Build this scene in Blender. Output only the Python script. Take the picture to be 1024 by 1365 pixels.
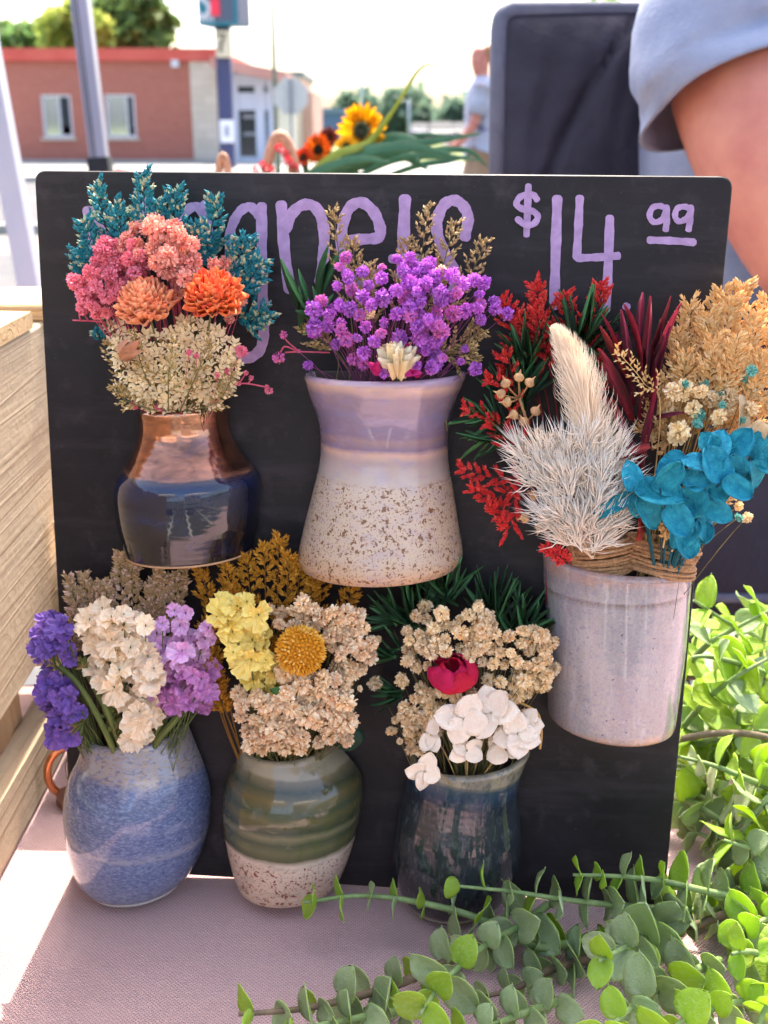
import bpy, math, random
import numpy as np
from mathutils import Vector, Matrix, noise as mnoise
R = math.radians
rng = random.Random(7)
for _o in list(bpy.data.objects): bpy.data.objects.remove(_o)
SC = bpy.context.scene
COL = SC.collection

# ---------------------------------------------------------------- camera
CAM = Vector((0, 0, 1.112)); PITCH = R(18.9); F = 1500.0
cd = bpy.data.cameras.new('camera'); cam = bpy.data.objects.new('camera', cd); COL.objects.link(cam)
cam.location = CAM; cam.rotation_euler = (R(90) - PITCH, 0, 0)
cd.sensor_fit = 'VERTICAL'; cd.sensor_height = 36; cd.lens = 36 * F / 1365.0
cd.clip_start = 0.02; cd.clip_end = 900
cd.dof.use_dof = True; cd.dof.focus_distance = 0.465; cd.dof.aperture_fstop = cd.lens / 2.7
SC.camera = cam

# ---------------------------------------------------------------- sky, sun, exposure
SUN_EL, SUN_AZ = R(57), R(4)          # azimuth measured from straight ahead (+Y) towards the right (+X)
world = bpy.data.worlds.new("World"); SC.world = world; world.use_nodes = True
wn = world.node_tree.nodes; wl = world.node_tree.links
sky = wn.new('ShaderNodeTexSky'); sky.sky_type = 'NISHITA'; sky.sun_disc = False
sky.sun_elevation = SUN_EL; sky.sun_rotation = SUN_AZ
sky.air_density = 0.8; sky.dust_density = 5.0; sky.ozone_density = 0.5
wl.new(sky.outputs[0], wn['Background'].inputs[0]); wn['Background'].inputs[1].default_value = 0.15
sd = bpy.data.lights.new('sun', 'SUN'); sd.energy = 2.0; sd.angle = R(0.53); sd.color = (1.0, 0.93, 0.82)
sun = bpy.data.objects.new('sun', sd); COL.objects.link(sun)
sdir = Vector((math.sin(SUN_AZ) * math.cos(SUN_EL), math.cos(SUN_AZ) * math.cos(SUN_EL), math.sin(SUN_EL)))
sun.rotation_euler = sdir.to_track_quat('Z', 'Y').to_euler()
sun.location = (0, 0, 5)
SC.view_settings.view_transform = 'Standard'; SC.view_settings.look = 'None'
SC.view_settings.exposure = 2.4; SC.view_settings.gamma = 1
SC.view_settings.use_curve_mapping = False
SC.render.engine = 'CYCLES'
SC.cycles.use_denoising = True; SC.cycles.max_bounces = 7; SC.cycles.transmission_bounces = 6
SC.cycles.use_adaptive_sampling = True; SC.cycles.adaptive_threshold = 0.008
SC.cycles.sample_clamp_indirect = 6.0
SC.cycles.caustics_reflective = False; SC.cycles.caustics_refractive = False

# ---------------------------------------------------------------- geometry of the view (photo pixels -> places)
FW = Vector((0, math.cos(PITCH), -math.sin(PITCH))); UP = Vector((0, math.sin(PITCH), math.cos(PITCH))); RT = Vector((1, 0, 0))
def ray(px, py): return FW + RT * ((px - 512) / F) + UP * ((682.5 - py) / F)
YAW, LEAN = R(5.2), R(4.8)
BU = Vector((math.cos(YAW), -math.sin(YAW), 0))
_bk = Vector((math.sin(YAW), math.cos(YAW), 0))
BV = Vector((0, 0, 1)) * math.cos(LEAN) + _bk * math.sin(LEAN)
BN = BU.cross(BV).normalized()                       # out of the board, towards the viewer
if BN.y > 0: BN = -BN
BC = Vector((-0.007, 0.49, CAM.z - 0.19))
TABLE = 0.748
def P(px, py, h=0.0):
    d = ray(px, py); t = (BC + BN * h - CAM).dot(BN) / d.dot(BN); return CAM + d * t
def T(px, py, z=0.0):
    d = ray(px, py); t = (TABLE + z - CAM.z) / d.z; return CAM + d * t
def G(px, py):
    d = ray(px, py); return CAM + d * (-CAM.z / d.z)
def D(px, py, dist):
    d = ray(px, py); return CAM + d * (dist / d.y)
def S(p): return (Vector(p) - CAM).dot(FW) / F       # metres per photo pixel at p
BF = Matrix((( BU.x, -BN.x, BV.x, 0), (BU.y, -BN.y, BV.y, 0), (BU.z, -BN.z, BV.z, 0), (0, 0, 0, 1)))   # board frame: x right, y into the board, z up
def TR(v): return Matrix.Translation(Vector(v))

# ---------------------------------------------------------------- objects
WM = {}
def props(o, label=None, cat=None, group=None, kind=None):
    if label: o['label'] = label
    if cat: o['category'] = cat
    if group: o['group'] = group
    if kind: o['kind'] = kind
    return o
def thing(name, label, cat, loc, group=None):
    o = bpy.data.objects.new(name, None); COL.objects.link(o); o.empty_display_size = .02
    o.location = loc; WM[o] = TR(loc)
    return props(o, label, cat, group)
class MB:
    def __init__(s): s.v = []; s.f = []; s.m = []; s.sm = []
    def add(s, vs, fs, mi=0, smooth=False):
        b = len(s.v); s.v.extend([tuple(x) for x in vs])
        for f in fs: s.f.append(tuple(b + i for i in f)); s.m.append(mi); s.sm.append(smooth)
    def put(s, tmpl, M, mi=None, smooth=True):
        b = len(s.v); s.v.extend([tuple(M @ Vector(x)) for x in tmpl.v])
        for k, f in enumerate(tmpl.f):
            s.f.append(tuple(b + i for i in f)); s.m.append(tmpl.m[k] if mi is None else mi); s.sm.append(tmpl.sm[k])
    def box(s, c, sx, sy, sz, M=None, mi=0):
        M = M or Matrix(); c = Vector(c)
        vs = [M @ (c + Vector((x * sx / 2, y * sy / 2, z * sz / 2))) for x in (-1, 1) for y in (-1, 1) for z in (-1, 1)]
        s.add(vs, [(0, 1, 3, 2), (4, 6, 7, 5), (0, 4, 5, 1), (2, 3, 7, 6), (0, 2, 6, 4), (1, 5, 7, 3)], mi)
    def tube(s, pts, rad, n=6, mi=0, cap=True):
        pts = [Vector(p) for p in pts]
        if not hasattr(rad, '__len__'): rad = [rad] * len(pts)
        b = len(s.v); t0 = (pts[1] - pts[0]).normalized()
        nrm = t0.orthogonal().normalized(); last = t0
        for i, p in enumerate(pts):
            t = (pts[min(i + 1, len(pts) - 1)] - pts[max(i - 1, 0)])
            t = t.normalized() if t.length > 1e-9 else last
            nrm = (nrm - t * nrm.dot(t))
            nrm = nrm.normalized() if nrm.length > 1e-6 else t.orthogonal().normalized()
            bi = t.cross(nrm); last = t
            for k in range(n):
                a = 2 * math.pi * k / n
                s.v.append(tuple(p + (nrm * math.cos(a) + bi * math.sin(a)) * rad[i]))
        for i in range(len(pts) - 1):
            for k in range(n):
                a, c = b + i * n + k, b + i * n + (k + 1) % n
                s.f.append((a, c, c + n, a + n)); s.m.append(mi); s.sm.append(True)
        if cap:
            s.f.append(tuple(b + k for k in reversed(range(n)))); s.m.append(mi); s.sm.append(False)
            e = b + (len(pts) - 1) * n
            s.f.append(tuple(e + k for k in range(n))); s.m.append(mi); s.sm.append(False)
    def mesh(s, name, mats, M=None):
        me = bpy.data.meshes.new(name)
        vs = s.v
        if M is not None:
            Mi = M.inverted(); A = np.array(vs, dtype=float).reshape(-1, 3)
            m3 = np.array(Mi)[:3, :3]; t = np.array(Mi)[:3, 3]; vs = (A @ m3.T + t).tolist()
        me.from_pydata(vs, [], s.f)
        if not isinstance(mats, (list, tuple)): mats = [mats]
        for m in mats: me.materials.append(m)
        if s.f:
            me.polygons.foreach_set('material_index', s.m); me.polygons.foreach_set('use_smooth', s.sm)
        me.update(); return me
def link(name, me, parent=None, M=None):
    """link a mesh as an object whose world matrix is M"""
    o = bpy.data.objects.new(name, me); COL.objects.link(o)
    M = M if M is not None else Matrix(); WM[o] = M.copy()
    if parent is not None:
        o.parent = parent; o.matrix_basis = WM[parent].inverted() @ M
    else: o.matrix_basis = M
    return o
def part(name, mb, mats, parent, M=None, label=None, kind=None):
    """mesh given in world coordinates; M = frame of the new object (default: the parent's)"""
    M = M if M is not None else WM[parent]
    o = link(name, mb.mesh(name, mats, M), parent, M)
    return props(o, label, None, None, kind)
def solo(name, mb, mats, label=None, cat=None, loc=(0, 0, 0), group=None, kind=None, M=None):
    M = M if M is not None else TR(loc)
    return props(link(name, mb.mesh(name, mats, M), None, M), label, cat, group, kind)
def frame(pos, y, z, sc=1.0, sx=None):
    """matrix with local Y along y and local Z close to z"""
    y = Vector(y).normalized(); z = Vector(z); z = z - y * z.dot(y)
    z = z.normalized() if z.length > 1e-6 else y.orthogonal().normalized()
    x = y.cross(z); sx = sx or sc
    return Matrix(((x.x * sx, y.x * sc, z.x * sc, pos[0]), (x.y * sx, y.y * sc, z.y * sc, pos[1]), (x.z * sx, y.z * sc, z.z * sc, pos[2]), (0, 0, 0, 1)))
def rvec(r=rng):
    while 1:
        v = Vector((r.uniform(-1, 1), r.uniform(-1, 1), r.uniform(-1, 1)))
        if .05 < v.length < 1: return v.normalized()
def catmull(pts, n=6):
    pts = [Vector(p) for p in pts]
    if len(pts) < 3: return [pts[0].lerp(pts[-1], i / n) for i in range(n + 1)]
    out = []; q = [pts[0] * 2 - pts[1]] + pts + [pts[-1] * 2 - pts[-2]]
    for i in range(1, len(q) - 2):
        for k in range(n):
            t = k / n; a, b, c, d = q[i - 1], q[i], q[i + 1], q[i + 2]
            out.append(.5 * ((2 * b) + (c - a) * t + (2 * a - 5 * b + 4 * c - d) * t * t + (3 * b - a - 3 * c + d) * t ** 3))
    out.append(pts[-1]); return out
def bez(a, b, c, n=6): return [a * (1 - t) ** 2 + b * 2 * t * (1 - t) + c * t * t for t in [i / n for i in range(n + 1)]]

# ---------------------------------------------------------------- materials
def lin(c):
    return tuple(((x / 255) / 12.92 if x / 255 <= .04045 else ((x / 255 + .055) / 1.055) ** 2.4) for x in c[:3]) + (1,)
class N:
    def __init__(s, name):
        s.m = bpy.data.materials.new(name); s.m.use_nodes = True; s.t = s.m.node_tree
        s.b = s.t.nodes['Principled BSDF']; s.out = s.t.nodes['Material Output']; s.tc = None
    def n(s, ty, **k):
        x = s.t.nodes.new('ShaderNode' + ty)
        for a, b in k.items():
            if hasattr(x, a): setattr(x, a, b)
        return x
    def l(s, a, b): s.t.links.new(a, b)
    def obj(s):
        if not s.tc: s.tc = s.n('TexCoord')
        return s.tc.outputs['Object']
    def noise(s, scale, detail=4, rough=.55, vec=None, dist=0):
        x = s.n('TexNoise'); x.inputs['Scale'].default_value = scale; x.inputs['Detail'].default_value = detail
        x.inputs['Roughness'].default_value = rough; x.inputs['Distortion'].default_value = dist
        s.l(vec if vec is not None else s.obj(), x.inputs['Vector']); return x.outputs['Fac']
    def ramp(s, fac, stops, interp='LINEAR'):
        x = s.n('ValToRGB'); r = x.color_ramp; r.interpolation = interp
        while len(r.elements) < len(stops): r.elements.new(.5)
        for e, (p, c) in zip(r.elements, stops):
            e.position = p; e.color = c if len(c) == 4 else c + (1,)
        s.l(fac, x.inputs[0]); return x.outputs[0]
    def mix(s, fac, a, b, mode='MIX'):
        x = s.n('Mix', data_type='RGBA', blend_type=mode)
        for sock, v in ((x.inputs[0], fac), (x.inputs[6], a), (x.inputs[7], b)):
            if hasattr(v, 'is_linked') or hasattr(v, 'links'): s.l(v, sock)
            else: sock.default_value = v
        return x.outputs[2]
    def math(s, op, a, b=0, c=0):
        x = s.n('Math', operation=op)
        for sock, v in zip(x.inputs, (a, b, c)):
            if hasattr(v, 'links'): s.l(v, sock)
            else: sock.default_value = v
        return x.outputs[0]
    def bump(s, h, strength, dist=.001):
        x = s.n('Bump'); x.inputs['Strength'].default_value = strength; x.inputs['Distance'].default_value = dist
        s.l(h, x.inputs['Height']); s.l(x.outputs[0], s.b.inputs['Normal']); return x
    def set(s, **k):
        for a, v in k.items():
            i = s.b.inputs[a.replace('_', ' ')]
            if hasattr(v, 'links'): s.l(v, i)
            else: i.default_value = v
_M = {}
def mat(name, c1, c2=None, nscale=300, rough=.65, spec=.3, trans=0.0, tcol=None, bump=0, bscale=600, bdist=.001, rnd=0, metal=0, coat=0, lo=.35, hi=.65, detail=4):
    if name in _M: return _M[name]
    g = N(name); c = lin(c1)
    if c2 is not None:
        f = g.noise(nscale, detail); f = g.ramp(f, [(lo, (0, 0, 0, 1)), (hi, (1, 1, 1, 1))]); col = g.mix(f, c, lin(c2))
    else:
        x = g.n('RGB'); x.outputs[0].default_value = c; col = x.outputs[0]
    if rnd:
        oi = g.n('ObjectInfo'); hs = g.n('HueSaturation'); g.l(col, hs.inputs['Color'])
        g.l(g.math('MULTIPLY_ADD', oi.outputs['Random'], 2 * rnd, 1 - rnd), hs.inputs['Value'])
        g.l(g.math('MULTIPLY_ADD', oi.outputs['Random'], rnd * .12, .5 - rnd * .06), hs.inputs['Hue'])
        col = hs.outputs[0]
    g.set(Base_Color=col, Roughness=rough, Metallic=metal)
    g.b.inputs['Specular IOR Level'].default_value = spec
    if coat: g.b.inputs['Coat Weight'].default_value = coat; g.b.inputs['Coat Roughness'].default_value = .08
    if bump: g.bump(g.noise(bscale, 5), bump, bdist)
    if trans:
        t = g.n('BsdfTranslucent'); mx = g.n('MixShader'); mx.inputs[0].default_value = trans
        if tcol: t.inputs[0].default_value = lin(tcol)
        else: g.l(col, t.inputs[0])
        g.l(g.b.outputs[0], mx.inputs[1]); g.l(t.outputs[0], mx.inputs[2]); g.l(mx.outputs[0], g.out.inputs[0])
    _M[name] = g.m; return g.m
# ================================================================ GROUND AND STREET
BD = 36.0
def sheet(name, x0, x1, y0, y1, z, m, sub=1):
    mb = MB(); mb.add([(x0, y0, z), (x1, y0, z), (x1, y1, z), (x0, y1, z)], [(0, 1, 2, 3)])
    return solo(name, mb, m, kind='structure')
m_lot = mat('pale_concrete', (108, 103, 96), (122, 116, 108), nscale=1.2, rough=.9, bump=.4, bscale=60, bdist=.004)
m_road = mat('asphalt', (74, 74, 76), (92, 90, 88), nscale=3, rough=.92, bump=.5, bscale=120, bdist=.004)
m_walk = mat('sidewalk', (140, 138, 134), (152, 150, 144), nscale=2, rough=.9, bump=.3, bscale=80, bdist=.003)
m_grass = mat('verge', (92, 112, 60), (120, 124, 72), nscale=4, rough=.95, bump=.8, bscale=60, bdist=.03)
sheet('ground', -400, 400, -200, 800, -.02, m_grass)
sheet('parking_lot', -40, 60, 10.6, 12.5, 0.0, m_lot)
sheet('concrete_apron', -40, 60, 2.2, 5.5, .0, m_lot)
sheet('asphalt_lane', -40, 60, 5.5, 10.6, .004, m_road)
sheet('market_aisle', -40, 60, -30, 2.2, .004, m_road)
sheet('road', -200, 200, 13.0, 25, -.008, m_road)
sheet('cross_road', 4.0, 13.5, 25, 400, -.008, m_road)
mb = MB(); mb.box((0, 12.75, .03), 80, .25, .14); solo('kerb', mb, m_walk, kind='structure')
mb = MB(); mb.box((-98, 25.12, .03), 204, .24, .14); solo('kerb', mb, m_walk, kind='structure')
mb = MB(); mb.box((-98, 30.5, .02), 204, 10.4, .12); solo('pavement', mb, m_walk, kind='structure')
m_line = mat('road_paint', (225, 222, 210), (200, 196, 186), nscale=8, rough=.8)
for k in range(-8, 9):
    mb = MB(); y = 19; mb.add([(k * 6, y - .06, -.003), (k * 6 + 3, y - .06, -.003), (k * 6 + 3, y + .06, -.003), (k * 6, y + .06, -.003)], [(0, 1, 2, 3)])
    solo('road_marking', mb, m_line, kind='structure')

for k in range(-3, 4):  # unseen stripes added behind the camera to reflect as bright bands in the glazes
    mb = MB(); x = k * 1.3 + .35; mb.add([(x - .05, -7, .008), (x + .05, -7, .008), (x + .05, -1.2, .008), (x - .05, -1.2, .008)], [(0, 1, 2, 3)])
    solo('road_marking', mb, m_line, kind='structure')

# ================================================================ BRICK BUILDING ACROSS THE ROAD
def brickmat(name, c1, c2, mortar, w=.2, h=.067):
    g = N(name); b = g.n('TexBrick'); b.inputs['Scale'].default_value = 1; b.inputs['Brick Width'].default_value = w
    b.inputs['Row Height'].default_value = h; b.inputs['Mortar Size'].default_value = .008
    b.inputs['Color1'].default_value = lin(c1); b.inputs['Color2'].default_value = lin(c2); b.inputs['Mortar'].default_value = lin(mortar)
    mp = g.n('Mapping'); mp.inputs['Rotation'].default_value = (R(90), 0, 0); g.l(g.obj(), mp.inputs[0]); 
    sx = g.n('SeparateXYZ'); g.l(g.obj(), sx.inputs[0]); cx = g.n('CombineXYZ')
    g.l(g.math('ADD', sx.outputs[0], sx.outputs[1]), cx.inputs[0]); g.l(sx.outputs[2], cx.inputs[1]); g.l(cx.outputs[0], b.inputs[0])
    n = g.noise(1.3, 3); col = g.mix(g.ramp(n, [(.3, (0, 0, 0)), (.7, (.35, .35, .35))]), b.outputs[0], lin(c2))
    g.set(Base_Color=col, Roughness=.9); g.bump(b.outputs[1], -.4, .01); return g.m
m_brick = brickmat('red_brick', (158, 92, 76), (170, 104, 88), (154, 108, 94))
m_stone = brickmat('pale_stone', (186, 174, 158), (202, 190, 174), (166, 156, 142), .5, .25)
m_coping = mat('red_coping', (190, 82, 70), (198, 94, 80), nscale=2, rough=.6)
m_white = mat('white_metal', (196, 198, 202), rough=.45)
m_glassd = mat('dark_glass', (44, 50, 58), rough=.08, spec=.6)
m_glassl = mat('reflecting_glass', (226, 230, 228), rough=.06, metal=.8)
X = lambda px, d=BD: D(px, 170, d).x
Z = lambda py, d=BD: D(512, py, d).z
bld = thing('brick_building', 'single storey red brick building with bright red roof edge across the road', 'building', (X(140), BD, 0))
x0, x1, x2 = X(4), X(257), X(291); zt, zc = Z(65), Z(82)
def panel_with_holes(mb, xs0, xs1, z0, z1, y, holes, depth=.25):
    xs = sorted({xs0, xs1} | {h[0] for h in holes} | {h[1] for h in holes}); zs = sorted({z0, z1} | {h[2] for h in holes} | {h[3] for h in holes})
    for i in range(len(xs) - 1):
        for j in range(len(zs) - 1):
            a, b, c, d = xs[i], xs[i + 1], zs[j], zs[j + 1]; mx, mz = (a + b) / 2, (c + d) / 2
            if any(h[0] < mx < h[1] and h[2] < mz < h[3] for h in holes): continue
            mb.add([(a, y, c), (b, y, c), (b, y, d), (a, y, d)], [(0, 1, 2, 3)])
    for h in holes:
        a, b, c, d = h; Y = y + depth
        mb.add([(a, y, c), (b, y, c), (b, y, d), (a, y, d), (a, Y, c), (b, Y, c), (b, Y, d), (a, Y, d)], [(0, 1, 5, 4), (3, 7, 6, 2), (0, 4, 7, 3), (1, 2, 6, 5)])
wins = [(X(57.5), X(97.5), Z(183), Z(126)), (X(142), X(182), Z(183), Z(125.5))]
mb = MB(); panel_with_holes(mb, x0, x1, 0, zc, BD, wins)
mb.add([(x0, BD, 0), (x0, BD + 14, 0), (x0, BD + 14, zc), (x0, BD, zc)], [(0, 1, 2, 3)]); 
mb.add([(x0, BD + 14, 0), (x2, BD + 14, 0), (x2, BD + 14, zc), (x0, BD + 14, zc)], [(3, 2, 1, 0)])
part('wall', mb, m_brick, bld)
mb = MB(); mb.box(((x1 + x2) / 2, BD + 7, zc / 2), x2 - x1 - .01, 14.1, zc); part('stone_pier', mb, m_stone, bld)
mb = MB(); mb.box(((x0 + x2) / 2, BD + 7, (zc + zt) / 2 + .01), x2 - x0 + .2, 14.3, zt - zc); part('roof_coping', mb, m_coping, bld)
for h in wins:
    f = MB(); w = .07; a, b, c, d = h; y = BD + .08
    for bx in ((a + w / 2, (c + d) / 2, w, d - c), (b - w / 2, (c + d) / 2, w, d - c)): f.box((bx[0], y, bx[1]), bx[2], .08, bx[3])
    for zz in (c + w / 2, d - w / 2): f.box(((a + b) / 2, y, zz), b - a - 2 * w, .08, w)
    fo = part('window', f, m_white, bld)
    q_ = .62 if h is wins[0] else .78; L_ = b - a - 2 * w; xm = a + w + L_ * q_
    g_ = MB(); g_.box(((a + w + xm) / 2 - .02, y + .02, (c + d) / 2), L_ * q_ - .04, .015, d - c - 2 * w); part('pane', g_, m_glassl, fo)
    g_ = MB(); g_.box(((b - w + xm) / 2 + .01, y + .03, (c + d) / 2 + .12), L_ * (1 - q_) - .02, .015, d - c - 2 * w - .24); part('pane', g_, m_glassd, fo)
    g_ = MB(); g_.box((xm - .02, y + .01, (c + d) / 2), .05, .05, d - c - 2 * w - .01); part('mullion', g_, m_white, fo)
    g_ = MB(); g_.box(((a + b) / 2, BD - .03, c - .05), b - a + .16, .1, .08); part('sill', g_, m_stone, fo)
mb = MB(); mb.box((X(239), BD - .08, Z(85)), .22, .16, .2); part('wall_light', mb, m_white, bld)
# entrance wing: sloped canopy roof, glazed front, dark door
e0, e1 = X(292), X(366)
mb = MB(); pa = [(e0, BD - 1.2, Z(78)), (e1 + .5, BD - 1.2, Z(98)), (e1 + .5, BD + 9, Z(98)), (e0, BD + 9, Z(78))]
mb.add(pa + [(p[0], p[1], p[2] - .28) for p in pa], [(0, 1, 2, 3), (7, 6, 5, 4), (0, 4, 5, 1), (1, 5, 6, 2), (2, 6, 7, 3), (3, 7, 4, 0)])
part('canopy_roof', mb, mat('canopy_fascia', (190, 140, 128), (176, 128, 116), nscale=1, rough=.7), bld)
m_frame = mat('pale_blue_frame', (196, 202, 218), rough=.5)
fr = MB(); yy = BD + .3
for px, w in ((297, .35), (313, .2), (346, .26), (364, .25)): fr.box((X(px), yy, 1.3), w, .2, 2.6)
fr.box(((e0 + e1) / 2, yy + .02, Z(135)), e1 - e0, .16, .5); fr.box(((e0 + e1) / 2, yy + .02, Z(105)), e1 - e0, .14, .4); fr.box(((e0 + e1) / 2, yy + .02, .12), e1 - e0, .16, .24)
part('entrance_frame', fr, m_frame, bld)
mb = MB(); mb.box((X(329), yy + .05, Z(115)), X(344) - X(314), .05, Z(107) - Z(124)); part('transom_window', mb, m_glassd, bld)
mb = MB(); mb.box((X(331), yy + .05, (Z(144) + .24) / 2), X(345) - X(318), .05, Z(144) - .24)
dr = part('door', mb, m_glassd, bld)
for zz in (.9, 1.4): 
    q = MB(); q.box((X(331), yy + .01, zz), .36, .03, .1); part('door_notice', q, mat('grey_paper', (150, 150, 156)), dr)
mb = MB(); mb.box((X(355), yy + .06, 1.5), X(363) - X(348), .04, 2.3); part('side_window', mb, mat('pale_glass', (176, 190, 200), (120, 136, 150), nscale=.8, rough=.1), bld)
mb = MB(); mb.box(((e0 + e1) / 2, BD + 5.2, 1.35), e1 - e0 - .1, 9, 2.7); part('wing_wall', mb, mat('wing_render', (190, 184, 180), rough=.8), bld)
mb = MB(); mb.box(((x0 + x2) / 2, BD - .5, .1), x2 - x0, .9, .14); part('plinth_step', mb, m_walk, bld)

# pale shop with a stepped roof further down the street, dark blue shed beyond
s_ = thing('pale_shop', 'pale rendered building with a stepped roof right of the glazed entrance', 'building', (X(398, 52), 52, 0))
mb = MB(); a, b, c = X(368, 52), X(402, 52), X(417, 52)
mb.box(((a + b) / 2, 56, Z(101, 52) / 2), b - a, 8, Z(101, 52)); part('wall', mb, mat('cream_render', (214, 204, 194), (202, 190, 180), nscale=.7, rough=.85), s_)
mb = MB(); mb.box(((b + c) / 2, 56.5, Z(122, 52) / 2), c - b - .02, 8, Z(122, 52)); part('side_wing', mb, mat('pink_render', (206, 164, 152), (196, 150, 140), nscale=.7, rough=.85), s_)
mb = MB(); mb.box(((a + b) / 2, 56, Z(99, 52)), b - a + .3, 8.3, .22); part('roof_edge', mb, mat('slate_trim', (120, 132, 138)), s_)
s_ = thing('blue_shed', 'long low dark blue building far down the street behind the sunflower', 'building', (X(437, 90), 90, 0))
mb = MB(); mb.box((X(436, 90), 94, Z(150, 90) / 2), X(458, 90) - X(413, 90), 8, Z(150, 90)); part('wall', mb, mat('blue_siding', (96, 118, 150), (84, 104, 136), nscale=.5), s_)
mb = MB(); mb.box((X(436, 90), 94, Z(147.5, 90)), X(459, 90) - X(412, 90), 8.3, .35); part('roof', mb, mat('blue_roof', (112, 128, 150)), s_)

# ================================================================ TREES
def leafcard(sz):
    t = MB(); t.add([(0, 0, 0), (-.4 * sz, .5 * sz, .08 * sz), (0, sz, 0), (.4 * sz, .5 * sz, .08 * sz)], [(0, 1, 2, 3)]); return t
def tree(name, label, px, dist, top_py, crown_px, cy_px, cols, n=2600, seed=1, lsz=.32, lobes=26):
    r = random.Random(seed); base = Vector((D(px, 170, dist).x, dist, 0)); s = dist / F * 1.05
    t = thing(name, label, 'tree', base); H = D(px, top_py, dist).z; rx = crown_px * s; rz = cy_px * s
    cz = H - rz; m = MB()
    m.tube([base, base + Vector((.1, 0, cz * .5)), base + Vector((0, 0, cz + rz * .3))], [.03 * H + .05, .022 * H + .04, .03], 8)
    mbk = mat('bark', (92, 78, 66), (70, 60, 50), nscale=4, rough=.95)
    lob = []
    for k in range(lobes):
        v = rvec(r); c = base + Vector((v.x * rx * .74, v.y * rx * .7, cz + v.z * rz * .76)); lob.append((c, r.uniform(.16, .36)))
        m.tube([base + Vector((0, 0, cz * r.uniform(.55, .95))), (base + Vector((0, 0, cz)) + c) / 2, c], [.012 * H + .02, .01 * H, .015], 6)
    part('trunk', m, mbk, t)
    cr = MB()
    for k in range(n):
        c, q = lob[r.randrange(len(lob))]; v = rvec(r) * (r.random() ** .5) * r.choice((1, 1, 1.35))
        p = c + Vector((v.x * rx * q * 1.1, v.y * rx * q * 1.1, v.z * rz * q))
        M = frame(p, rvec(r) + Vector((0, 0, -.3)), rvec(r) + Vector((0, 0, .6)), lsz * r.uniform(.6, 1.3))
        cr.put(LEAFC, M, r.choice((0, 0, 1)))
    part('crown', cr, [mat('tree_leaf_%d' % i + str(cols), c, trans=.55, rough=.6) for i, c in enumerate(cols)], t)
LEAFC = leafcard(1)
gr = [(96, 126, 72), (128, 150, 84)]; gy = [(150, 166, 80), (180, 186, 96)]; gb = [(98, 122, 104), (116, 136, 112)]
tree('tree', 'big green tree behind the brick building right of the grey tent pole', 188, 52, -20, 52, 48, gr, 3600, 3, .5)
tree('tree', 'yellow green tree behind the brick building directly behind the grey tent pole', 112, 50, 5, 38, 36, gy, 2600, 4, .5)
tree('tree', 'round green tree top above the left end of the brick building', 28, 56, 27, 46, 26, gr, 2600, 5, .5)
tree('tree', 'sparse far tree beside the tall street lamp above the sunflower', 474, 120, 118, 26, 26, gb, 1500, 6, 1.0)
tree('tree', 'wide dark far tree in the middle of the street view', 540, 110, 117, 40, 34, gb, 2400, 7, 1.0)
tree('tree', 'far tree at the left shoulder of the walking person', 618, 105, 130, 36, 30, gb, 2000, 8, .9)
tree('tree', 'tree top peeking over the black chair back', 795, 40, -3, 22, 16, gr, 900, 9, .3)

# ================================================================ SIGNS, POLES, LAMPS
def ztop(py, d): return D(512, py, d).z
m_navy = mat('navy_pole', (66, 70, 104), rough=.5)
dS = 31.0; sg = thing('price_sign', 'teal roadside sign with a red digit on a navy post before the brick building', 'sign', (D(303, 170, dS).x, dS, 0))
XS = lambda px: D(px, 170, dS).x
mb = MB(); mb.box((XS(302), dS + .1, ztop(35, dS) / 2), XS(312) - XS(293), .35, ztop(35, dS)); part('post', mb, m_navy, sg)
rotS = Matrix.Rotation(R(-14), 4, 'Z')
cS = Vector((XS(301), dS - .35, ztop(-12, dS))); wS, hS = XS(319) - XS(266), ztop(-60, dS) - ztop(36, dS)
MS = TR(cS) @ rotS
mb = MB(); mb.box((0, .35, 0), wS, .9, hS, MS); cab = part('sign_cabinet', mb, mat('teal_sign', (60, 128, 142), (50, 116, 132), nscale=1, rough=.4), sg)
mb = MB(); mb.box((wS / 2 + .012, .35, 0), .02, .86, hS * .96, MS); part('side_panel', mb, mat('navy_panel', (58, 66, 96), rough=.4), cab)
mb = MB(); mb.box((.16, -.115, -.07), wS * .5, .02, hS * .82, MS); part('display_panel', mb, mat('grey_display', (84, 92, 108), rough=.3), cab)
mb = MB(); mb.box((-.04, -.14, -.15), .24, .02, hS * .56, MS); part('digit', mb, mat('red_led', (235, 60, 80), rough=.5), cab)
def ribbon(mb, pts, w, M, dz=0.0, y0=-.01):
    """flat stroke in local XZ of M"""
    pts = [Vector(p) for p in pts]
    for i, p in enumerate(pts):
        t = (pts[min(i + 1, len(pts) - 1)] - pts[max(i - 1, 0)]).normalized(); nn = Vector((-t[1], t[0]))
        for sgn in (-1, 1):
            q = p + nn * w * sgn; mb.v.append(tuple(M @ Vector((q[0], y0 - dz * i, q[1]))))
    b = len(mb.v) - 2 * len(pts)
    for i in range(len(pts) - 1):
        mb.f.append((b + 2 * i, b + 2 * i + 1, b + 2 * i + 3, b + 2 * i + 2)); mb.m.append(0); mb.sm.append(False)
mb = MB(); sc = [(.16, .3), (.06, .42), (-.1, .42), (-.18, .28), (-.1, .12), (.06, .02), (.16, -.12), (.1, -.3), (-.06, -.36), (-.18, -.24)]
sc = [tuple(p)[:2] for p in catmull([(a, b, 0) for a, b in sc], 4)]
ribbon(mb, [(-wS * .34 + a * .9, -hS * .18 + b * .9) for a, b in sc], .05, MS, .0004, -.12); part('letter', mb, m_white, cab)
mb = MB()
for k in range(4): mb.box((-wS * .42 + k * .1, -.11, -hS * .40), .05, .02, .16, MS)
part('small_print', mb, m_white, cab)
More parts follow.
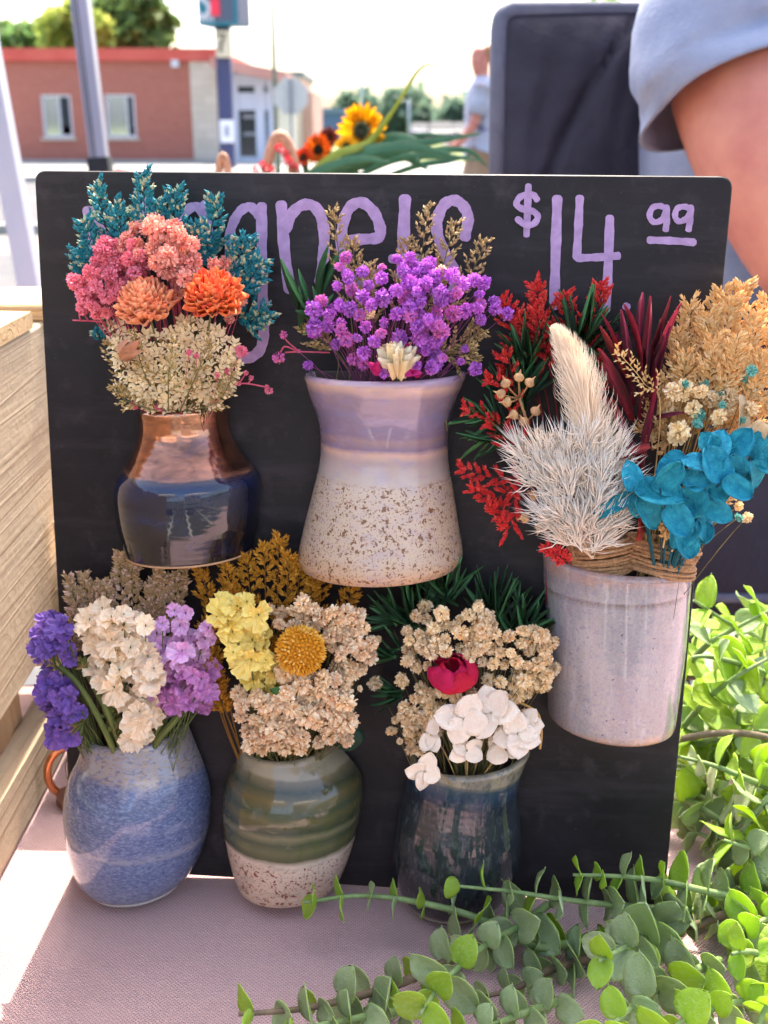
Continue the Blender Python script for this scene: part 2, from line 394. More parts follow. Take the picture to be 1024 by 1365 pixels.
mb = MB(); mb.box((XS(302.5) + .05, dS - .22, (ztop(42, dS) + ztop(77, dS)) / 2), XS(312) - XS(292), .25, ztop(42, dS) - ztop(77, dS)); sp = part('small_sign', mb, mat('cream_sign', (222, 208, 178), (210, 196, 168), nscale=2, rough=.5), sg)
mb = MB(); MQ = TR((XS(302), dS - .36, (ztop(42, dS) + ztop(77, dS)) / 2))
ribbon(mb, [(-.1, .2), (.1, .22), (.0, -.02), (-.02, -.2)], .035, MQ, .0004, 0); part('numeral', mb, mat('sign_ink', (70, 64, 60)), sp)
mb = MB(); mb.box((XS(301) + .05, dS - .15, (ztop(160, dS) + ztop(190, dS)) / 2), XS(311) - XS(293), .05, ztop(160, dS) - ztop(190, dS)); sp = part('paper_notice', mb, mat('white_paper', (226, 228, 236), rough=.7), sg)
mb = MB(); mb.box((XS(301) + .05, dS - .18, ztop(175, dS)), .12, .02, .26); part('notice_mark', mb, mat('grey_ink', (150, 152, 164)), sp)

dT = 24.0; XT = lambda px: D(px, 170, dT).x
st = thing('stop_sign', 'back of an octagonal road sign on a thin post in front of the pale shop', 'sign', (XT(389), dT, 0))
mb = MB(); mb.box((XT(389), dT + .0, ztop(105, dT) / 2), .05, .05, ztop(105, dT)); part('post', mb, mat('galvanised', (150, 152, 156), (130, 132, 138), nscale=6, rough=.5, metal=.4), st)
mb = MB(); rr = (XT(411) - XT(366)) / 2 / math.cos(math.pi / 8); zc_ = ztop(128, dT)
o8 = [(XT(388.5) + rr * math.cos(math.pi / 8 + k * math.pi / 4), dT + .05, zc_ + rr * math.sin(math.pi / 8 + k * math.pi / 4)) for k in range(8)]
mb.add(o8 + [(a, b + .012, c) for a, b, c in o8], [tuple(range(8)), tuple(reversed(range(8, 16)))] + [(k, k + 8, (k + 1) % 8 + 8, (k + 1) % 8) for k in range(8)])
part('sign_plate', mb, mat('bare_aluminium', (214, 210, 198), (200, 196, 186), nscale=4, rough=.45), st)

def pole(name, label, cat, px, d, pyt, w, m, arm=None, lean=0):
    t = thing(name, label, cat, (D(px, 170, d).x, d, 0)); x = D(px, 170, d).x; h = ztop(pyt, d)
    mb = MB(); mb.tube([(x, d, 0), (x + lean * h, d, h)], [w, w * .7], 10); part('pole', mb, m, t)
    if arm:
        mb = MB(); mb.tube([(x, d, h - .3), (x + arm * .4, d, h + .05), (x + arm, d, h + .15)], w * .5, 8); a = part('arm', mb, m, t)
        mb = MB(); mb.box((x + arm + .25, d, h + .1), .7, .25, .14); part('lamp_head', mb, m, a)
    return t
m_olive = mat('olive_pole', (112, 118, 100), (96, 104, 92), nscale=3, rough=.6)
m_faint = mat('pale_grey_pole', (186, 194, 204), rough=.5)
pole('utility_pole', 'tall thin olive pole rising past the price sign beside the stop sign', 'pole', 368, 27, -120, .06, m_olive)
pole('street_lamp', 'tall pale street lamp with an arm against the white sky', 'street lamp', 483, 70, 58, .09, m_faint, 1.7)
pole('street_lamp', 'small far lamp post between the sunflower and the long grass blade', 'street lamp', 545, 90, 132, .09, m_faint)
# canopy legs at the left
m_tent = mat('tent_pole_grey', (150, 148, 164), (136, 136, 152), nscale=3, rough=.35, metal=.3)
tp = thing('tent_pole', 'grey square tent leg with a black foot sleeve in front of the brick wall', 'pole', (D(134, 225, 2.6).x, 2.6, 0))
a, b = D(134, 222, 2.6), D(100, -60, 2.6); dirp = (a - b).normalized(); a0 = a + dirp * ((a.z) / -dirp.z)
Mp = frame(a, b - a, (0, -1, 0)); L = (b - a).length; LL = (a - a0).length
mb = MB(); mb.box((0, (L - LL) / 2, 0), .036, L + LL, .036, Mp); part('leg', mb, m_tent, tp)
mb = MB()
for xx in (-.011, -.004): mb.box((xx, (L - LL) / 2, .0185), .0025, L + LL, .002, Mp)
part('groove', mb, mat('pole_groove', (60, 60, 70)), tp)
mb = MB(); mb.box((0, -.1, 0), .046, .24, .046, Mp); part('foot_sleeve', mb, mat('black_sleeve', (26, 28, 34), rough=.5), tp)
mb = MB()
for k in range(7):
    p = Mp @ Vector((.032 + .006 * rng.random(), -.005 - .006 * k, .01)); mb.put(LEAFC, frame(p, (1 + rng.random(), 0, -1.3), (rng.uniform(-1, 1), -1, .3), .05))
part('ribbon', mb, mat('red_ribbon', (214, 70, 80), trans=.3), tp)
tp = thing('tent_pole', 'white tent leg at the far left edge of the brick building', 'pole', (D(38, 300, 2.0).x, 2.0, 0))
a, b = D(26, 300, 2.0), D(-26, 20, 2.0); dirp = (a - b).normalized(); a0 = a + dirp * (a.z / -dirp.z); b = b - dirp * .5
Mp = frame(a0, b - a0, (0, -1, 0)); L = (b - a0).length
mb = MB(); mb.box((0, L / 2, 0), .036, L, .036, Mp); part('leg', mb, mat('tent_pole_white', (176, 178, 188), (160, 164, 176), nscale=3, rough=.35), tp)
mb = MB(); mb.box((0, .01, 0), .09, .02, .09, Mp); part('foot_plate', mb, m_tent, tp)

# ================================================================ FAR CARS
def car(label, px, d, col, seed):
    x = D(px, 170, d).x; t = thing('parked_car', label, 'car', (x, d, 0), 'cars parked far down the street')
    M = TR((x, d, 0))
    def loft(secs, m, nm, par):
        mb = MB(); n = len(secs[0]); 
        for s in secs: mb.v.extend([tuple(M @ Vector(p)) for p in s])
        for i in range(len(secs) - 1):
            for k in range(n): mb.f.append((i * n + k, i * n + (k + 1) % n, (i + 1) * n + (k + 1) % n, (i + 1) * n + k)); mb.m.append(0); mb.sm.append(False)
        mb.f.append(tuple(reversed(range(n)))); mb.f.append(tuple((len(secs) - 1) * n + k for k in range(n))); mb.m += [0, 0]; mb.sm += [False, False]
        return part(nm, mb, m, par)
    def sec(y, w, z0, z1, b=.12): return [(-w + b, y, z0), (w - b, y, z0), (w, y, z0 + b), (w, y, z1 - b), (w - b, y, z1), (-w + b, y, z1), (-w, y, z1 - b), (-w, y, z0 + b)]
    body = loft([sec(-2.2, .72, .35, .75), sec(-1.9, .86, .25, .9), sec(-.9, .9, .22, .95), sec(1.6, .9, .22, .98), sec(2.1, .82, .3, .9)], mat('car_paint_%s' % col[0], col[1], rough=.6), 'body', t)
    loft([sec(-.9, .8, .93, 1.0, .03), sec(-.2, .68, .93, 1.42, .08), sec(1.1, .66, .93, 1.42, .08), sec(1.8, .78, .93, 1.0, .03)], mat('car_glass', (46, 52, 60), rough=.6, spec=.1), 'cabin_glass', body)
    for sx in (-1, 1):
        mb = MB(); mb.box((sx * .6, -2.16, .66), .3, .06, .14, M); part('headlight', mb, m_white, t)
        for yy in (-1.35, 1.35):
            mb = MB(); mb.tube([M @ Vector((sx * .7, yy, .32)), M @ Vector((sx * .9, yy, .32))], .32, 14); part('wheel', mb, mat('tyre', (30, 30, 32), rough=.8), t)
car('white parked car under the long grass blades in the street view', 588, 74, ('white', (70, 72, 76)), 1)
car('dark blue car far down the street between sunflower and walking person', 560, 92, ('blue', (50, 60, 84)), 2)
car('silver car far down the street next to the walking person', 616, 84, ('silver', (60, 64, 70)), 3)

# ================================================================ MARKET TENTS ACROSS THE AISLE (unseen, added for reflections in the glazes)
for k, (x, y) in enumerate(((-2.2, -3.6), (1.5, -4.2))):
    t = thing('reflection_tent', ('unseen white tent added across the aisle for glaze reflections, its legs bare', 'second unseen white tent added for glaze reflections, with a white back wall')[k], 'tent', (x, y, 0)); w = 1.5
    mt = mat('tent_fabric', (226, 226, 226), rough=.8, trans=.3); mb = MB()
    for i in range(4):
        a, b = [(-1, -1), (1, -1), (1, 1), (-1, 1)][i], [(1, -1), (1, 1), (-1, 1), (-1, -1)][i]
        mb.add([(x + a[0] * w, y + a[1] * w, 2.2), (x + b[0] * w, y + b[1] * w, 2.2), (x, y, 3.1)], [(0, 1, 2)])
        mb.add([(x + a[0] * w, y + a[1] * w, 1.95), (x + b[0] * w, y + b[1] * w, 1.95), (x + b[0] * w, y + b[1] * w, 2.2), (x + a[0] * w, y + a[1] * w, 2.2)], [(0, 1, 2, 3)])
    part('canopy', mb, mt, t)
    for a in ((-1, -1), (1, -1), (1, 1), (-1, 1)): mb = MB(); mb.box((x + a[0] * (w - .03), y + a[1] * (w - .03), 1.0), .04, .04, 2.0); part('leg', mb, m_tent, t)
    if k: mb = MB(); mb.box((x, y - w + .06, 1.05), 2 * w - .2, .01, 1.9); part('back_wall', mb, mt, t)
# ================================================================ TABLE AND CLOTH
TX0, TX1, TY0, TY1 = -.62, .62, .12, .70
g = N('woven_cloth'); sx = g.n('SeparateXYZ'); g.l(g.obj(), sx.inputs[0])
PIT = .0019
def wv(sock, ph=0.0): return g.math('SINE', g.math('MULTIPLY_ADD', sock, 2 * math.pi / PIT, ph))
hx = g.math('MULTIPLY_ADD', sx.outputs[1], .0, sx.outputs[0])
w = g.math('MULTIPLY', wv(sx.outputs[0]), wv(sx.outputs[1])); wa = g.math('ABSOLUTE', w)
cn = g.ramp(g.noise(9, 3), [(.3, lin((222, 187, 180))), (.7, lin((208, 173, 168)))])
pit = g.ramp(g.math('MULTIPLY_ADD', w, .5, .5), [(.1, (1, 1, 1)), (.42, (0, 0, 0))])
spk = g.ramp(g.noise(2200, 2), [(.35, (.55, .55, .55)), (.7, (1, 1, 1))])
g.set(Base_Color=g.mix(g.math('MULTIPLY', pit, .8), g.mix(.5, cn, spk, 'MULTIPLY'), lin((142, 110, 112))), Roughness=.62)
g.bump(g.math('ADD', w, g.math('MULTIPLY', g.noise(40, 3), 1.5)), .55, .0006); m_cloth = g.m
tb = thing('market_table', 'folding market table hidden under the mauve woven cloth', 'table', (0, .4, 0))
mb = MB(); mb.box((0, (TY0 + TY1) / 2, TABLE - .02), TX1 - TX0 - .01, TY1 - TY0 - .01, .03); part('table_top', mb, mat('grey_plastic', (150, 150, 150)), tb)
for sx_ in (-1, 1):
    for yy in (TY0 + .06, TY1 - .06):
        mb = MB(); mb.tube([(sx_ * .54, yy, 0), (sx_ * .54, yy, TABLE - .03)], .013, 10); part('leg', mb, mat('dark_steel', (70, 70, 74), metal=.6, rough=.4), tb)
mb = MB(); nx, ny = 150, 110; idx = {}
prof = [(TY0 - .012, -.42), (TY0 - .008, -.02), (TY0 - .002, -.003)] + [(TY0 + .004 + (TY1 - TY0 - .008) * j / ny, 0) for j in range(ny + 1)] + [(TY1 + .002, -.003), (TY1 + .008, -.02), (TY1 + .014, -.36)]
for j, (y, dz) in enumerate(prof):
    for i in range(nx + 1):
        x = TX0 + (TX1 - TX0) * i / nx; wz = .0009 * math.sin(x * 31 + y * 12) * math.sin(y * 23) + .0009 * math.exp(-((y - .40 - .25 * x) / .008) ** 2) + .0008 * math.exp(-((x + .06 + .3 * y) / .007) ** 2) * (y < .44) if dz == 0 else 0
        fold = .012 * math.sin(x * 40 + j) * (dz < -.1); mb.v.append((x, y + fold, TABLE + dz + wz - .0007))
for j in range(len(prof) - 1):
    for i in range(nx):
        a = j * (nx + 1) + i; mb.f.append((a, a + 1, a + nx + 2, a + nx + 1)); mb.m.append(0); mb.sm.append(True)
solo('tablecloth', mb, m_cloth, 'mauve woven tablecloth under the chalkboard, sunlit along the crate', 'tablecloth')

# ================================================================ CRATE
def woodmat(name, c1, c2, c3, axis=1, dens=26):
    g = N(name); mp = g.n('Mapping'); sc = [30, 30, 30]; sc[axis] = .55; mp.inputs['Scale'].default_value = sc
    sl = [0, 0, 0]; mp.inputs['Rotation'].default_value = (R(9) if axis == 1 else 0, 0, 0)
    g.l(g.obj(), mp.inputs[0])
    oi = g.n('ObjectInfo'); ad = g.n('VectorMath', operation='ADD'); g.l(mp.outputs[0], ad.inputs[0])
    cb = g.n('CombineXYZ'); g.l(g.math('MULTIPLY', oi.outputs['Random'], 37), cb.inputs[0]); g.l(cb.outputs[0], ad.inputs[1])
    n1 = g.noise(1.0, 2, .5, ad.outputs[0], .25); ring = g.math('FRACT', g.math('MULTIPLY', n1, 13))
    late = g.ramp(ring, [(0, (0, 0, 0)), (.70, (.05, .05, .05)), (.9, (.6, .6, .6)), (1, (0, 0, 0))])
    fib = g.noise(14, 6, .7, ad.outputs[0])
    col = g.mix(late, lin(c1), lin(c2)); col = g.mix(g.ramp(fib, [(.35, (0, 0, 0)), (.75, (.6, .6, .6))]), col, lin(c3))
    kv = g.n('TexVoronoi'); kv.inputs['Scale'].default_value = 9; g.l(g.obj(), kv.inputs[0])
    knot = g.ramp(kv.outputs['Distance'], [(.03, (1, 1, 1)), (.07, (0, 0, 0))])
    col = g.mix(g.math('MULTIPLY', knot, .7), col, lin((120, 84, 52)))
    g.set(Base_Color=col, Roughness=.8); saw = g.noise(160, 4, .6)
    g.bump(g.math('ADD', g.math('ADD', g.math('MULTIPLY', late, .8), fib), saw), .9, .0011); return g.m
m_wood = woodmat('rough_pine', (180, 160, 130), (146, 120, 90), (162, 140, 110))
m_woodx = woodmat('rough_pine_across', (204, 172, 124), (172, 132, 86), (190, 158, 112), 0)
m_woodz = woodmat('rough_pine_upright', (200, 164, 122), (164, 124, 84), (186, 150, 110), 2)
KX = -.1953; C0, C1 = .24, .735
def plank(par, name, x0, x1, y0, y1, z0, z1, m, seed=0, bev=.0012):
    """a board with slightly uneven, eased edges"""
    r = random.Random(seed); mb = MB(); L = [x1 - x0, y1 - y0, z1 - z0]; ax = L.index(max(L)); n = 9; secs = []
    o = [(0, 1, 2), (1, 2, 0), (2, 0, 1)][ax]; lo = (x0, y0, z0); hi = (x1, y1, z1); b = bev
    for i in range(n):
        t = i / (n - 1); a = lo[o[0]] + L[o[0]] * t; ja, jb, jc, jd = [r.uniform(-1, 1) * .0006 for _ in range(4)]
        p0, p1, q0, q1 = lo[o[1]] + ja, hi[o[1]] + jb, lo[o[2]] + jc, hi[o[2]] + jd
        ring = [(p0 + b, q0), (p1 - b, q0), (p1, q0 + b), (p1, q1 - b), (p1 - b, q1), (p0 + b, q1), (p0, q1 - b), (p0, q0 + b)]
        for (p, q) in ring:
            v = [0, 0, 0]; v[o[0]] = a; v[o[1]] = p; v[o[2]] = q; mb.v.append(tuple(v))
    for i in range(n - 1):
        for k in range(8): mb.f.append((i * 8 + k, i * 8 + (k + 1) % 8, (i + 1) * 8 + (k + 1) % 8, (i + 1) * 8 + k)); mb.m.append(0); mb.sm.append(False)
    mb.f.append(tuple(reversed(range(8)))); mb.f.append(tuple((n - 1) * 8 + k for k in range(8))); mb.m += [0, 0]; mb.sm += [False, False]
    return part(name, mb, m, par, TR(((x0 + x1) / 2, (y0 + y1) / 2, (z0 + z1) / 2)))
cr = thing('wooden_crate', 'rough pine crate of planks left of the chalkboard, its side lit by the sun', 'crate', (-.34, .49, TABLE))
for k, (z0, z1) in enumerate(((.8255, 1.006), (.7495, .786))):
    plank(cr, 'plank', KX - .016, KX, C0, C1, z0, z1, m_wood, k)
    plank(cr, 'plank', -.50, -.484, C0, C1, z0, z1, m_wood, k + 5)
    plank(cr, 'plank', -.483, KX - .017, C1 - .016, C1, z0, z1, m_woodx, k + 9)
for xx in (KX - .037, -.483):
    for yy in (C0 + .002, .566, C1 - .038):
        plank(cr, 'corner_post', xx, xx + .02, yy, yy + .02, .7495, 1.0055, m_woodz, int(yy * 90))
y = C1 - .012
for k in range(5):
    y1 = .722 - k * .099; plank(cr, 'slat', -.497, KX + (.001 if k else .004), y1 - .076, y1, 1.0068, 1.0158, m_woodx, 20 + k)

# ================================================================ CHALKBOARD
def board_poly(cs, rad, n=8):
    out = []
    for i in range(4):
        p, a, b = cs[i], cs[i - 1], cs[(i + 1) % 4]; r = rad[i]
        u, v = (a - p).normalized(), (b - p).normalized()
        for k in range(n + 1):
            t = k / n; out.append((p + u * r) * (1 - t) ** 2 + p * 2 * t * (1 - t) + (p + v * r) * t * t)
    return out
cor = [P(45.5, 227), P(978, 235), P(885, 1207), P(97, 1157)]
g = N('chalkboard_paint')
n1 = g.ramp(g.noise(22, 5, .65), [(.38, (0, 0, 0)), (.72, (1, 1, 1))]); n2 = g.ramp(g.noise(75, 4, .6), [(.55, (0, 0, 0)), (.8, (1, 1, 1))])
n3 = g.ramp(g.noise(900, 2, .5), [(.71, (0, 0, 0)), (.75, (1, 1, 1))])
mp = g.n('Mapping'); mp.inputs['Scale'].default_value = (9, 9, 60); mp.inputs['Rotation'].default_value = (0, .5, 0); g.l(g.obj(), mp.inputs[0])
n4 = g.ramp(g.noise(1, 5, .7, mp.outputs[0]), [(.5, (0, 0, 0)), (.75, (1, 1, 1))])
col = g.mix(g.math('MULTIPLY', n1, .55), lin((32, 29, 30)), lin((53, 48, 50))); col = g.mix(g.math('MULTIPLY', n2, .4), col, lin((88, 79, 82)))
col = g.mix(g.math('MULTIPLY', n4, .35), col, lin((84, 77, 80))); col = g.mix(g.math('MULTIPLY', n3, .35), col, lin((120, 112, 115)))
g.set(Base_Color=col, Roughness=g.math('MULTIPLY_ADD', n1, .2, .42)); g.b.inputs['Specular IOR Level'].default_value = .22
g.bump(g.noise(1400, 3), .12, .0004); m_board = g.m
bd = thing('chalkboard', 'black chalkboard panel with lilac magnets price lettering, propped upright on the mauve cloth', 'board', (cor[2] + cor[3]) / 2)
MBD = TR((cor[2] + cor[3]) / 2) @ BF
px_ = .000347; poly = board_poly(cor, [16 * px_, 17 * px_, 5 * px_, 5 * px_]); mb = MB(); n = len(poly)
be = .0006; cen = sum(poly, Vector()) / n
fr_ = [p + (cen - p).normalized() * be for p in poly]
mb.v = [tuple(p) for p in fr_] + [tuple(p - BN * be) for p in poly] + [tuple(p - BN * .0042) for p in poly]
mb.f = [tuple(reversed(range(n)))] + [tuple(range(2 * n, 3 * n))]; mb.m = [0, 1]; mb.sm = [False, False]
for a in (0, n):
    for k in range(n): mb.f.append((a + k, a + (k + 1) % n, a + n + (k + 1) % n, a + n + k)); mb.m.append(1 if a else 0); mb.sm.append(False)
part('panel', mb, [m_board, mat('board_edge', (40, 38, 42), rough=.6)], bd, MBD)
mb = MB(); e = P(480, 600, -.006); q = Vector((e.x + .02, e.y + .12, TABLE + .002)); mb.tube([e, (e + q) / 2, q], .006, 8); part('prop_leg', mb, m_woodz, bd)
m_chalk = mat('lilac_marker', (184, 152, 190), (164, 134, 170), nscale=220, rough=.7, bump=.2, bscale=1200, bdist=.0002)
_hl = [0]
def stroke(mb, pts, w, sm=True):
    """a marker stroke lying on the board, rounded at both ends"""
    pts = [Vector((a, b, 0)) for a, b in pts]; pts = catmull(pts, 7) if sm and len(pts) > 2 else [pts[0].lerp(pts[-1], i / 6) for i in range(7)] if len(pts) == 2 else pts
    _hl[0] += 1; h0 = .00022 + .00001 * (_hl[0] % 9); d0 = (pts[1] - pts[0]).normalized(); d1 = (pts[-1] - pts[-2]).normalized()
    cap = [(.95, .35), (.8, .62), (.45, .9)]
    seq = [(pts[0] - d0 * w * a * .8, w * c) for a, c in cap] + [(p, w) for p in pts] + [(pts[-1] + d1 * w * a * .8, w * c) for a, c in reversed(cap)]
    b = len(mb.v); n = len(seq)
    for i, (p, ww) in enumerate(seq):
        t = (seq[min(i + 1, n - 1)][0] - seq[max(i - 1, 0)][0]).normalized(); nn = Vector((-t.y, t.x, 0)); ww *= 1 + .07 * math.sin(i * .9 + b) + .04 * math.sin(i * 2.3 + b)
        for sgn in (1, -1):
            q = p + nn * ww * sgn; mb.v.append(tuple(P(q.x, q.y, h0 + .000012 * i)))
    for i in range(n - 1): mb.f.append((b + 2 * i, b + 2 * i + 1, b + 2 * i + 3, b + 2 * i + 2)); mb.m.append(0); mb.sm.append(False)
LET = [('letter', [([(117, 280), (131, 350)], 7), ([(119, 281), (160, 350)], 7), ([(160, 350), (198, 268)], 7), ([(198, 268), (206, 355)], 7)]),
 ('letter', [([(273, 290), (264, 276), (250, 280), (240, 300), (239, 330), (250, 352), (267, 342), (277, 315)], 6.5), ([(274, 272), (278, 315), (283, 355)], 7)]),
 ('letter', [([(345, 287), (334, 276), (321, 281), (311, 297), (306, 318), (308, 345), (316, 371), (327, 377), (338, 361), (346, 338)], 6.5), ([(349, 275), (349, 330), (350, 388), (352, 432), (349, 461), (340, 473), (328, 478), (318, 477)], 7.2)]),
 ('letter', [([(375, 273), (379, 330), (386, 386)], 7.5), ([(381, 305), (390, 284), (405, 273), (421, 277), (431, 300), (432, 335), (427, 375)], 7.5)]),
 ('letter', [([(458, 321), (482, 319), (505, 316), (506, 300), (497, 281), (482, 270), (467, 276), (458, 296), (455, 325), (459, 355), (470, 374), (488, 377), (504, 366)], 7.5)]),
 ('letter', [([(540, 265), (538, 320), (537, 385)], 8), ([(522, 345), (556, 344)], 6)]),
 ('letter', [([(620, 316), (624, 290), (617, 274), (605, 267), (592, 273), (584, 290), (583, 310), (593, 338), (606, 362), (607, 382), (594, 394), (578, 390)], 7.5)]),
 ('dollar_sign', [([(716, 266), (711, 260), (702, 259), (692, 264), (689, 273), (698, 279), (711, 282), (717, 289), (712, 298), (701, 300), (690, 292)], 4.3), ([(704.5, 248), (702, 313)], 4.6)]),
 ('numeral', [([(743, 265), (741, 330), (739, 408)], 6.8)]),
 ('numeral', [([(773, 264), (771, 305), (769, 343)], 5.6), ([(770, 344), (795, 343), (824, 341)], 5.2), ([(813, 291), (811, 350), (808, 412)], 6.2)]),
 ('decimal_point', [([(834, 408), (836.5, 409.5)], 5)]),
 ('numeral', [([(887, 278), (880, 274.5), (870, 277), (866, 288), (872, 296), (882, 293), (888, 282)], 4), ([(888.5, 276), (889, 292), (887.5, 306)], 4.4)]),
 ('numeral', [([(920, 279), (913, 275.5), (903, 278), (900, 288), (905, 295), (914, 292), (921, 283)], 4), ([(921, 276), (920, 292), (918, 306)], 4.4)]),
 ('underline', [([(866, 320), (897, 321), (925, 323)], 5)])]
for nm, ss in LET:
    mb = MB()
    for pts, w in ss: stroke(mb, pts, w)
    part(nm, mb, m_chalk, bd, MBD)

# copper ring and tag behind the board's lower left corner
cp = thing('copper_ring', 'shiny copper ring with a small brown tag on the cloth by the board corner', 'ring', T(85, 1065, 0))
m_copper = mat('copper', (226, 150, 104), (206, 128, 84), nscale=60, rough=.16, metal=1)
cR = D(91, 1028, .556); s = S(cR); mb = MB()
mb.tube([cR + Vector((math.cos(a) * 25 * s, .004 * math.cos(a), math.sin(a) * 36 * s)) for a in [k * 2 * math.pi / 32 for k in range(33)]], 5.4 * s, 12, cap=False); part('ring', mb, m_copper, cp)
mb = MB(); mb.tube([cR + Vector((9 * s + math.cos(a) * 13 * s, .003, -4 * s + math.sin(a) * 26 * s)) for a in [k * 2 * math.pi / 24 for k in range(25)]], 2.6 * s, 10, cap=False); part('inner_ring', mb, mat('bright_steel', (206, 206, 210), metal=1, rough=.15), cp)
tg = [D(76, 1062, .552), D(90, 1055, .552), D(98, 1064, .547), D(99, 1082, .543), D(84, 1085, .542), D(75, 1074, .547)]
mb = MB(); k6 = range(6); tg2 = [p + Vector((0, .001, .0035)) for p in tg]
tg = [Vector((p.x, p.y, max(p.z, TABLE + .0012))) for p in tg]; tg2 = [p + Vector((0, .001, .0035)) for p in tg]
mb.add(tg + tg2, [tuple(reversed(k6)), tuple(i + 6 for i in k6)] + [(i, (i + 1) % 6, (i + 1) % 6 + 6, i + 6) for i in k6]); part('tag', mb, mat('brown_leather', (128, 88, 70), (110, 74, 58), nscale=300, rough=.5, bump=.3, bscale=1500), cp)
# unseen low box, added behind the board only to shade the cloth beside the crate
bx = thing('added_shade_tray', 'unseen low wooden tray added behind the chalkboard to shade the cloth', 'tray', (-.13, .65, TABLE))
for a in ((-.189, -.05, .606, .614), (-.189, -.05, .682, .69), (-.189, -.181, .6145, .6815), (-.058, -.05, .6145, .6815)):
    plank(bx, 'plank', a[0], a[1], a[2], a[3], TABLE + .004, TABLE + (.150 if a[3] < .64 else .12), m_woodx, 60)
plank(bx, 'base', -.18, -.059, .615, .681, TABLE + .001, TABLE + .005, m_woodx, 61)

# ================================================================ VASES
def glaze(name, H, stops, wob=.03, nscale=130, var=None, speck=None, rstops=None, ridges=0, ridgep=.004, coat=0, metalstops=None, rough=.1, bumpn=.15, streak=0):
    g = N(name); sx = g.n('SeparateXYZ'); g.l(g.obj(), sx.inputs[0])
    zn = g.math('MULTIPLY', sx.outputs[2], 1 / H)
    zz = g.math('ADD', zn, g.math('MULTIPLY', g.math('SUBTRACT', g.noise(45, 4, .6), .5), wob * 2))
    col = g.ramp(zz, [(p, lin(c)) for p, c in stops])
    mp = g.n('Mapping'); mp.inputs['Scale'].default_value = (1, 1, 2.4 if not streak else 1 / streak); g.l(g.obj(), mp.inputs[0])
    if var:
        for (c, sc, lo, hi, amt) in var:
            col = g.mix(g.math('MULTIPLY', g.ramp(g.noise(sc, 5, .65, mp.outputs[0], .4), [(lo, (0, 0, 0)), (hi, (1, 1, 1))]), amt), col, lin(c))
    hgt = None
    if speck:
        c, sc, th, z0, z1, c2 = speck
        zone = g.ramp(zz, [(z0, (1, 1, 1)), (z0 + .02, (1, 1, 1)), (z1, (1, 1, 1)), (z1 + .03, (0, 0, 0))]) if z1 < 1 else 1.0
        v = g.n('TexVoronoi'); v.inputs['Scale'].default_value = sc; nv = g.n('TexNoise'); nv.inputs['Scale'].default_value = sc * .6; g.l(g.obj(), nv.inputs['Vector'])
        av = g.n('Mix', data_type='VECTOR'); av.inputs[0].default_value = .006; g.l(g.obj(), av.inputs[4]); g.l(nv.outputs['Color'], av.inputs[5]); g.l(av.outputs[1], v.inputs[0])
        sepc = g.n('SeparateColor'); g.l(v.outputs['Color'], sepc.inputs[0]); rad = g.math('MULTIPLY', g.math('POWER', sepc.outputs[0], 2.2), th)
        dot = g.math('LESS_THAN', v.outputs['Distance'], rad)
        v2 = g.noise(sc * 1.9, 2, .5); d2 = g.ramp(v2, [(.565, (0, 0, 0)), (.63, (1, 1, 1))])
        v3 = g.noise(sc * 4, 3, .6); d3 = g.ramp(v3, [(.45, (0, 0, 0)), (.65, (.5, .5, .5))])
        f = g.math('MULTIPLY', zone, g.math('MULTIPLY', d3, .55)); col = g.mix(f, col, lin((206, 178, 150)))
        f = g.math('MULTIPLY', zone, g.math('MULTIPLY', d2, .75)); col = g.mix(f, col, lin(c2)); f = g.math('MULTIPLY', zone, dot); col = g.mix(f, col, lin(c))
    g.set(Base_Color=col)
    g.set(Roughness=g.ramp(zz, [(p, (r, r, r)) for p, r in rstops]) if rstops else rough)
    if metalstops: g.set(Metallic=g.ramp(zz, [(p, (r, r, r)) for p, r in metalstops]))
    g.b.inputs['Coat Weight'].default_value = coat or .5; g.b.inputs['Coat Roughness'].default_value = .03
    bumpn *= .45; ridges *= .16
    h = g.math('MULTIPLY', g.noise(700, 3), bumpn)
    h = g.math('ADD', h, g.math('MULTIPLY', g.noise(60, 3), 1.2 * bumpn))
    if ridges:
        zr = g.math('ADD', sx.outputs[2], g.math('MULTIPLY', g.noise(25, 2), .006)); h = g.math('ADD', h, g.math('MULTIPLY', g.math('SINE', g.math('MULTIPLY', zr, 2 * math.pi / ridgep)), ridges))
    g.bump(h, .3, .0012); return g.m
VASE = {}
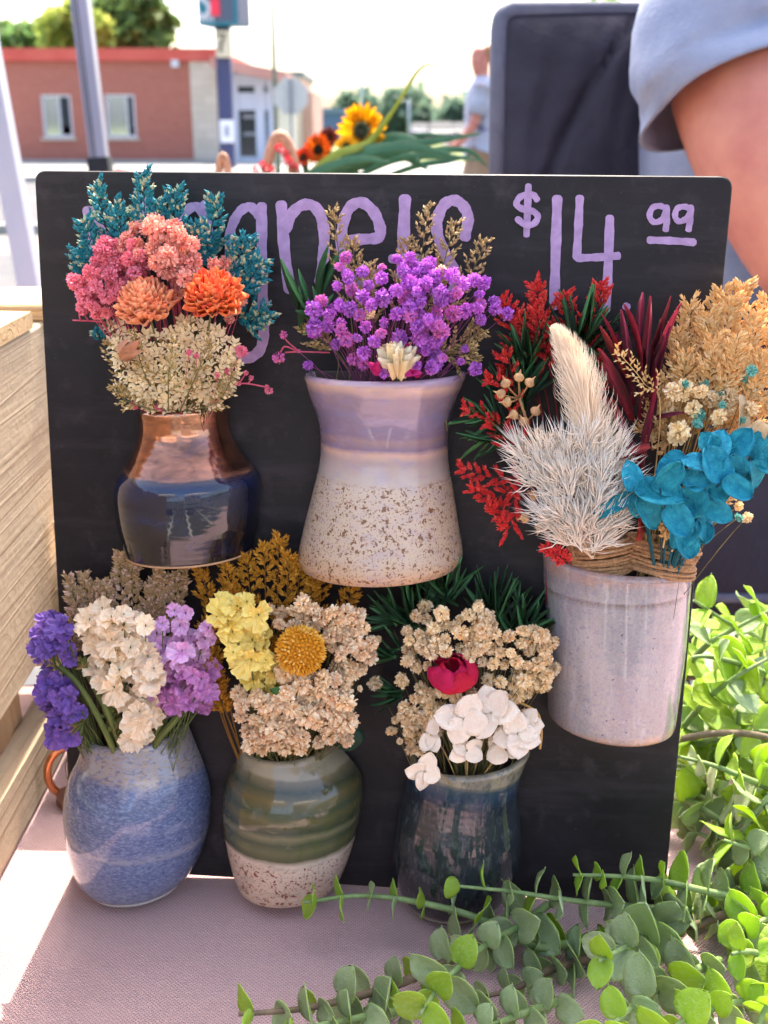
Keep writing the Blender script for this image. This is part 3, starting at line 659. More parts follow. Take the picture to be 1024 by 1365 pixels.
def vase(key, name, label, prof, m, m_in, m_foot=None, lip=.0022, df=1.0, grp=None):
    L = [P(a, b, .003) for a, b, c, d in prof]; Rr = [P(c, d, .003) for a, b, c, d in prof]
    Ls, Rs = catmull(L, 7), catmull(Rr, 7); n = len(Ls); NS = 44; base = (Ls[-1] + Rs[-1]) / 2
    axis = ((Ls[0] + Rs[0]) / 2 - base); H = axis.length; axis.normalize(); xx = (Rs[0] - Ls[0]).normalized(); xx = (xx - axis * xx.dot(axis)).normalized()
    yy = axis.cross(xx); MV = Matrix(((xx.x, yy.x, axis.x, base.x), (xx.y, yy.y, axis.y, base.y), (xx.z, yy.z, axis.z, base.z), (0, 0, 0, 1)))
    fwd = -yy
    rings = []
    def ring(c, ax, rad, dep=None): rings.append([c + ax * (rad * math.cos(a)) + fwd * (rad * df * math.sin(a)) for a in [R(-4) + (math.pi + R(8)) * k / NS for k in range(NS + 1)]])
    lr = lip
    def at(i): c = (Ls[i] + Rs[i]) / 2; ax = (Rs[i] - Ls[i]); return c, ax.normalized(), ax.length / 2
    c, ax, r0 = at(0); ni = 10
    for j in range(ni, -1, -1):                                      # inner wall, from inside up to the lip
        cj, axj, rj = at(min(n - 1, j * 2)); ring(cj, axj, rj - 2 * lr)
    for t in (.25, .5, .75): ring(c + axis * lr * math.sin(math.pi * t) * .9, ax, r0 - lr + lr * -math.cos(math.pi * t))
    for i in range(n): cj, axj, rj = at(i); ring(cj, axj, rj)
    cj, axj, rj = at(n - 1)
    ring(cj - axis * .0007, axj, rj * .965); ring(cj - axis * .0007, axj, rj * .5)
    mb = MB(); W_ = NS + 1
    for rg in rings: mb.v.extend([tuple(p) for p in rg])
    nin = ni + 3
    for i in range(len(rings) - 1):
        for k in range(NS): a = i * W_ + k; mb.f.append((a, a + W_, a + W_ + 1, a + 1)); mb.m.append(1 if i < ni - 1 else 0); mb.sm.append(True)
        a = i * W_; mb.f.append((a, a + NS, a + NS + W_, a + W_)); mb.m.append(1); mb.sm.append(False)
    mb.f.append(tuple(range(NS + 1))); mb.m.append(1); mb.sm.append(False)
    e = (len(rings) - 1) * W_; mb.f.append(tuple(e + k for k in range(NS, -1, -1))); mb.m.append(0); mb.sm.append(False)
    t = thing(name, label, 'vase', base + fwd * .01, 'magnet vases on the chalkboard')
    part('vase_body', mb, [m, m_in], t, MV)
    if m_foot:
        fb = MB(); ftub = [cj + axj * (rj * .97 * math.cos(a)) + fwd * (rj * .97 * df * math.sin(a)) - axis * .0004 for a in [math.pi * k / 30 for k in range(31)]]
        fb.tube(ftub, .0009, 8); part('foot_ring', fb, m_foot, t, MV)
    mg = MB(); cm = base + axis * H * .5 - fwd * .0025; mg.tube([cm - fwd * .0004, cm + fwd * .001], .008, 20); part('magnet', mg, mat('magnet', (60, 60, 62), metal=.6, rough=.4), t, MV)
    VASE[key] = dict(base=base, axis=axis, x=xx, fwd=fwd, H=H, mouth=(Ls[0] + Rs[0]) / 2, r=r0, M=MV)
    return t
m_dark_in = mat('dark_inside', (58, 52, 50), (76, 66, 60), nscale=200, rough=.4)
m_foot = mat('bare_clay', (196, 158, 120), (178, 140, 104), nscale=400, rough=.8, bump=.3, bscale=2000)
H1 = .064
vase('copper', 'magnet_vase', 'glossy copper necked vase with a navy blue belly, holding orange strawflowers', [(185, 548, 304, 542), (187, 572, 305, 568), (180, 598, 316, 595), (169, 620, 333, 617), (159, 636, 345, 634), (156, 658, 347, 656), (160, 692, 345, 690), (166, 718, 339, 716), (170, 732, 336, 730)],
     glaze('copper_navy_glaze', H1, [(0, (22, 20, 24)), (.3, (24, 26, 36)), (.44, (20, 26, 48)), (.56, (24, 34, 66)), (.60, (60, 48, 54)), (.615, (168, 112, 86)), (.75, (186, 120, 88)), (1, (206, 142, 106))], .035,
           var=[((24, 22, 26), 60, .45, .7, .75), ((36, 56, 104), 40, .54, .72, .4)], rstops=[(0, .06), (.58, .06), (.63, .16), (1, .14)], metalstops=[(0, 0), (.59, 0), (.64, .9), (1, .95)], coat=.6, ridges=.25, ridgep=.003, bumpn=.12), m_dark_in, m_foot)
H2 = .088
vase('lilac', 'magnet_vase', 'flared lilac topped vase over brown speckled cream, top row middle', [(407, 501, 622, 501), (414, 527, 612, 527), (424, 553, 602, 553), (428, 580, 597.5, 580), (428, 602, 597.5, 602), (424, 628, 600, 628), (417, 658, 605, 658), (407, 697, 611, 697), (400, 728, 616, 728), (398.5, 740, 617, 740), (403, 750, 612, 750)],
     glaze('lilac_glaze', H2, [(0, (196, 158, 120)), (.07, (190, 156, 122)), (.12, (190, 168, 142)), (.45, (196, 176, 152)), (.52, (184, 168, 156)), (.60, (174, 150, 142)), (.635, (204, 164, 142)), (.66, (132, 110, 128)), (.70, (154, 124, 122)), (.725, (134, 112, 130)), (.82, (136, 120, 140)), (.92, (146, 122, 132)), (.965, (206, 166, 146)), (1, (176, 150, 166))], .022,
           var=[((128, 126, 176), 90, .5, .75, .4), ((172, 142, 156), 150, .5, .75, .35)], speck=((118, 80, 46), 560, .62, 0, .47, (140, 100, 64)), rstops=[(0, .55), (.44, .5), (.5, .14), (1, .1)], ridges=.3, ridgep=.0045), m_dark_in)
H3 = .077
vase('grey', 'magnet_vase', 'straight pale grey lilac cup holding the teal, white and red flowers', [(723, 737, 923, 754), (724, 766, 920.5, 779), (726, 806, 917, 820), (727.5, 847, 913.5, 861), (728.5, 900, 907, 912), (729, 942, 900, 960), (733, 950, 896, 967)],
     glaze('grey_glaze', H3, [(0, (176, 132, 104)), (.03, (182, 150, 132)), (.06, (150, 142, 140)), (.5, (150, 147, 148)), (.84, (146, 142, 142)), (.875, (108, 90, 84)), (.89, (152, 147, 146)), (.965, (140, 132, 132)), (1, (164, 128, 112))], .012,
           var=[((138, 138, 158), 60, .45, .75, .5), ((180, 174, 174), 190, .5, .72, .6), ((138, 120, 124), 110, .5, .72, .6)], rough=.13, ridges=.35, ridgep=.006, streak=4, speck=((96, 84, 92), 300, .16, 0, 1.5, (140, 132, 142))), m_dark_in)
H4 = .070
vase('blue', 'magnet_vase', 'rounded mottled blue vase with statice, bottom row left', [(114, 975, 252, 969), (108, 1002, 264, 999), (96, 1030, 275, 1028), (90.5, 1060, 281, 1058), (91.5, 1092, 280, 1090), (97, 1122, 274, 1120), (104, 1148, 264, 1146), (112, 1164, 253, 1162), (122, 1172, 242, 1171)],
     glaze('blue_glaze', H4, [(0, (150, 150, 158)), (.06, (116, 124, 146)), (.3, (90, 104, 138)), (.42, (92, 106, 140)), (.46, (146, 144, 152)), (.49, (120, 124, 148)), (.53, (90, 102, 136)), (.8, (88, 101, 134)), (.95, (104, 110, 138)), (.985, (146, 136, 132)), (1, (160, 146, 132))], .04,
           var=[((140, 150, 180), 520, .46, .62, .75), ((54, 70, 122), 300, .5, .66, .7), ((164, 164, 180), 30, .56, .72, .5)], rough=.1, ridges=.2, ridgep=.005), m_dark_in, mat('grey_foot', (186, 180, 176), rough=.6))
H5 = .069
vase('green', 'magnet_vase', 'olive green banded vase with a red speckled white base, bottom row middle', [(322, 995, 447, 992), (313, 1012, 464, 1008), (304, 1032, 479, 1028), (298, 1058, 484, 1055), (299, 1087, 480.5, 1085), (303, 1110, 475, 1108), (308, 1136, 468, 1134), (315, 1162, 458, 1160), (320, 1172, 453, 1170)],
     glaze('green_glaze', H5, [(0, (204, 178, 154)), (.38, (214, 192, 170)), (.41, (170, 152, 128)), (.43, (84, 84, 52)), (.5, (102, 100, 64)), (.56, (72, 78, 52)), (.61, (122, 116, 84)), (.65, (62, 70, 50)), (.73, (94, 88, 54)), (.78, (64, 72, 52)), (.86, (100, 88, 52)), (.92, (60, 68, 50)), (.98, (116, 106, 80)), (1, (160, 150, 124))], .03,
           var=[((56, 74, 62), 70, .5, .75, .5), ((150, 140, 100), 160, .58, .75, .3)], speck=((128, 66, 44), 500, .56, 0, .36, (164, 110, 86)), rstops=[(0, .5), (.38, .45), (.42, .09), (1, .08)], ridges=.5, ridgep=.0055), m_dark_in)
H6 = .073
vase('dark', 'magnet_vase', 'dark slate blue gloss vase with a pale lip, bottom row right', [(546, 1008, 707, 1000), (543, 1022, 700, 1016), (541, 1040, 694, 1036), (534, 1068, 691, 1066), (526, 1105, 695, 1104), (524, 1138, 694.5, 1138), (527, 1162, 689, 1162), (534, 1182, 680, 1182), (541, 1191, 672, 1190)],
     glaze('slate_glaze', H6, [(0, (30, 26, 28)), (.12, (40, 40, 42)), (.5, (44, 48, 50)), (.72, (50, 54, 58)), (.82, (40, 44, 54)), (.9, (42, 60, 80)), (.965, (60, 78, 88)), (.992, (120, 116, 100)), (1, (150, 142, 120))], .03,
           var=[((84, 92, 90), 420, .52, .62, .6), ((36, 44, 62), 120, .5, .75, .55), ((46, 52, 78), 40, .58, .74, .3)], rough=.09, ridges=.25, ridgep=.004, streak=3), m_dark_in, mat('pale_foot', (150, 140, 126), rough=.6))
# ================================================================ FLOWER TEMPLATES (unit size, shared by all copies)
def t_grain(nseg=5):
    m = MB(); m.v = [(0, 0, 0)] + [(.22 * math.cos(a), .42, .22 * math.sin(a)) for a in [2 * math.pi * k / nseg for k in range(nseg)]] + [(0, 1, 0)]
    for k in range(nseg):
        a, b = 1 + k, 1 + (k + 1) % nseg
        m.f += [(0, b, a), (a, b, nseg + 1)]; m.m += [0, 0]; m.sm += [False, False]
    return m
GRAIN = t_grain(); GRAIN4 = t_grain(4)
def t_blossom(seed, n=96, flat=1.0):
    r = random.Random(seed); m = MB()
    for i in range(12):                                               # a small dense heart
        pass
    for i in range(n):
        z = 1 - 2 * (i + .5) / n; a = i * 2.39996 + r.uniform(-.3, .3); q = math.sqrt(max(0, 1 - z * z))
        d = Vector((q * math.cos(a), q * math.sin(a), z * flat)); s = (d.orthogonal().normalized()); s = (Matrix.Rotation(r.uniform(0, 6.28), 3, d) @ s)
        u = d.cross(s); L = r.uniform(.78, 1.08); w = r.uniform(.13, .22); bend = r.uniform(-.12, .28)
        b = d * .25; mid = d * (L * .72); tip = d * L + s * bend
        m.add([b, mid - u * w + s * .06, mid + u * w + s * .06, tip - u * w * .75, tip + u * w * .75, tip + d * .05 - s * .1], [(0, 1, 2), (1, 3, 4, 2), (3, 5, 4)], r.choice((0, 0, 0, 1)), False)
    return m
def t_fan(seed, r):
    m = MB(); bend, cup = r.uniform(-.1, .5), r.uniform(0, .3); na = 7
    for i in range(5):
        t = i / 4
        for k in range(na):
            s = -1 + 2 * k / (na - 1); w = .08 + .50 * t ** .75; pl = math.sin(k * 2.2 + seed) * .10 * t
            m.v.append((s * w, t * (1 - .16 * s * s) + (r.uniform(-.09, .09) if i == 4 else 0), -bend * t * t + cup * s * s * t + pl + (r.uniform(-.12, .12) if i == 4 else 0)))
    for i in range(4):
        for k in range(na - 1): a = i * na + k; m.f.append((a, a + 1, a + na + 1, a + na)); m.m.append(0); m.sm.append(False)
    return m
def t_floret(seed, lobes=5, depth=.55, ruffle=.16):
    """papery floret of five crumpled petals in a loose cup, axis +Z, radius about 1"""
    r = random.Random(seed); m = MB(); ph = r.uniform(0, 6.28)
    for k in range(lobes + seed % 2):
        a = ph + k * 2 * math.pi / (lobes + seed % 2) + r.uniform(-.2, .2); op = R(r.uniform(34, 78)); rad = Vector((math.cos(a), math.sin(a), 0))
        d = rad * math.sin(op) + Vector((0, 0, math.cos(op))); n = Vector((0, 0, 1)) * math.sin(op) - rad * math.cos(op)
        p = t_fan(seed * 7 + k, r); q = [Vector(v) + rvec(r) * .055 for v in p.v]; p.v = [tuple(v) for v in q]; p.sm = [False] * len(p.f)
        m.put(p, frame((0, 0, -.45), d, n, r.uniform(.95, 1.25), r.uniform(.9, 1.25)))
    for k in range(4):
        a = k * 1.57 + ph; m.put(GRAIN4, frame((0, 0, -1.1), (math.cos(a) * .35, math.sin(a) * .35, 1), (1, 0, 0), .9, .5), 1)
    m.sm = [False] * len(m.f)
    return m
def t_star(seed, n=5):
    r = random.Random(seed); m = MB(); c = len(m.v)
    for k in range(n):
        a = 2 * math.pi * (k + r.uniform(-.15, .15)) / n; L = r.uniform(.85, 1.1); d = Vector((math.cos(a), math.sin(a), 0)); s = Vector((-math.sin(a), math.cos(a), 0)); up = Vector((0, 0, 1)); z = r.uniform(.05, .4)
        m.add([up * -.3, d * .5 - s * .3 + up * .02, d * .5 + s * .3 + up * .02, d * L + up * z], [(0, 1, 2), (1, 3, 2)], 0, False)
    m.put(GRAIN4, frame((0, 0, -1.5), (0, 0, 1), (1, 0, 0), 1.5, 1.3), 1)
    return m
def t_blade(n=5, wfun=None, bend=.25, fold=.12, twist=0.0, seed=0, wob=0.0):
    """leaf along +Y, width 1 at the widest, length 1, normal +Z"""
    r = random.Random(seed); m = MB(); wfun = wfun or (lambda t: math.sin(math.pi * min(1, t * .92 + .06)) ** .8)
    for i in range(n + 1):
        t = i / n; w = .5 * wfun(t); a = twist * t; z = -bend * t * t
        for s in (-1, 0, 1):
            x = s * w; zz = z + fold * abs(s) * w * 2 + (r.uniform(-wob, wob) if s else 0)
            m.v.append((x * math.cos(a), t, zz + x * math.sin(a)))
    for i in range(n):
        for s in (0, 1):
            a = i * 3 + s; m.f.append((a, a + 1, a + 4, a + 3)); m.m.append(0); m.sm.append(True)
    return m
def t_oval(seed, n=7, na=5, bend=.2, cup=.15, tip=.0, wob=.04, wmax=.42, ex=.62):
    """broad petal or leaf along +Y (length 1), with relief veins"""
    r = random.Random(seed); m = MB()
    for i in range(n + 1):
        t = .5 - .5 * math.cos(math.pi * i / n); w = wmax * max(.03, math.sqrt(max(0, 1 - abs(2 * t ** ex - 1) ** 2.2)))
        for k in range(na):
            s = -1 + 2 * k / (na - 1)
            z = -bend * t * t + cup * s * s * w * 2 + wob * math.sin(7 * t + 2.2 * s * 3 + seed) * (abs(s) + .2) + r.uniform(-wob, wob) * .4 * abs(s)
            y = t + (-.05 * s * s if t > .8 else 0) + (.06 * tip if (i == n and k == na // 2) else 0)
            m.v.append((s * w, y, z))
    for i in range(n):
        for k in range(na - 1):
            a = i * na + k; m.f.append((a, a + 1, a + na + 1, a + na)); m.m.append(0); m.sm.append(True)
    return m
def thicken(t, th, rim=0):
    """give a sheet template two sides and a rim"""
    n = len(t.v); m = MB(); nrm = [Vector() for _ in t.v]; cnt = {}
    for f in t.f:
        a, b, c = (Vector(t.v[f[i]]) for i in (0, 1, 2)); nn = (b - a).cross(c - a)
        for i in f: nrm[i] += nn
        for i in range(len(f)):
            e = (f[i], f[(i + 1) % len(f)]); k = tuple(sorted(e)); cnt.setdefault(k, []).append(e)
    m.v = list(t.v) + [tuple(Vector(t.v[i]) - (nrm[i].normalized() if nrm[i].length > 0 else Vector((0, 0, 1))) * th) for i in range(n)]
    m.f = list(t.f) + [tuple(n + i for i in reversed(f)) for f in t.f]; m.m = t.m + t.m; m.sm = t.sm + t.sm
    for k, es in cnt.items():
        if len(es) == 1: a, b = es[0]; m.f.append((b, a, a + n, b + n)); m.m.append(rim); m.sm.append(False)
    return m
def shared(t, name, mats): return t.mesh(name, mats)

# ---------------------------------------------------------------- placement helpers
def inpoly(x, y, pl):
    c = False; j = len(pl) - 1
    for i in range(len(pl)):
        if (pl[i][1] > y) != (pl[j][1] > y) and x < (pl[j][0] - pl[i][0]) * (y - pl[i][1]) / (pl[j][1] - pl[i][1]) + pl[i][0]: c = not c
        j = i
    return c
def scatter(pl, n, dmin, seed):
    r = random.Random(seed); xs = [p[0] for p in pl]; ys = [p[1] for p in pl]; out = []
    for _ in range(n * 60):
        x, y = r.uniform(min(xs), max(xs)), r.uniform(min(ys), max(ys))
        if inpoly(x, y, pl) and all((x - a) ** 2 + (y - b) ** 2 > dmin * dmin for a, b in out):
            out.append((x, y))
            if len(out) >= n: break
    return out
def dome(x, y, cx, cy, rx, ry): return math.sqrt(max(0, 1 - ((x - cx) / rx) ** 2 - ((y - cy) / ry) ** 2))
def mouthpt(key, fx, fd, fz=-.25):
    V = VASE[key]; return V['mouth'] + V['x'] * V['r'] * fx + V['fwd'] * V['r'] * fd + V['axis'] * V['H'] * fz
ORD = ['leftmost', 'second from the left', 'third from the left', 'fourth from the left', 'fifth from the left', 'sixth from the left', 'seventh from the left', 'eighth from the left', 'ninth from the left', 'tenth from the left', 'eleventh from the left', 'twelfth from the left']

def sprig(label, path, mats, cat='flower sprig', group=None, nside=9, slen=26, bud=7, budw=1.0, dens=1.0, start=.35, spread=.75, seed=0, stem_r=.9, tipdens=1.0, name='flower_sprig', curl=.0, plan=.5):
    """path: [(px,py,h)...] from the vase to the tip; side twigs carry rows of small buds"""
    nside = int(nside * 1.7); slen *= 1.15; thin = budw < .7; bud *= 1.0 if thin else 1.22; dens *= 1.5 if thin else 1.5; budw *= 1.0 if thin else 1.2
    r = random.Random(seed); pts = catmull([P(*p) if len(p) == 3 and not isinstance(p, Vector) else p for p in path], 8)
    s = S(pts[-1]); t = thing(name, label, cat, pts[0], group); st, bd_ = MB(), MB(); n = len(pts)
    st.tube(pts, [s * stem_r * (1.3 - .9 * i / n) for i in range(n)], 5)
    def at(q): f = q * (n - 1); i = min(n - 2, int(f)); return pts[i].lerp(pts[i + 1], f - i), (pts[i + 1] - pts[i]).normalized()
    def twig(p0, d, L, side):
        q = [p0]; dd = d.copy(); k = max(3, int(L / (s * 5)))
        for j in range(k):
            dd = (dd + BV * .06 + rvec(r) * .13 + side * curl).normalized(); q.append(q[-1] + dd * L / k)
        st.tube(q, s * .55, 4, 0, False)
        m = max(3, int(L / (s * bud * .34) * dens))
        for j in range(m):
            f = (j + .5) / m; ii = min(k - 1, int(f * k)); p = q[ii].lerp(q[ii + 1], f * k - ii); ax = (q[ii + 1] - q[ii]).normalized()
            o = Matrix.Rotation(j * 2.4 + r.uniform(-.5, .5), 3, ax) @ ax.orthogonal().normalized()
            o = (o + BN * .25).normalized(); bl = s * bud * r.uniform(.75, 1.2) * (1.1 - .35 * f)
            bd_.put(GRAIN, frame(p - o * s * .3, ax * (.9 if f < .9 else 2) + o * spread, o, bl, bl * budw), r.choice((0, 0, 0, 0, 1)) if f < .8 else r.choice((0, 0, 1)), False)
    for k in range(nside):
        f = start + (1 - start) * (k + .3) / nside; p, d = at(f); sd_ = BN.cross(d).normalized() * (1 if k % 2 else -1)
        sd_ = (sd_ + BN * r.uniform(-plan, plan * 1.3)).normalized()
        L = s * slen * r.uniform(.7, 1.25) * (1.15 - .75 * (f - start) / (1 - start)); twig(p, (d * .8 + sd_ * .75).normalized(), L, sd_)
    p, d = at(.90 if n > 4 else .8); twig(p, d, (pts[-1] - p).length * 1.05, BN * .1)
    part('stem', st, mats[0], t); part('buds', bd_, mats[1:], t)
    return t

BLOS = {}
def spray(label, pts, mats, key, fx=0, cat='filler flowers', group=None, seed=0, name='flower_spray', tmpl='blossom', fl=1.0, pull=.5, partname='blossom', stem_r=.55, flat=False, cen=None, up=.35, kids=True):
    """pts: [(px,py,h,r)] -> a blossom of radius r px at each, all stems gathered in the mouth of the vase"""
    r = random.Random(seed); base = mouthpt(key, fx, .45); t = thing(name, label, cat, base, group); st = MB()
    c = cen and P(*cen); kk = (tmpl, mats[1].name, mats[2].name)
    if kk not in BLOS:
        mk = {'blossom': lambda i: t_blossom(i), 'star': lambda i: t_star(i), 'floret': lambda i: t_floret(i)}[tmpl]
        BLOS[kk] = [shared(mk(i + 1), partname, [mats[1], mats[2]]) for i in range(5)]
    for x, y, h, q in pts:
        if tmpl == 'blossom': h += r.uniform(-.005, .005); q *= r.uniform(.74, 1.02)
        p = P(x, y, h); s = S(p); rad = q * s
        if tmpl == 'blossom': M = frame(p, rvec(r), rvec(r), rad, rad * r.uniform(.68, 1.12))
        else:
            nd = (BN * .75 + rvec(r) * .5 + BV * up + ((p - c).normalized() * .8 if c else Vector())).normalized(); M = frame(p, nd.orthogonal(), nd, rad) @ Matrix.Rotation(r.uniform(0, 6.3), 4, 'Z')
        link(partname, BLOS[kk][r.randrange(5)], t, M)
        b = base + VASE[key]['x'] * r.uniform(-.3, .3) * VASE[key]['r'] + BN * r.uniform(-.3, .3) * VASE[key]['r']
        mid = p.lerp(b, .45) - BN * rad * 1.2 + BV * s * 8 + BU * s * r.uniform(-6, 6)
        st.tube(bez(p - BN * rad * .3, mid, b, 5), s * stem_r, 4, 0, False)
    part('stems', st, mats[0], t)
    return t
def leaves(label, specs, m, stemm, path, cat='leaf sprig', group=None, name='leaf_sprig', th=.00025, tm=None, seed=0, stem_r=1.0):
    """specs: [(x0,y0,h0,x1,y1,h1,wpx)] individual leaves from foot to tip; path: the stem"""
    r = random.Random(seed); pts = catmull([P(*p) for p in path], 6); s = S(pts[0]); t = thing(name, label, cat, pts[0], group)
    mb = MB(); mb.tube(pts, [s * stem_r * (1.2 - .6 * i / len(pts)) for i in range(len(pts))], 5); part('stem', mb, stemm, t)
    key = (m.name, id(tm))
    if key not in BLOS:
        BLOS[key] = [shared(thicken(t_blade(6, tm, b, f, tw, i), .012), 'leaf', [m]) for i, (b, f, tw) in enumerate(((.12, .2, .2), (.2, .15, -.3), (-.05, .2, .1)))]
    for (x0, y0, h0, x1, y1, h1, w) in specs:
        a, b = P(x0, y0, h0), P(x1, y1, h1); d = b - a; L = d.length; nn = (BN + BV * .2 + rvec(r) * .45)
        M = frame(a, d, nn, L, w * S(a) * 1.0); link('leaf', BLOS[key][r.randrange(3)], t, M)
    return t
def fan(x, y, n, L, a0, a1, h, w, seed, jit=4):
    """leaf specs radiating from (x,y); angles in degrees, 90 = up"""
    r = random.Random(seed); out = []; n = int(n * 1.45); w *= .64
    for k in range(n):
        a = R(a0 + (a1 - a0) * (k + .5) / n + r.uniform(-6, 6)); q = L * r.uniform(.75, 1.15)
        x0, y0 = x + r.uniform(-jit, jit), y + r.uniform(-jit, jit)
        out.append((x0, y0, h + r.uniform(-.002, .002), x0 + q * math.cos(a), y0 - q * math.sin(a), h + r.uniform(-.004, .008), w * r.uniform(.8, 1.2)))
    return out
def strawflower(label, cx, cy, h, rad, axis, mats, key, n=74, open0=6, open1=105, name='strawflower', wid=.42, seed=0, cat='strawflower', dome_=0):
    r = random.Random(seed); c = P(cx, cy, h); s = S(c); t = thing(name, label, cat, c); ax = Vector(axis).normalized(); e1 = ax.orthogonal().normalized(); e2 = ax.cross(e1)
    k0 = ('straw', mats[0].name, mats[1].name)
    if k0 not in BLOS:
        wf = lambda q: (math.sin(math.pi * min(1, q * .86 + .12)) ** .7)
        BLOS[k0] = [[shared(thicken(t_blade(5, wf, b, .35, 0, i, .03), .02), 'petal', [m]) for i, b in enumerate((-.25, -.15, -.32))] for m in mats[:2]]
    for i in range(n):
        f = (i + .5) / n; a = i * 2.39996; th = R(open0 + (open1 - open0) * f ** .8); d = ax * math.cos(th) + (e1 * math.cos(a) + e2 * math.sin(a)) * math.sin(th)
        d = (d + rvec(r) * .15).normalized(); L = rad * s * (.80 + .22 * math.sin(f * 2.6)) * r.uniform(.9, 1.1); rad_dir = (e1 * math.cos(a) + e2 * math.sin(a))
        nn = ax * math.sin(th) - rad_dir * math.cos(th)
        if dome_:
            fi = R(122 * f ** .62); L = rad * s * (.46 + .22 * f) * r.uniform(.78, 1.2); M = frame(c + (ax * (math.cos(fi) * .62 - .22) + rad_dir * math.sin(fi) * .66) * rad * s, d, nn, L, L * wid * r.uniform(.9, 1.2) * 1.25)
        else: M = frame(c - ax * rad * s * (.12 + .50 * f ** 1.6) + rad_dir * rad * s * (.06 + .30 * f ** .7), d, nn, L, L * wid * (.75 + .5 * f))
        link('petal', BLOS[k0][0 if r.random() > .25 + .35 * f else 1][r.randrange(3)], t, M)
    st = MB(); b = mouthpt(key, r.uniform(-.2, .2), .4); st.tube(bez(c - ax * rad * s * .3, c.lerp(b, .5) - BN * .002, b, 6), s * 1.6, 6); part('stem', st, mats[2], t)
    cal = MB(); cal.put(GRAIN, frame(c - ax * rad * s * .80, ax, e1, rad * s * .6, rad * s * .8), 0, True); part('calyx', cal, mats[2], t)
    return t

# ---------------------------------------------------------------- flower materials
m_teal = mat('teal_bud', (44, 142, 150), (28, 112, 126), 500, rough=.6, trans=.15); m_tealtip = mat('teal_bud_tip', (206, 190, 140), (96, 160, 150), 900, rough=.6)
m_tealst = mat('teal_stem', (26, 70, 74), rough=.7)
m_pinkst = mat('pink_stem', (196, 72, 104), (206, 96, 110), rough=.7)
m_pink = mat('pink_petal', (244, 140, 158), (246, 156, 164), 1.5, rough=.8, trans=.14, rnd=.12); m_pink2 = mat('pink_petal_deep', (234, 112, 140), (242, 144, 154), 1.5, rough=.8, trans=.14, rnd=.12)
m_sal = mat('salmon_petal', (250, 178, 158), (252, 194, 170), 1.5, rough=.8, trans=.14, rnd=.12); m_sal2 = mat('salmon_petal_deep', (240, 142, 132), (246, 166, 146), 1.5, rough=.8, trans=.14, rnd=.12)
m_or1 = mat('orange_bract', (248, 98, 56), (250, 134, 80), 2.5, rough=.45, trans=.12, rnd=.12); m_or2 = mat('amber_bract', (252, 160, 98), (250, 124, 72), 2.5, rough=.45, trans=.12, rnd=.1)
m_am1 = mat('peach_bract', (252, 142, 98), (254, 170, 124), 2.5, rough=.45, trans=.12, rnd=.1); m_am2 = mat('pale_peach_bract', (250, 186, 138), (240, 140, 92), 2.5, rough=.45, trans=.12, rnd=.1)
m_olst = mat('olive_stem', (122, 112, 66), (98, 92, 52), 300, rough=.7); m_grst = mat('green_stem', (84, 102, 54), (108, 116, 66), 200, rough=.6)
m_cream = mat('cream_petal', (252, 228, 180), (244, 214, 162), 1.5, rough=.8, trans=.14, rnd=.1); m_cream2 = mat('cream_calyx', (186, 156, 96), (156, 132, 78), 1.5, rough=.8, rnd=.1)
m_ivory = mat('ivory_petal', (255, 238, 204), (255, 226, 184), 1.5, rough=.8, trans=.14, rnd=.08); m_ivory2 = mat('ivory_shade', (252, 216, 170), (246, 200, 150), 1.5, rough=.8, trans=.14, rnd=.08)
m_buff = mat('buff_petal', (255, 238, 200), (252, 226, 180), 1.5, rough=.8, trans=.14, rnd=.1); m_buff2 = mat('buff_deep', (248, 214, 160), (236, 196, 136), 1.5, rough=.8, trans=.25, rnd=.1)
m_pur = mat('orchid_petal', (194, 112, 212), (212, 130, 214), 1.5, rough=.8, trans=.14, rnd=.16); m_pur2 = mat('orchid_deep', (160, 80, 190), (194, 96, 190), 1.5, rough=.8, trans=.14, rnd=.16)
m_mag = mat('orchid_pink', (216, 106, 182), (222, 130, 190), 1.5, rough=.8, trans=.14, rnd=.12)
m_pst = mat('plum_stem', (138, 62, 112), (112, 60, 92), rough=.7)
m_tan = mat('tan_bud', (176, 150, 102), (146, 120, 76), 700, rough=.75); m_tan2 = mat('tan_bud_tip', (206, 178, 132), (222, 190, 120), 700, rough=.75)
m_dust = mat('dusty_bud', (190, 160, 118), (160, 132, 92), 700, rough=.8); m_dust2 = mat('dusty_bud_tip', (220, 188, 158), (206, 170, 156), 700, rough=.8)
m_must = mat('mustard_bud', (190, 132, 32), (160, 106, 22), 700, rough=.7); m_must2 = mat('mustard_tip', (212, 158, 52), (186, 126, 40), 700, rough=.7); m_mustst = mat('mustard_stem', (140, 98, 36), rough=.7)
m_red = mat('red_bud', (226, 56, 50), (196, 38, 42), 700, rough=.55, trans=.15); m_red2 = mat('red_tip', (230, 96, 76), (214, 60, 54), 700, rough=.55, trans=.15); m_redst = mat('red_stem', (120, 40, 36), rough=.7)
m_leafd = mat('dark_leaf', (62, 116, 66), (84, 138, 78), 3, rough=.45, trans=.12, rnd=.15); m_ferng = mat('fern_leaf', (104, 160, 96), (76, 134, 84), 3, rough=.5, trans=.1, rnd=.18)
m_burg = mat('burgundy_leaf', (192, 58, 70), (150, 42, 54), 3, rough=.5, trans=.12, rnd=.2)
m_vio = mat('violet_petal', (138, 106, 184), (112, 82, 162), 1.6, rough=.75, trans=.16, rnd=.15); m_vio2 = mat('violet_deep', (84, 54, 144), (106, 72, 160), 1.6, rough=.75, trans=.25, rnd=.12)
m_mau = mat('mauve_petal', (238, 200, 230), (224, 160, 212), 1.6, rough=.75, trans=.16, rnd=.14); m_mau2 = mat('mauve_deep', (204, 126, 190), (226, 168, 216), 1.6, rough=.75, trans=.25, rnd=.12)
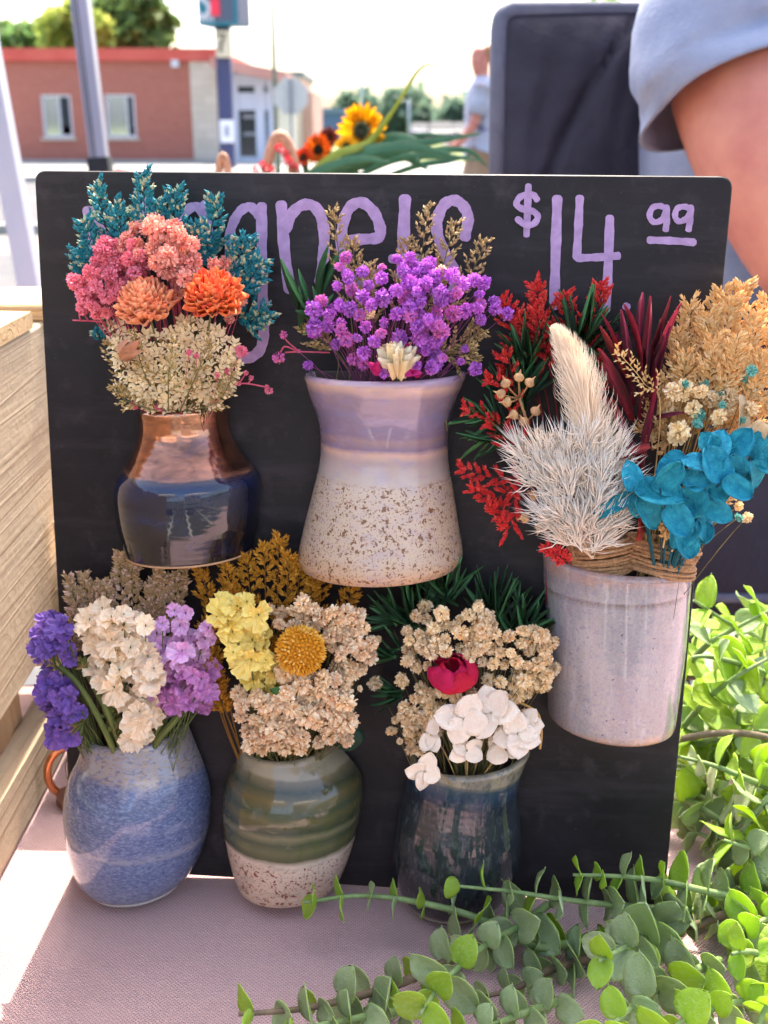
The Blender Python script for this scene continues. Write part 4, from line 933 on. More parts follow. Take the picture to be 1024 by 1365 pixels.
m_crs = mat('statice_cream', (255, 240, 212), (254, 228, 190), 1.6, rough=.75, trans=.16, rnd=.08); m_crs2 = mat('statice_cream_eye', (216, 182, 136), (178, 148, 98), 1.6, rough=.75, rnd=.08)
m_yel = mat('statice_yellow', (250, 230, 136), (246, 216, 112), 1.6, rough=.75, trans=.16, rnd=.08); m_yel2 = mat('statice_yellow_eye', (218, 182, 84), (196, 160, 70), 1.6, rough=.75, rnd=.08)

# ================================================================ BOUQUET IN THE COPPER VASE
r_ = random.Random(11)
tips = [(104, 332, .012), (128, 246, .014), (112, 296, .016), (152, 270, .016), (190, 232, .016), (212, 268, .014), (236, 252, .013), (262, 300, .015), (290, 263, .010), (330, 318, .010), (350, 348, .012), (356, 416, .013)]
mids = [(150, 420), (165, 380), (158, 400), (185, 400), (200, 360), (215, 370), (228, 370), (246, 390), (262, 380), (285, 400), (300, 410), (305, 440)]
for k, ((x, y, h), (mx, my)) in enumerate(zip(tips, mids)):
    sprig('teal dyed sprig above the copper vase, ' + ORD[k], [mouthpt('copper', (k - 5.5) * .08, .3), (mx, my, .010), ((x + mx) / 2 + (x - mx) * .08, (y + my) / 2, h), (x, y, h + .004)],
          [m_tealst, m_teal, m_tealtip], group='teal sprigs in the copper vase', nside=10, slen=30, bud=8.5, budw=1.25, dens=1.3, start=.42, seed=20 + k, spread=.55)
sprig('small teal curl poking out low left of the copper vase bouquet', [mouthpt('copper', -.5, .4), (150, 480, .012), (128, 440, .014)], [m_tealst, m_teal, m_tealtip], nside=3, slen=10, bud=7, budw=1.2, start=.75, seed=33)
pk = [(x, y, .016 + .010 * dome(x, y, 150, 380, 80, 90), r_.uniform(10, 15)) for x, y in scatter([(98, 372), (122, 352), (140, 322), (172, 318), (196, 352), (180, 372), (158, 385), (138, 425), (112, 412)], 34, 11, 1)]
spray('hot pink gypsophila cluster at the left of the copper vase bouquet', pk, [m_pinkst, m_pink, m_pink2], 'copper', -.3, seed=1)
sp_ = [(x, y, .018 + .010 * dome(x, y, 230, 350, 80, 80), r_.uniform(11, 16)) for x, y in scatter([(160, 330), (176, 305), (200, 292), (232, 300), (262, 330), (264, 372), (246, 392), (226, 400), (232, 372), (205, 350), (190, 345)], 34, 13, 2)]
sp_ += [(200, 300, .03, 14), (232, 308, .028, 10), (226, 342, .034, 17), (258, 345, .03, 14)]
spray('salmon pink gypsophila cluster above the two strawflowers', sp_, [m_pinkst, m_sal, m_sal2], 'copper', .1, seed=2)
spray('salmon pink gypsophila tucked beside the right strawflower', [(300, 350, .016, 11), (315, 385, .018, 13), (322, 400, .02, 11), (314, 412, .02, 9), (306, 425, .018, 10), (262, 372, .018, 12), (285, 352, .016, 11), (302, 368, .016, 10)], [m_pinkst, m_sal, m_sal2], 'copper', .3, seed=3)
strawflower('peach strawflower on the left in the copper vase', 195, 404, .034, 37, BN * .5 + BV * 1.0 - BU * .12, [m_am1, m_am2, m_olst], 'copper', 150, 4, 74, wid=.44, seed=1, dome_=1)
strawflower('deep orange strawflower on the right in the copper vase', 284, 393, .034, 37, BN * .62 + BV * .95 + BU * .14, [m_or1, m_or2, m_olst], 'copper', 150, 4, 74, wid=.44, seed=2, dome_=1)
cs = [(x, y, .014 + .018 * dome(x, y, 232, 480, 105, 75), r_.uniform(4.5, 10) if r_.random() < .7 else r_.uniform(9, 12)) for x, y in scatter([(132, 420), (158, 428), (172, 440), (222, 445), (240, 418), (262, 425), (300, 440), (322, 465), (326, 488), (306, 524), (284, 546), (190, 546), (160, 520), (150, 470)], 200, 7.2, 3)]
spray('cream sea lavender mass filling the lower half of the copper vase bouquet', cs, [m_olst, m_cream, m_cream2], 'copper', 0, seed=4, tmpl='star', name='sea_lavender', stem_r=.8, cen=(235, 545, .0))
spray('tiny pink gypsophila buds among the cream sea lavender', [(252, 470, .036, 5), (262, 474, .036, 5), (322, 468, .03, 11), (304, 495, .03, 7), (213, 543, .026, 9), (178, 541, .024, 8), (290, 500, .033, 5)], [m_pinkst, m_pink2, m_pink], 'copper', .2, seed=5)
t = leaves('pale peach papery bract on the left of the cream sea lavender', [(160, 477, .034, 184, 455, .037, 15), (160, 477, .034, 190, 466, .039, 13), (158, 470, .032, 172, 452, .034, 12)], mat('peach_paper', (244, 184, 142), (236, 160, 120), 3, rough=.5, trans=.3), m_olst, [(190, 520, .02), (160, 478, .032)], name='papery_bract', cat='bract')
def twig(label, paths, buds, ms, mb_, key, seed=0):
    c = P(*paths[0][0]); t = thing('flower_twig', label, 'flower twig', c); mb = MB(); s = S(c)
    for p in paths: mb.tube(catmull([P(*q) for q in p], 5), s * 1.1, 5)
    part('stem', mb, ms, t); kk = ('tw', mb_[0].name)
    if kk not in BLOS: BLOS[kk] = [shared(t_blossom(40 + i, 40), 'blossom', list(mb_)) for i in range(2)]
    r = random.Random(seed)
    for x, y, h, q in buds: link('blossom', BLOS[kk][r.randrange(2)], t, frame(P(x, y, h), rvec(r), rvec(r), q * S(P(x, y, h))))
for k, q in enumerate([[(200, 545, .02), (160, 500, .022), (142, 455, .024)], [(215, 545, .024), (190, 490, .032), (178, 440, .034)], [(240, 548, .026), (262, 500, .034), (280, 455, .034)], [(250, 548, .022), (292, 510, .026), (318, 462, .024)], [(225, 548, .03), (225, 500, .038), (232, 452, .038)], [(210, 548, .026), (170, 535, .026), (152, 515, .026)], [(255, 548, .026), (290, 535, .03), (312, 500, .028)]]):
    sprig('tan bud spike in the cream sea lavender, ' + ['far left', 'left of the middle', 'right of the middle', 'far right', 'in the very middle', 'low at the left rim', 'low at the right rim'][k], q, [m_olst, m_cream2, m_cream], cat='bud spike', group='tan bud spikes in the copper vase', nside=6, slen=17, bud=7, budw=.95, dens=.8, start=.25, seed=300 + k, spread=.7)
twig('bare pink twig sticking out at the left edge of the copper vase bouquet', [[(142, 430, .02), (122, 428, .018), (97, 427, .018)], [(118, 428, .018), (112, 415, .019), (116, 402, .02)], [(108, 428, .018), (106, 420, .02), (107, 402, .02)]], [(110, 417, .02, 4.5)], m_pinkst, (m_pink2, m_pink), 'copper')
twig('pink twig reaching right out of the copper vase bouquet', [[(280, 545, .02), (300, 520, .022), (322, 511, .022), (356, 516, .022)], [(318, 512, .022), (328, 498, .022)], [(330, 512, .022), (336, 505, .022)]], [(359, 521, .022, 6), (356, 516, .022, 4), (328, 497, .022, 4), (335, 504, .022, 4), (318, 511, .022, 4)], m_pinkst, (m_pink2, m_sal), 'copper')

# ================================================================ BOUQUET IN THE LILAC VASE
tips = [(410, 432, .012), (444, 278, .012), (470, 320, .012), (492, 352, .014), (545, 318, .010), (572, 274, .012), (606, 296, .012), (648, 320, .012), (640, 440, .014), (632, 470, .016)]
for k, (x, y, h) in enumerate(tips):
    bx_ = 512 + (x - 520) * .55; by_ = 450 if y < 420 else 480
    sprig('straw sea lavender sprig behind purple gypsophila, ' + ORD[k], [mouthpt('lilac', (x - 520) / 160, .3), (bx_, by_, .012), ((bx_ * .35 + x * .65), by_ * .4 + y * .6, h), (x, y, h + .003)], [m_olst, m_tan, m_tan2], group='straw sprigs in the lilac vase', nside=9, slen=26, bud=7.5, budw=.9, dens=.85, start=.4, seed=50 + k, spread=.6)
pp = scatter([(425, 400), (440, 372), (452, 350), (480, 352), (500, 362), (528, 340), (545, 330), (572, 352), (600, 362), (640, 372), (664, 380), (660, 402), (640, 430), (612, 420), (590, 430), (590, 494), (556, 496), (545, 470), (510, 455), (495, 480), (470, 498), (462, 470), (420, 440), (408, 425)], 66, 14, 4)
pp = [(x, y, .014 + .026 * dome(x, y, 525, 420, 140, 110), r_.uniform(8.5, 13)) for x, y in pp]
pp += [(x, y, .040 - .0002 * abs(y - 420), r_.uniform(10, 14)) for x, y in scatter([(540, 345), (575, 350), (592, 400), (590, 490), (562, 494), (548, 440)], 22, 12, 5)]
pa_ = [p for i, p in enumerate(pp) if i % 4]; pb_ = [p for i, p in enumerate(pp) if i % 4 == 0]
spray('dense purple gypsophila mass standing in the lilac vase', pa_, [m_pst, m_pur, m_pur2], 'lilac', 0, seed=6)
spray('pinker gypsophila blossoms mixed through the purple mass', pb_ + [(461, 343, .03, 9), (640, 405, .026, 12)], [m_pst, m_mag, m_pur], 'lilac', .1, seed=7)
spray('loose purple gypsophila blossoms low at both sides of the lilac rim', [(408, 404, .016, 9), (441, 411, .02, 7), (420, 442, .02, 10), (411, 487, .022, 8), (400, 470, .018, 0.1), (634, 492, .022, 13), (620, 465, .022, 6), (614, 482, .024, 8), (660, 412, .02, 12), (676, 418, .016, 11), (594, 448, .03, 6), (512, 497, .036, 10), (455, 430, .03, 8), (645, 378, .02, 12), (600, 395, .03, 11)], [m_pst, m_pur, m_pur2], 'lilac', .2, seed=8)
spray('pale cream gypsophila blossoms between the purple ones', [(588, 362, .032, 11), (492, 418, .036, 8), (470, 372, .03, 0.1)], [m_pst, m_buff, m_buff2], 'lilac', 0, seed=9)
leaves('dark green narrow leaves left of the purple gypsophila', [(428, 440, .012, 377, 343, .016, 12), (418, 420, .012, 398, 362, .018, 9), (425, 400, .012, 440, 326, .012, 12), (428, 400, .012, 452, 330, .01, 10), (400, 440, .014, 398, 380, .016, 9), (426, 432, .015, 420, 384, .02, 12), (430, 425, .016, 446, 392, .02, 10), (428, 432, .014, 393, 415, .02, 10), (440, 440, .016, 404, 442, .02, 9), (430, 440, .015, 418, 405, .02, 11)], m_leafd, m_grst, [(470, 500, .010), (432, 440, .012), (420, 400, .012)], seed=3)
m_iv = mat('ivory_bract', (252, 240, 214), (226, 206, 168), 2.5, rough=.45, trans=.12, rnd=.05)
strawflower('half open ivory strawflower at the middle of the lilac rim', 530, 484, .036, 36, BV * 1 + BN * .25, [m_iv, m_cream, m_olst], 'lilac', 64, 2, 50, wid=.26, seed=3)
leaves('magenta petals tucked at the rim beside the ivory strawflower', [(506, 500, .04, 492, 483, .043, 14), (500, 500, .04, 504, 480, .044, 12), (540, 501, .044, 562, 496, .046, 12), (560, 501, .04, 545, 492, .046, 10), (548, 478, .036, 540, 456, .036, 14)], mat('magenta_petal', (200, 30, 110), (220, 50, 130), 3, rough=.5, trans=.3), m_pst, [(515, 510, .03), (505, 498, .04)], name='magenta_petals', cat='petals')
twig('pink twig reaching left of the lilac rim', [[(440, 470, .018), (400, 469, .018), (380, 470, .018)], [(398, 468, .018), (384, 456, .018), (377, 447, .018)], [(396, 468, .018), (380, 462, .02), (374, 470, .02)]], [(372, 477, .018, 9), (378, 446, .018, 6), (399, 468, .018, 3)], m_pinkst, (m_mag, m_pink2), 'lilac')
# ================================================================ BOUQUET IN THE GREY CUP
tips = [(712, 378, .010), (752, 392, .010), (802, 378, .012), (690, 420, .010), (668, 398, .010), (668, 470, .012), (712, 405, .012), (780, 420, .012), (795, 470, .012)]
for k, (x, y, h) in enumerate(sorted(tips)):
    sprig('crimson sprig atop the grey cup bouquet, ' + ORD[k], [mouthpt('grey', (x - 780) / 120, .25), (770 + (x - 770) * .45, 560, .012), (x * .8 + 770 * .2, y + 50, h), (x, y, h + .004)], [m_redst, m_red, m_red2], group='red sprigs at the top of the grey cup bouquet', nside=8, slen=26, bud=7.5, budw=.9, dens=1.35, start=.5, seed=80 + k, spread=.5)
tips = [(672, 475, .02), (648, 505, .022), (618, 545, .02), (612, 622, .02), (625, 650, .022), (650, 672, .022), (668, 690, .022), (650, 560, .02)]
for k, (x, y, h) in enumerate(sorted(tips, key=lambda q: q[1])):
    sprig('red sprig on the left flank of the grey cup, ' + ['topmost', 'second from the top', 'third from the top', 'fourth from the top', 'fifth from the top', 'third from the bottom', 'second from the bottom', 'lowest'][k], [mouthpt('grey', -.6, .35), (705, 650 + (y - 600) * .2, .020), ((x + 690) / 2, y + 14, h), (x, y, h + .004)], [m_redst, m_red, m_red2], group='red sprigs on the left of the grey cup bouquet', nside=7, slen=20, bud=7.2, budw=.9, dens=1.5, start=.4, seed=95 + k, spread=.5)
sprig('small red sprig lying over the left rim of the grey cup', [(762, 752, .038), (745, 742, .042), (726, 730, .042)], [m_redst, m_red, m_red2], nside=6, slen=13, bud=8, budw=1.1, dens=1.4, start=.1, seed=120)
wn_ = lambda t: math.sin(math.pi * min(1, t * .9 + .08)) ** .6
lf = fan(690, 540, 15, 72, 35, 150, .014, 7, 1, 12) + fan(676, 580, 12, 62, 95, 230, .016, 7, 2, 10) + fan(700, 490, 12, 66, 50, 140, .012, 7, 3, 10) + fan(775, 470, 14, 76, 30, 120, .014, 7, 4, 14) + fan(660, 560, 8, 50, 150, 220, .016, 7, 9, 8)
leaves('green needle leaved sprig left of the white plume', lf[:55] + lf[75:], m_ferng, m_grst, [(765, 740, .02), (705, 610, .014), (690, 500, .014)], tm=wn_, seed=4)
leaves('green needle leaved sprig right of the white plume', lf[55:75], m_leafd, m_grst, [(780, 740, .014), (785, 560, .012), (775, 450, .012)], tm=wn_, seed=5)
leaves('pair of broad green blades crossing behind the white plume tip', [(760, 470, .014, 732, 440, .02, 9), (745, 455, .014, 800, 474, .02, 12), (800, 540, .014, 798, 452, .016, 12), (735, 442, .018, 790, 470, .02, 10)], m_leafd, m_grst, [(785, 740, .016), (790, 560, .014), (772, 470, .014)], seed=6)
# stem of seed pods
t = thing('seed_pod_stem', 'branching stem of tan pointed seed pods left of the white plume', 'seed pods', mouthpt('grey', -.5, .5)); mb = MB()
pods = [(674, 511, 110), (692, 503, 80), (706, 510, 50), (668, 525, 160), (676, 536, 180), (685, 553, 200), (714, 548, 60), (698, 562, 120), (718, 577, 80), (732, 583, 40), (699, 592, 200), (722, 600, 20), (700, 690, 190), (720, 703, 250), (712, 660, 150)]
node = [(735, 625, .03), (716, 600, .03), (702, 560, .028), (692, 530, .026)]
mb.tube(catmull([mouthpt('grey', -.4, .6)] + [P(*q) for q in node], 6), .0006, 6)
pm = t_grain(8); pod = MB()
for j, (q, z) in enumerate([(.1, 0), (.34, .12), (.46, .3), (.42, .5), (.24, .68), (.1, .78), (.07, .95), (.03, 1.12)]):
    for k in range(10): pod.v.append((q * math.cos(k * .6283), z, q * math.sin(k * .6283)))
for j in range(7):
    for k in range(10): a, b = j * 10 + k, j * 10 + (k + 1) % 10; pod.f.append((a, b, b + 10, a + 10)); pod.m.append(0); pod.sm.append(True)
pod.f.append(tuple(reversed(range(10)))); pod.m.append(0); pod.sm.append(True)
podme = pod.mesh('pod', mat('tan_pod', (204, 160, 112), (178, 132, 88), 2.5, rough=.55, rnd=.12, bump=.2, bscale=8))
for x, y, a in pods:
    p = P(x, y, .034); nr = min(node, key=lambda q: (q[0] - x) ** 2 + (q[1] - y - 14) ** 2); mb.tube(bez(P(*nr), P((x + nr[0]) / 2, (y + nr[1]) / 2 + 4, .032), p, 5), .0004, 5)
    d = BU * math.cos(R(a)) + BV * math.sin(R(a)) + BN * .3; link('pod', podme, t, frame(p - d.normalized() * 6 * S(p), d, BN, 16 * S(p)))
part('stem', mb, mat('tan_stem', (176, 132, 92), rough=.6), t)
# burgundy leaves
bl = [(858, 560, .018, 873, 402, .02, 12), (850, 540, .018, 838, 420, .02, 11), (848, 520, .018, 822, 425, .022, 11), (870, 520, .018, 912, 410, .02, 11), (866, 545, .018, 898, 440, .022, 11), (862, 500, .02, 850, 410, .018, 10), (846, 560, .02, 808, 470, .024, 13), (842, 580, .02, 806, 525, .026, 13), (850, 590, .024, 804, 520, .03, 12), (848, 600, .026, 815, 560, .03, 12), (866, 580, .022, 884, 470, .024, 12), (852, 610, .026, 826, 540, .03, 13), (862, 620, .024, 876, 540, .026, 12), (872, 594, .034, 796, 622, .037, 14), (856, 640, .026, 838, 570, .03, 13), (850, 660, .024, 868, 590, .028, 13), (868, 540, .02, 886, 430, .016, 10), (848, 520, .016, 830, 450, .014, 10), (845, 550, .022, 815, 488, .028, 12), (860, 700, .026, 846, 620, .03, 14), (855, 720, .026, 866, 640, .03, 14), (858, 470, .018, 862, 395, .016, 9), (868, 480, .018, 900, 400, .016, 9), (842, 500, .02, 812, 440, .022, 10), (875, 560, .022, 915, 555, .028, 7)]
bl = [(x0 - 6, y0, h0 + .008, x1 - 8 + (x1 - 850) * .1, y1 - 6, h1 + .008, w * 1.05) for x0, y0, h0, x1, y1, h1, w in bl]
leaves('burgundy narrow leaved branch in the middle of the grey cup bouquet', bl, m_burg, mat('burg_stem', (96, 36, 40), rough=.6), [(852, 750, .024), (858, 620, .020), (858, 500, .016), (862, 430, .016)], tm=wn_, seed=7, stem_r=2)
# bunny-tail plume
t = thing('pampas_plume', 'soft cream pampas plume pointing up from the white feathery fern', 'plume', mouthpt('grey', -.3, .7)); r = random.Random(5); mb = MB()
ax_ = catmull([P(*q) for q in ((790, 740, .036), (790, 600, .040), (775, 520, .038), (757, 470, .036), (741, 440, .034))], 12); n_ = len(ax_)
for i in range(6500):
    f = .10 + .90 * r.random() ** .8; q = f * (n_ - 1); k = min(n_ - 2, int(q)); p = ax_[k].lerp(ax_[k + 1], q - k); d = (ax_[k + 1] - ax_[k]).normalized(); s = S(p)
    o = rvec(r); o = (o - d * o.dot(d)).normalized(); L = s * (5 + 74 * (1 - max(f, .36)) ** .8) * r.uniform(.6, 1.15)
    dd = (d * 1.0 + o * r.uniform(.10, .16 + .95 * (1 - f))).normalized(); e = p + dd * L; e2 = e + (d * .7 + o * .1) * L * .25; sd_ = dd.cross(BN + rvec(r) * .3).normalized() * s * .42
    mb.add([p - sd_, p + sd_, e + sd_ * .7, e - sd_ * .7, e2], [(0, 1, 2, 3), (3, 2, 4)], 0, True)
part('plume_hairs', mb, mat('plume_cream', (252, 234, 206), (244, 220, 190), 60, rough=.8, trans=.12), t, kind='stuff')
mb = MB(); mb.tube(ax_, .0008, 6); part('stem', mb, m_olst, t)
# white feathery fern
t = thing('feathery_fern', 'bleached white feathery fern fanning over the left rim of the grey cup', 'fern', mouthpt('grey', -.35, .8)); r = random.Random(6); mb = MB(); st = MB()
wp = scatter([(700, 615), (690, 595), (728, 596), (760, 590), (790, 580), (818, 600), (830, 620), (838, 660), (830, 700), (795, 735), (740, 725), (722, 690), (735, 650), (706, 650)], 46, 15, 8)
root = P(790, 745, .034)
for x, y in wp:
    p = P(x, y, .034 + .012 * dome(x, y, 775, 640, 90, 120) + r.uniform(-.003, .003)); s = S(p); a0 = math.atan2(770 - y, (x - 782) * 1.5)
    st.tube(bez(root, P(785 + (x - 785) * .3, 745 - (760 - y) * .45, .034), p, 5), .0004, 4, 0, False); ad = BU * math.cos(a0) + BV * math.sin(a0)
    for k in range(42):
        a = a0 + r.gauss(0, .62); el = r.uniform(-.05, .7); d = (BU * math.cos(a) + BV * math.sin(a)) * math.cos(el) + BN * math.sin(el); L = s * r.uniform(24, 46) * (.62 if y < 575 else 1)
        b = p + ad * s * r.uniform(-12, 8); cv = (rvec(r) * .12 + ad * .22) * L; c1 = b + d * L * .5; e = b + d * L + cv; w = s * r.uniform(.8, 1.2); side = d.orthogonal().normalized(); side = Matrix.Rotation(r.uniform(0, 6), 3, d) @ side; s2 = d.cross(side)
        mb.add([b + side * w * .6, b - side * w * .3 + s2 * w * .5, b - side * w * .3 - s2 * w * .5, c1 + side * w, c1 - side * w * .5 + s2 * w * .8, c1 - side * w * .5 - s2 * w * .8, e], [(0, 1, 4, 3), (1, 2, 5, 4), (2, 0, 3, 5), (3, 4, 6), (4, 5, 6), (5, 3, 6)], 0, True)
part('needles', mb, mat('bleached_white', (255, 244, 226), (255, 236, 212), 40, rough=.7, trans=.12), t, kind='stuff'); part('stem', st, mat('bleached_stem', (226, 200, 170), rough=.7), t)
# bleached golden fern, upper right
m_bf = mat('golden_fern', (244, 208, 146), (236, 190, 120), 300, rough=.75, trans=.35); m_bf2 = mat('golden_fern_tip', (250, 226, 176), (240, 204, 140), 300, rough=.75, trans=.35); m_bfst = mat('golden_fern_stem', (218, 176, 112), rough=.7)
tips = [(896, 440, .020), (912, 405, .018), (938, 418, .022), (955, 386, .018), (968, 398, .022), (984, 380, .018), (1000, 420, .024), (1018, 400, .016), (1032, 450, .02), (905, 470, .026), (945, 455, .028), (1010, 470, .026), (885, 520, .028), (975, 450, .03), (1040, 490, .024)]
for k, (x, y, h) in enumerate(sorted(tips)):
    sprig('golden fern frond above the teal petals, ' + (ORD + ['third from the right', 'second from the right', 'rightmost'])[k], [mouthpt('grey', .3 + (x - 950) / 400, .4), (914 + (x - 950) * .45, 610, .022), (x * .85 + 935 * .15, y + 62, h), (x + 8, y, h + .002)], [m_bfst, m_bf, m_bf2], cat='fern frond', group='bleached fern fronds in the grey cup', nside=15, slen=34, bud=12, budw=.55, dens=1.15, start=.40, seed=130 + k, spread=.4, name='fern_frond', plan=.25)
sprig('thin pale straw fern stem in front of the burgundy leaves', [mouthpt('grey', .2, .6), (880, 560, .034), (858, 510, .036), (820, 465, .036)], [m_bfst, m_bf, m_bf2], cat='fern frond', nside=9, slen=20, bud=9, budw=.5, dens=.5, start=.45, seed=150, name='fern_frond')
for k, q in enumerate([[(884, 730, .04), (890, 690, .042), (880, 640, .04)], [(895, 735, .042), (940, 690, .04), (985, 640, .036)], [(870, 600, .03), (868, 560, .03), (884, 500, .03)]]):
    sprig(['golden fern fragment under the teal petals at the twine', 'golden fern fragment below the right end of the teal petals', 'golden fern fragment between burgundy leaves and cream gypsophila'][k], q, [m_bfst, m_bf, m_bf2], cat='fern frond', nside=12, slen=22, bud=10, budw=.55, dens=1.1, start=.1, seed=160 + k, name='fern_frond')
gp = [(912, 520, .032, 17), (898, 522, .032, 14), (948, 532, .034, 17), (905, 577, .038, 17), (934, 522, .03, 12), (970, 530, .032, 15), (958, 556, .034, 15), (1005, 520, .028, 15), (972, 545, .03, 12), (890, 545, .03, 12), (1000, 545, .03, 13), (925, 545, .034, 12), (978, 660, .03, 9), (985, 675, .03, 9), (996, 690, .03, 9), (960, 680, .03, 8)]
spray('cream gypsophila blossoms above the teal petals in the grey cup', gp, [m_olst, m_cream, m_buff], 'grey', .4, seed=30)
m_mint = mat('mint_petal', (120, 190, 172), (156, 210, 190), 1.5, rough=.7, trans=.3, rnd=.1); m_mint2 = mat('mint_deep', (60, 140, 140), (90, 170, 160), 1.5, rough=.7, trans=.3)
spray('mint and teal dyed gypsophila blossoms among the cream ones', [(932, 553, .04, 13), (938, 594, .04, 11), (939, 512, .034, 9), (963, 525, .034, 8), (930, 565, .038, 8), (1002, 494, .03, 11), (992, 505, .03, 6), (963, 540, .036, 7), (990, 560, .036, 7), (914, 512, .036, 6), (985, 690, .032, 9)], [m_olst, m_mint, m_mint2], 'grey', .4, seed=31)
leaves('broad cream papery petals behind the right of the teal petals', [(985, 590, .034, 993, 530, .037, 26), (985, 600, .034, 1016, 560, .038, 30), (990, 610, .036, 1035, 572, .036, 24), (970, 620, .034, 985, 580, .036, 20)], mat('paper_cream', (250, 228, 188), (240, 210, 160), 3, rough=.5, trans=.4), m_olst, [(915, 740, .03), (960, 650, .03), (985, 595, .034)], name='papery_petals', cat='petals', tm=lambda t: (math.sin(math.pi * min(1, t * .75 + .15)) ** .5))
# teal hydrangea
m_hyd = mat('teal_hydrangea', (16, 128, 154), (50, 170, 184), 4, rough=.55, trans=.10, rnd=.2, bump=.4, bscale=22, bdist=.03); m_hydst = mat('teal_dark_stem', (26, 84, 92), rough=.7)
t = thing('hydrangea', 'big teal dyed hydrangea petals spilling over the right rim of the grey cup', 'hydrangea', mouthpt('grey', .5, .7)); r = random.Random(9)
PET = [shared(thicken(t_oval(i, 8, 7, b, c, 1, .03, .36, .72), .012), 'petal', [m_hyd]) for i, (b, c) in enumerate(((.22, .26), (.4, .16), (-.12, .3)))]
HY = .010
hp = [(848, 655, 838, 618, 30), (843, 658, 792, 690, 22), (846, 655, 905, 668, 44), (850, 662, 880, 700, 44), (845, 660, 862, 690, 34), (905, 640, 868, 648, 40), (935, 650, 905, 690, 46), (940, 650, 912, 628, 36), (925, 670, 890, 690, 40), (950, 610, 966, 575, 36), (945, 620, 920, 610, 30), (962, 640, 938, 600, 44), (945, 650, 975, 650, 44), (958, 660, 962, 615, 44), (975, 610, 1000, 575, 38), (978, 605, 985, 640, 36), (985, 625, 1002, 655, 38), (962, 640, 996, 660, 34), (925, 690, 900, 728, 38), (930, 690, 950, 715, 36), (905, 700, 918, 738, 36), (940, 675, 975, 690, 32), (1000, 610, 1030, 575, 40), (1005, 612, 1034, 625, 40), (1000, 615, 1012, 652, 34), (920, 655, 945, 690, 40), (890, 672, 915, 708, 40), (955, 600, 936, 580, 30), (935, 640, 955, 668, 40), (880, 650, 905, 618, 34), (915, 610, 875, 632, 34), (950, 700, 925, 722, 30)]
st = MB()
for k, (x0, y0, x1, y1, w) in enumerate(hp):
    h = .040 + HY * (x0 < 900) * .8 + .010 * dome((x0 + x1) / 2, (y0 + y1) / 2, 925, 650, 95, 80) + r.uniform(-.002, .003); a, b = P(x0, y0, h), P(x1, y1, h + r.uniform(-.004, .005)); L = (b - a).length * 1.12
    link('petal', PET[k % 3], t, frame(a, b - a, BN + BV * .45 + rvec(r) * .4, L, w * S(a) * 1.3)); st.tube(bez(a, P(x0 * .5 + 445, y0 * .5 + 360, .034), mouthpt('grey', .5, .6), 5), .0005, 4)
part('stem', st, m_hydst, t)
# twine around the two bundles
m_tw = mat('jute', (192, 150, 108), (156, 112, 74), 900, rough=.85, bump=.6, bscale=1600)
for (cx, cy, w, hgt, rot, lab) in ((803, 738, 41, 40, -8, 'jute twine wound round the white fern bundle, left of two'), (880, 742, 46, 40, 10, 'jute twine wound round the teal hydrangea bundle, right of two')):
    c = P(cx, cy, .021); s = S(c); t = thing('jute_twine', lab, 'twine', c, 'jute twine bindings in the grey cup'); r = random.Random(cx); axb = (BV + BU * math.tan(R(rot))).normalized(); e1 = BU - axb * BU.dot(axb); e1.normalize(); e2 = axb.cross(e1)
    if e2.dot(BN) < 0: e2 = -e2
    for k in range(13):
        q = []; z0 = (k / 12 - .5) * hgt * s; ti = r.uniform(-.16, .16); bul = 1 + r.uniform(-.06, .1)
        for j in range(25):
            a = 2 * math.pi * j / 24; q.append(c + axb * (z0 + ti * w * s * math.sin(a + k) * .5) + e1 * (w * s * bul * math.cos(a)) + e2 * (.0095 * bul * math.sin(a)) + rvec(r) * s * .5)
        mb = MB(); mb.tube(catmull(q, 2), [s * 2.6 * (1 + .16 * math.sin(i * 2.1)) for i in range(49)], 7, cap=False); part('coil', mb, m_tw, t)
    mb = MB()
    for k in range(26):
        a = r.uniform(.2, 2.9); p = c + axb * r.uniform(-.5, .5) * hgt * s + e1 * (w * s * math.cos(a) * 1.04) + e2 * .0105 * math.sin(a); mb.tube(catmull([p, p + (rvec(r) + BN) * s * 4, p + (rvec(r) * 1.4 + BN) * s * 8], 3), s * .3, 3, 0, False)
    part('loose_fibres', mb, m_tw, t)
mb = MB(); c = P(918, 742, .03); s = S(c); mb.tube([c + BU * s * 10 * math.cos(a) * (1 - a * .03) + BV * s * 10 * math.sin(a) for a in [k * .4 for k in range(19)]], s * .45, 5)
solo('loose_fibre', mb, m_tw, 'single curled twine fibre at the right rim of the grey cup', 'fibre', c)

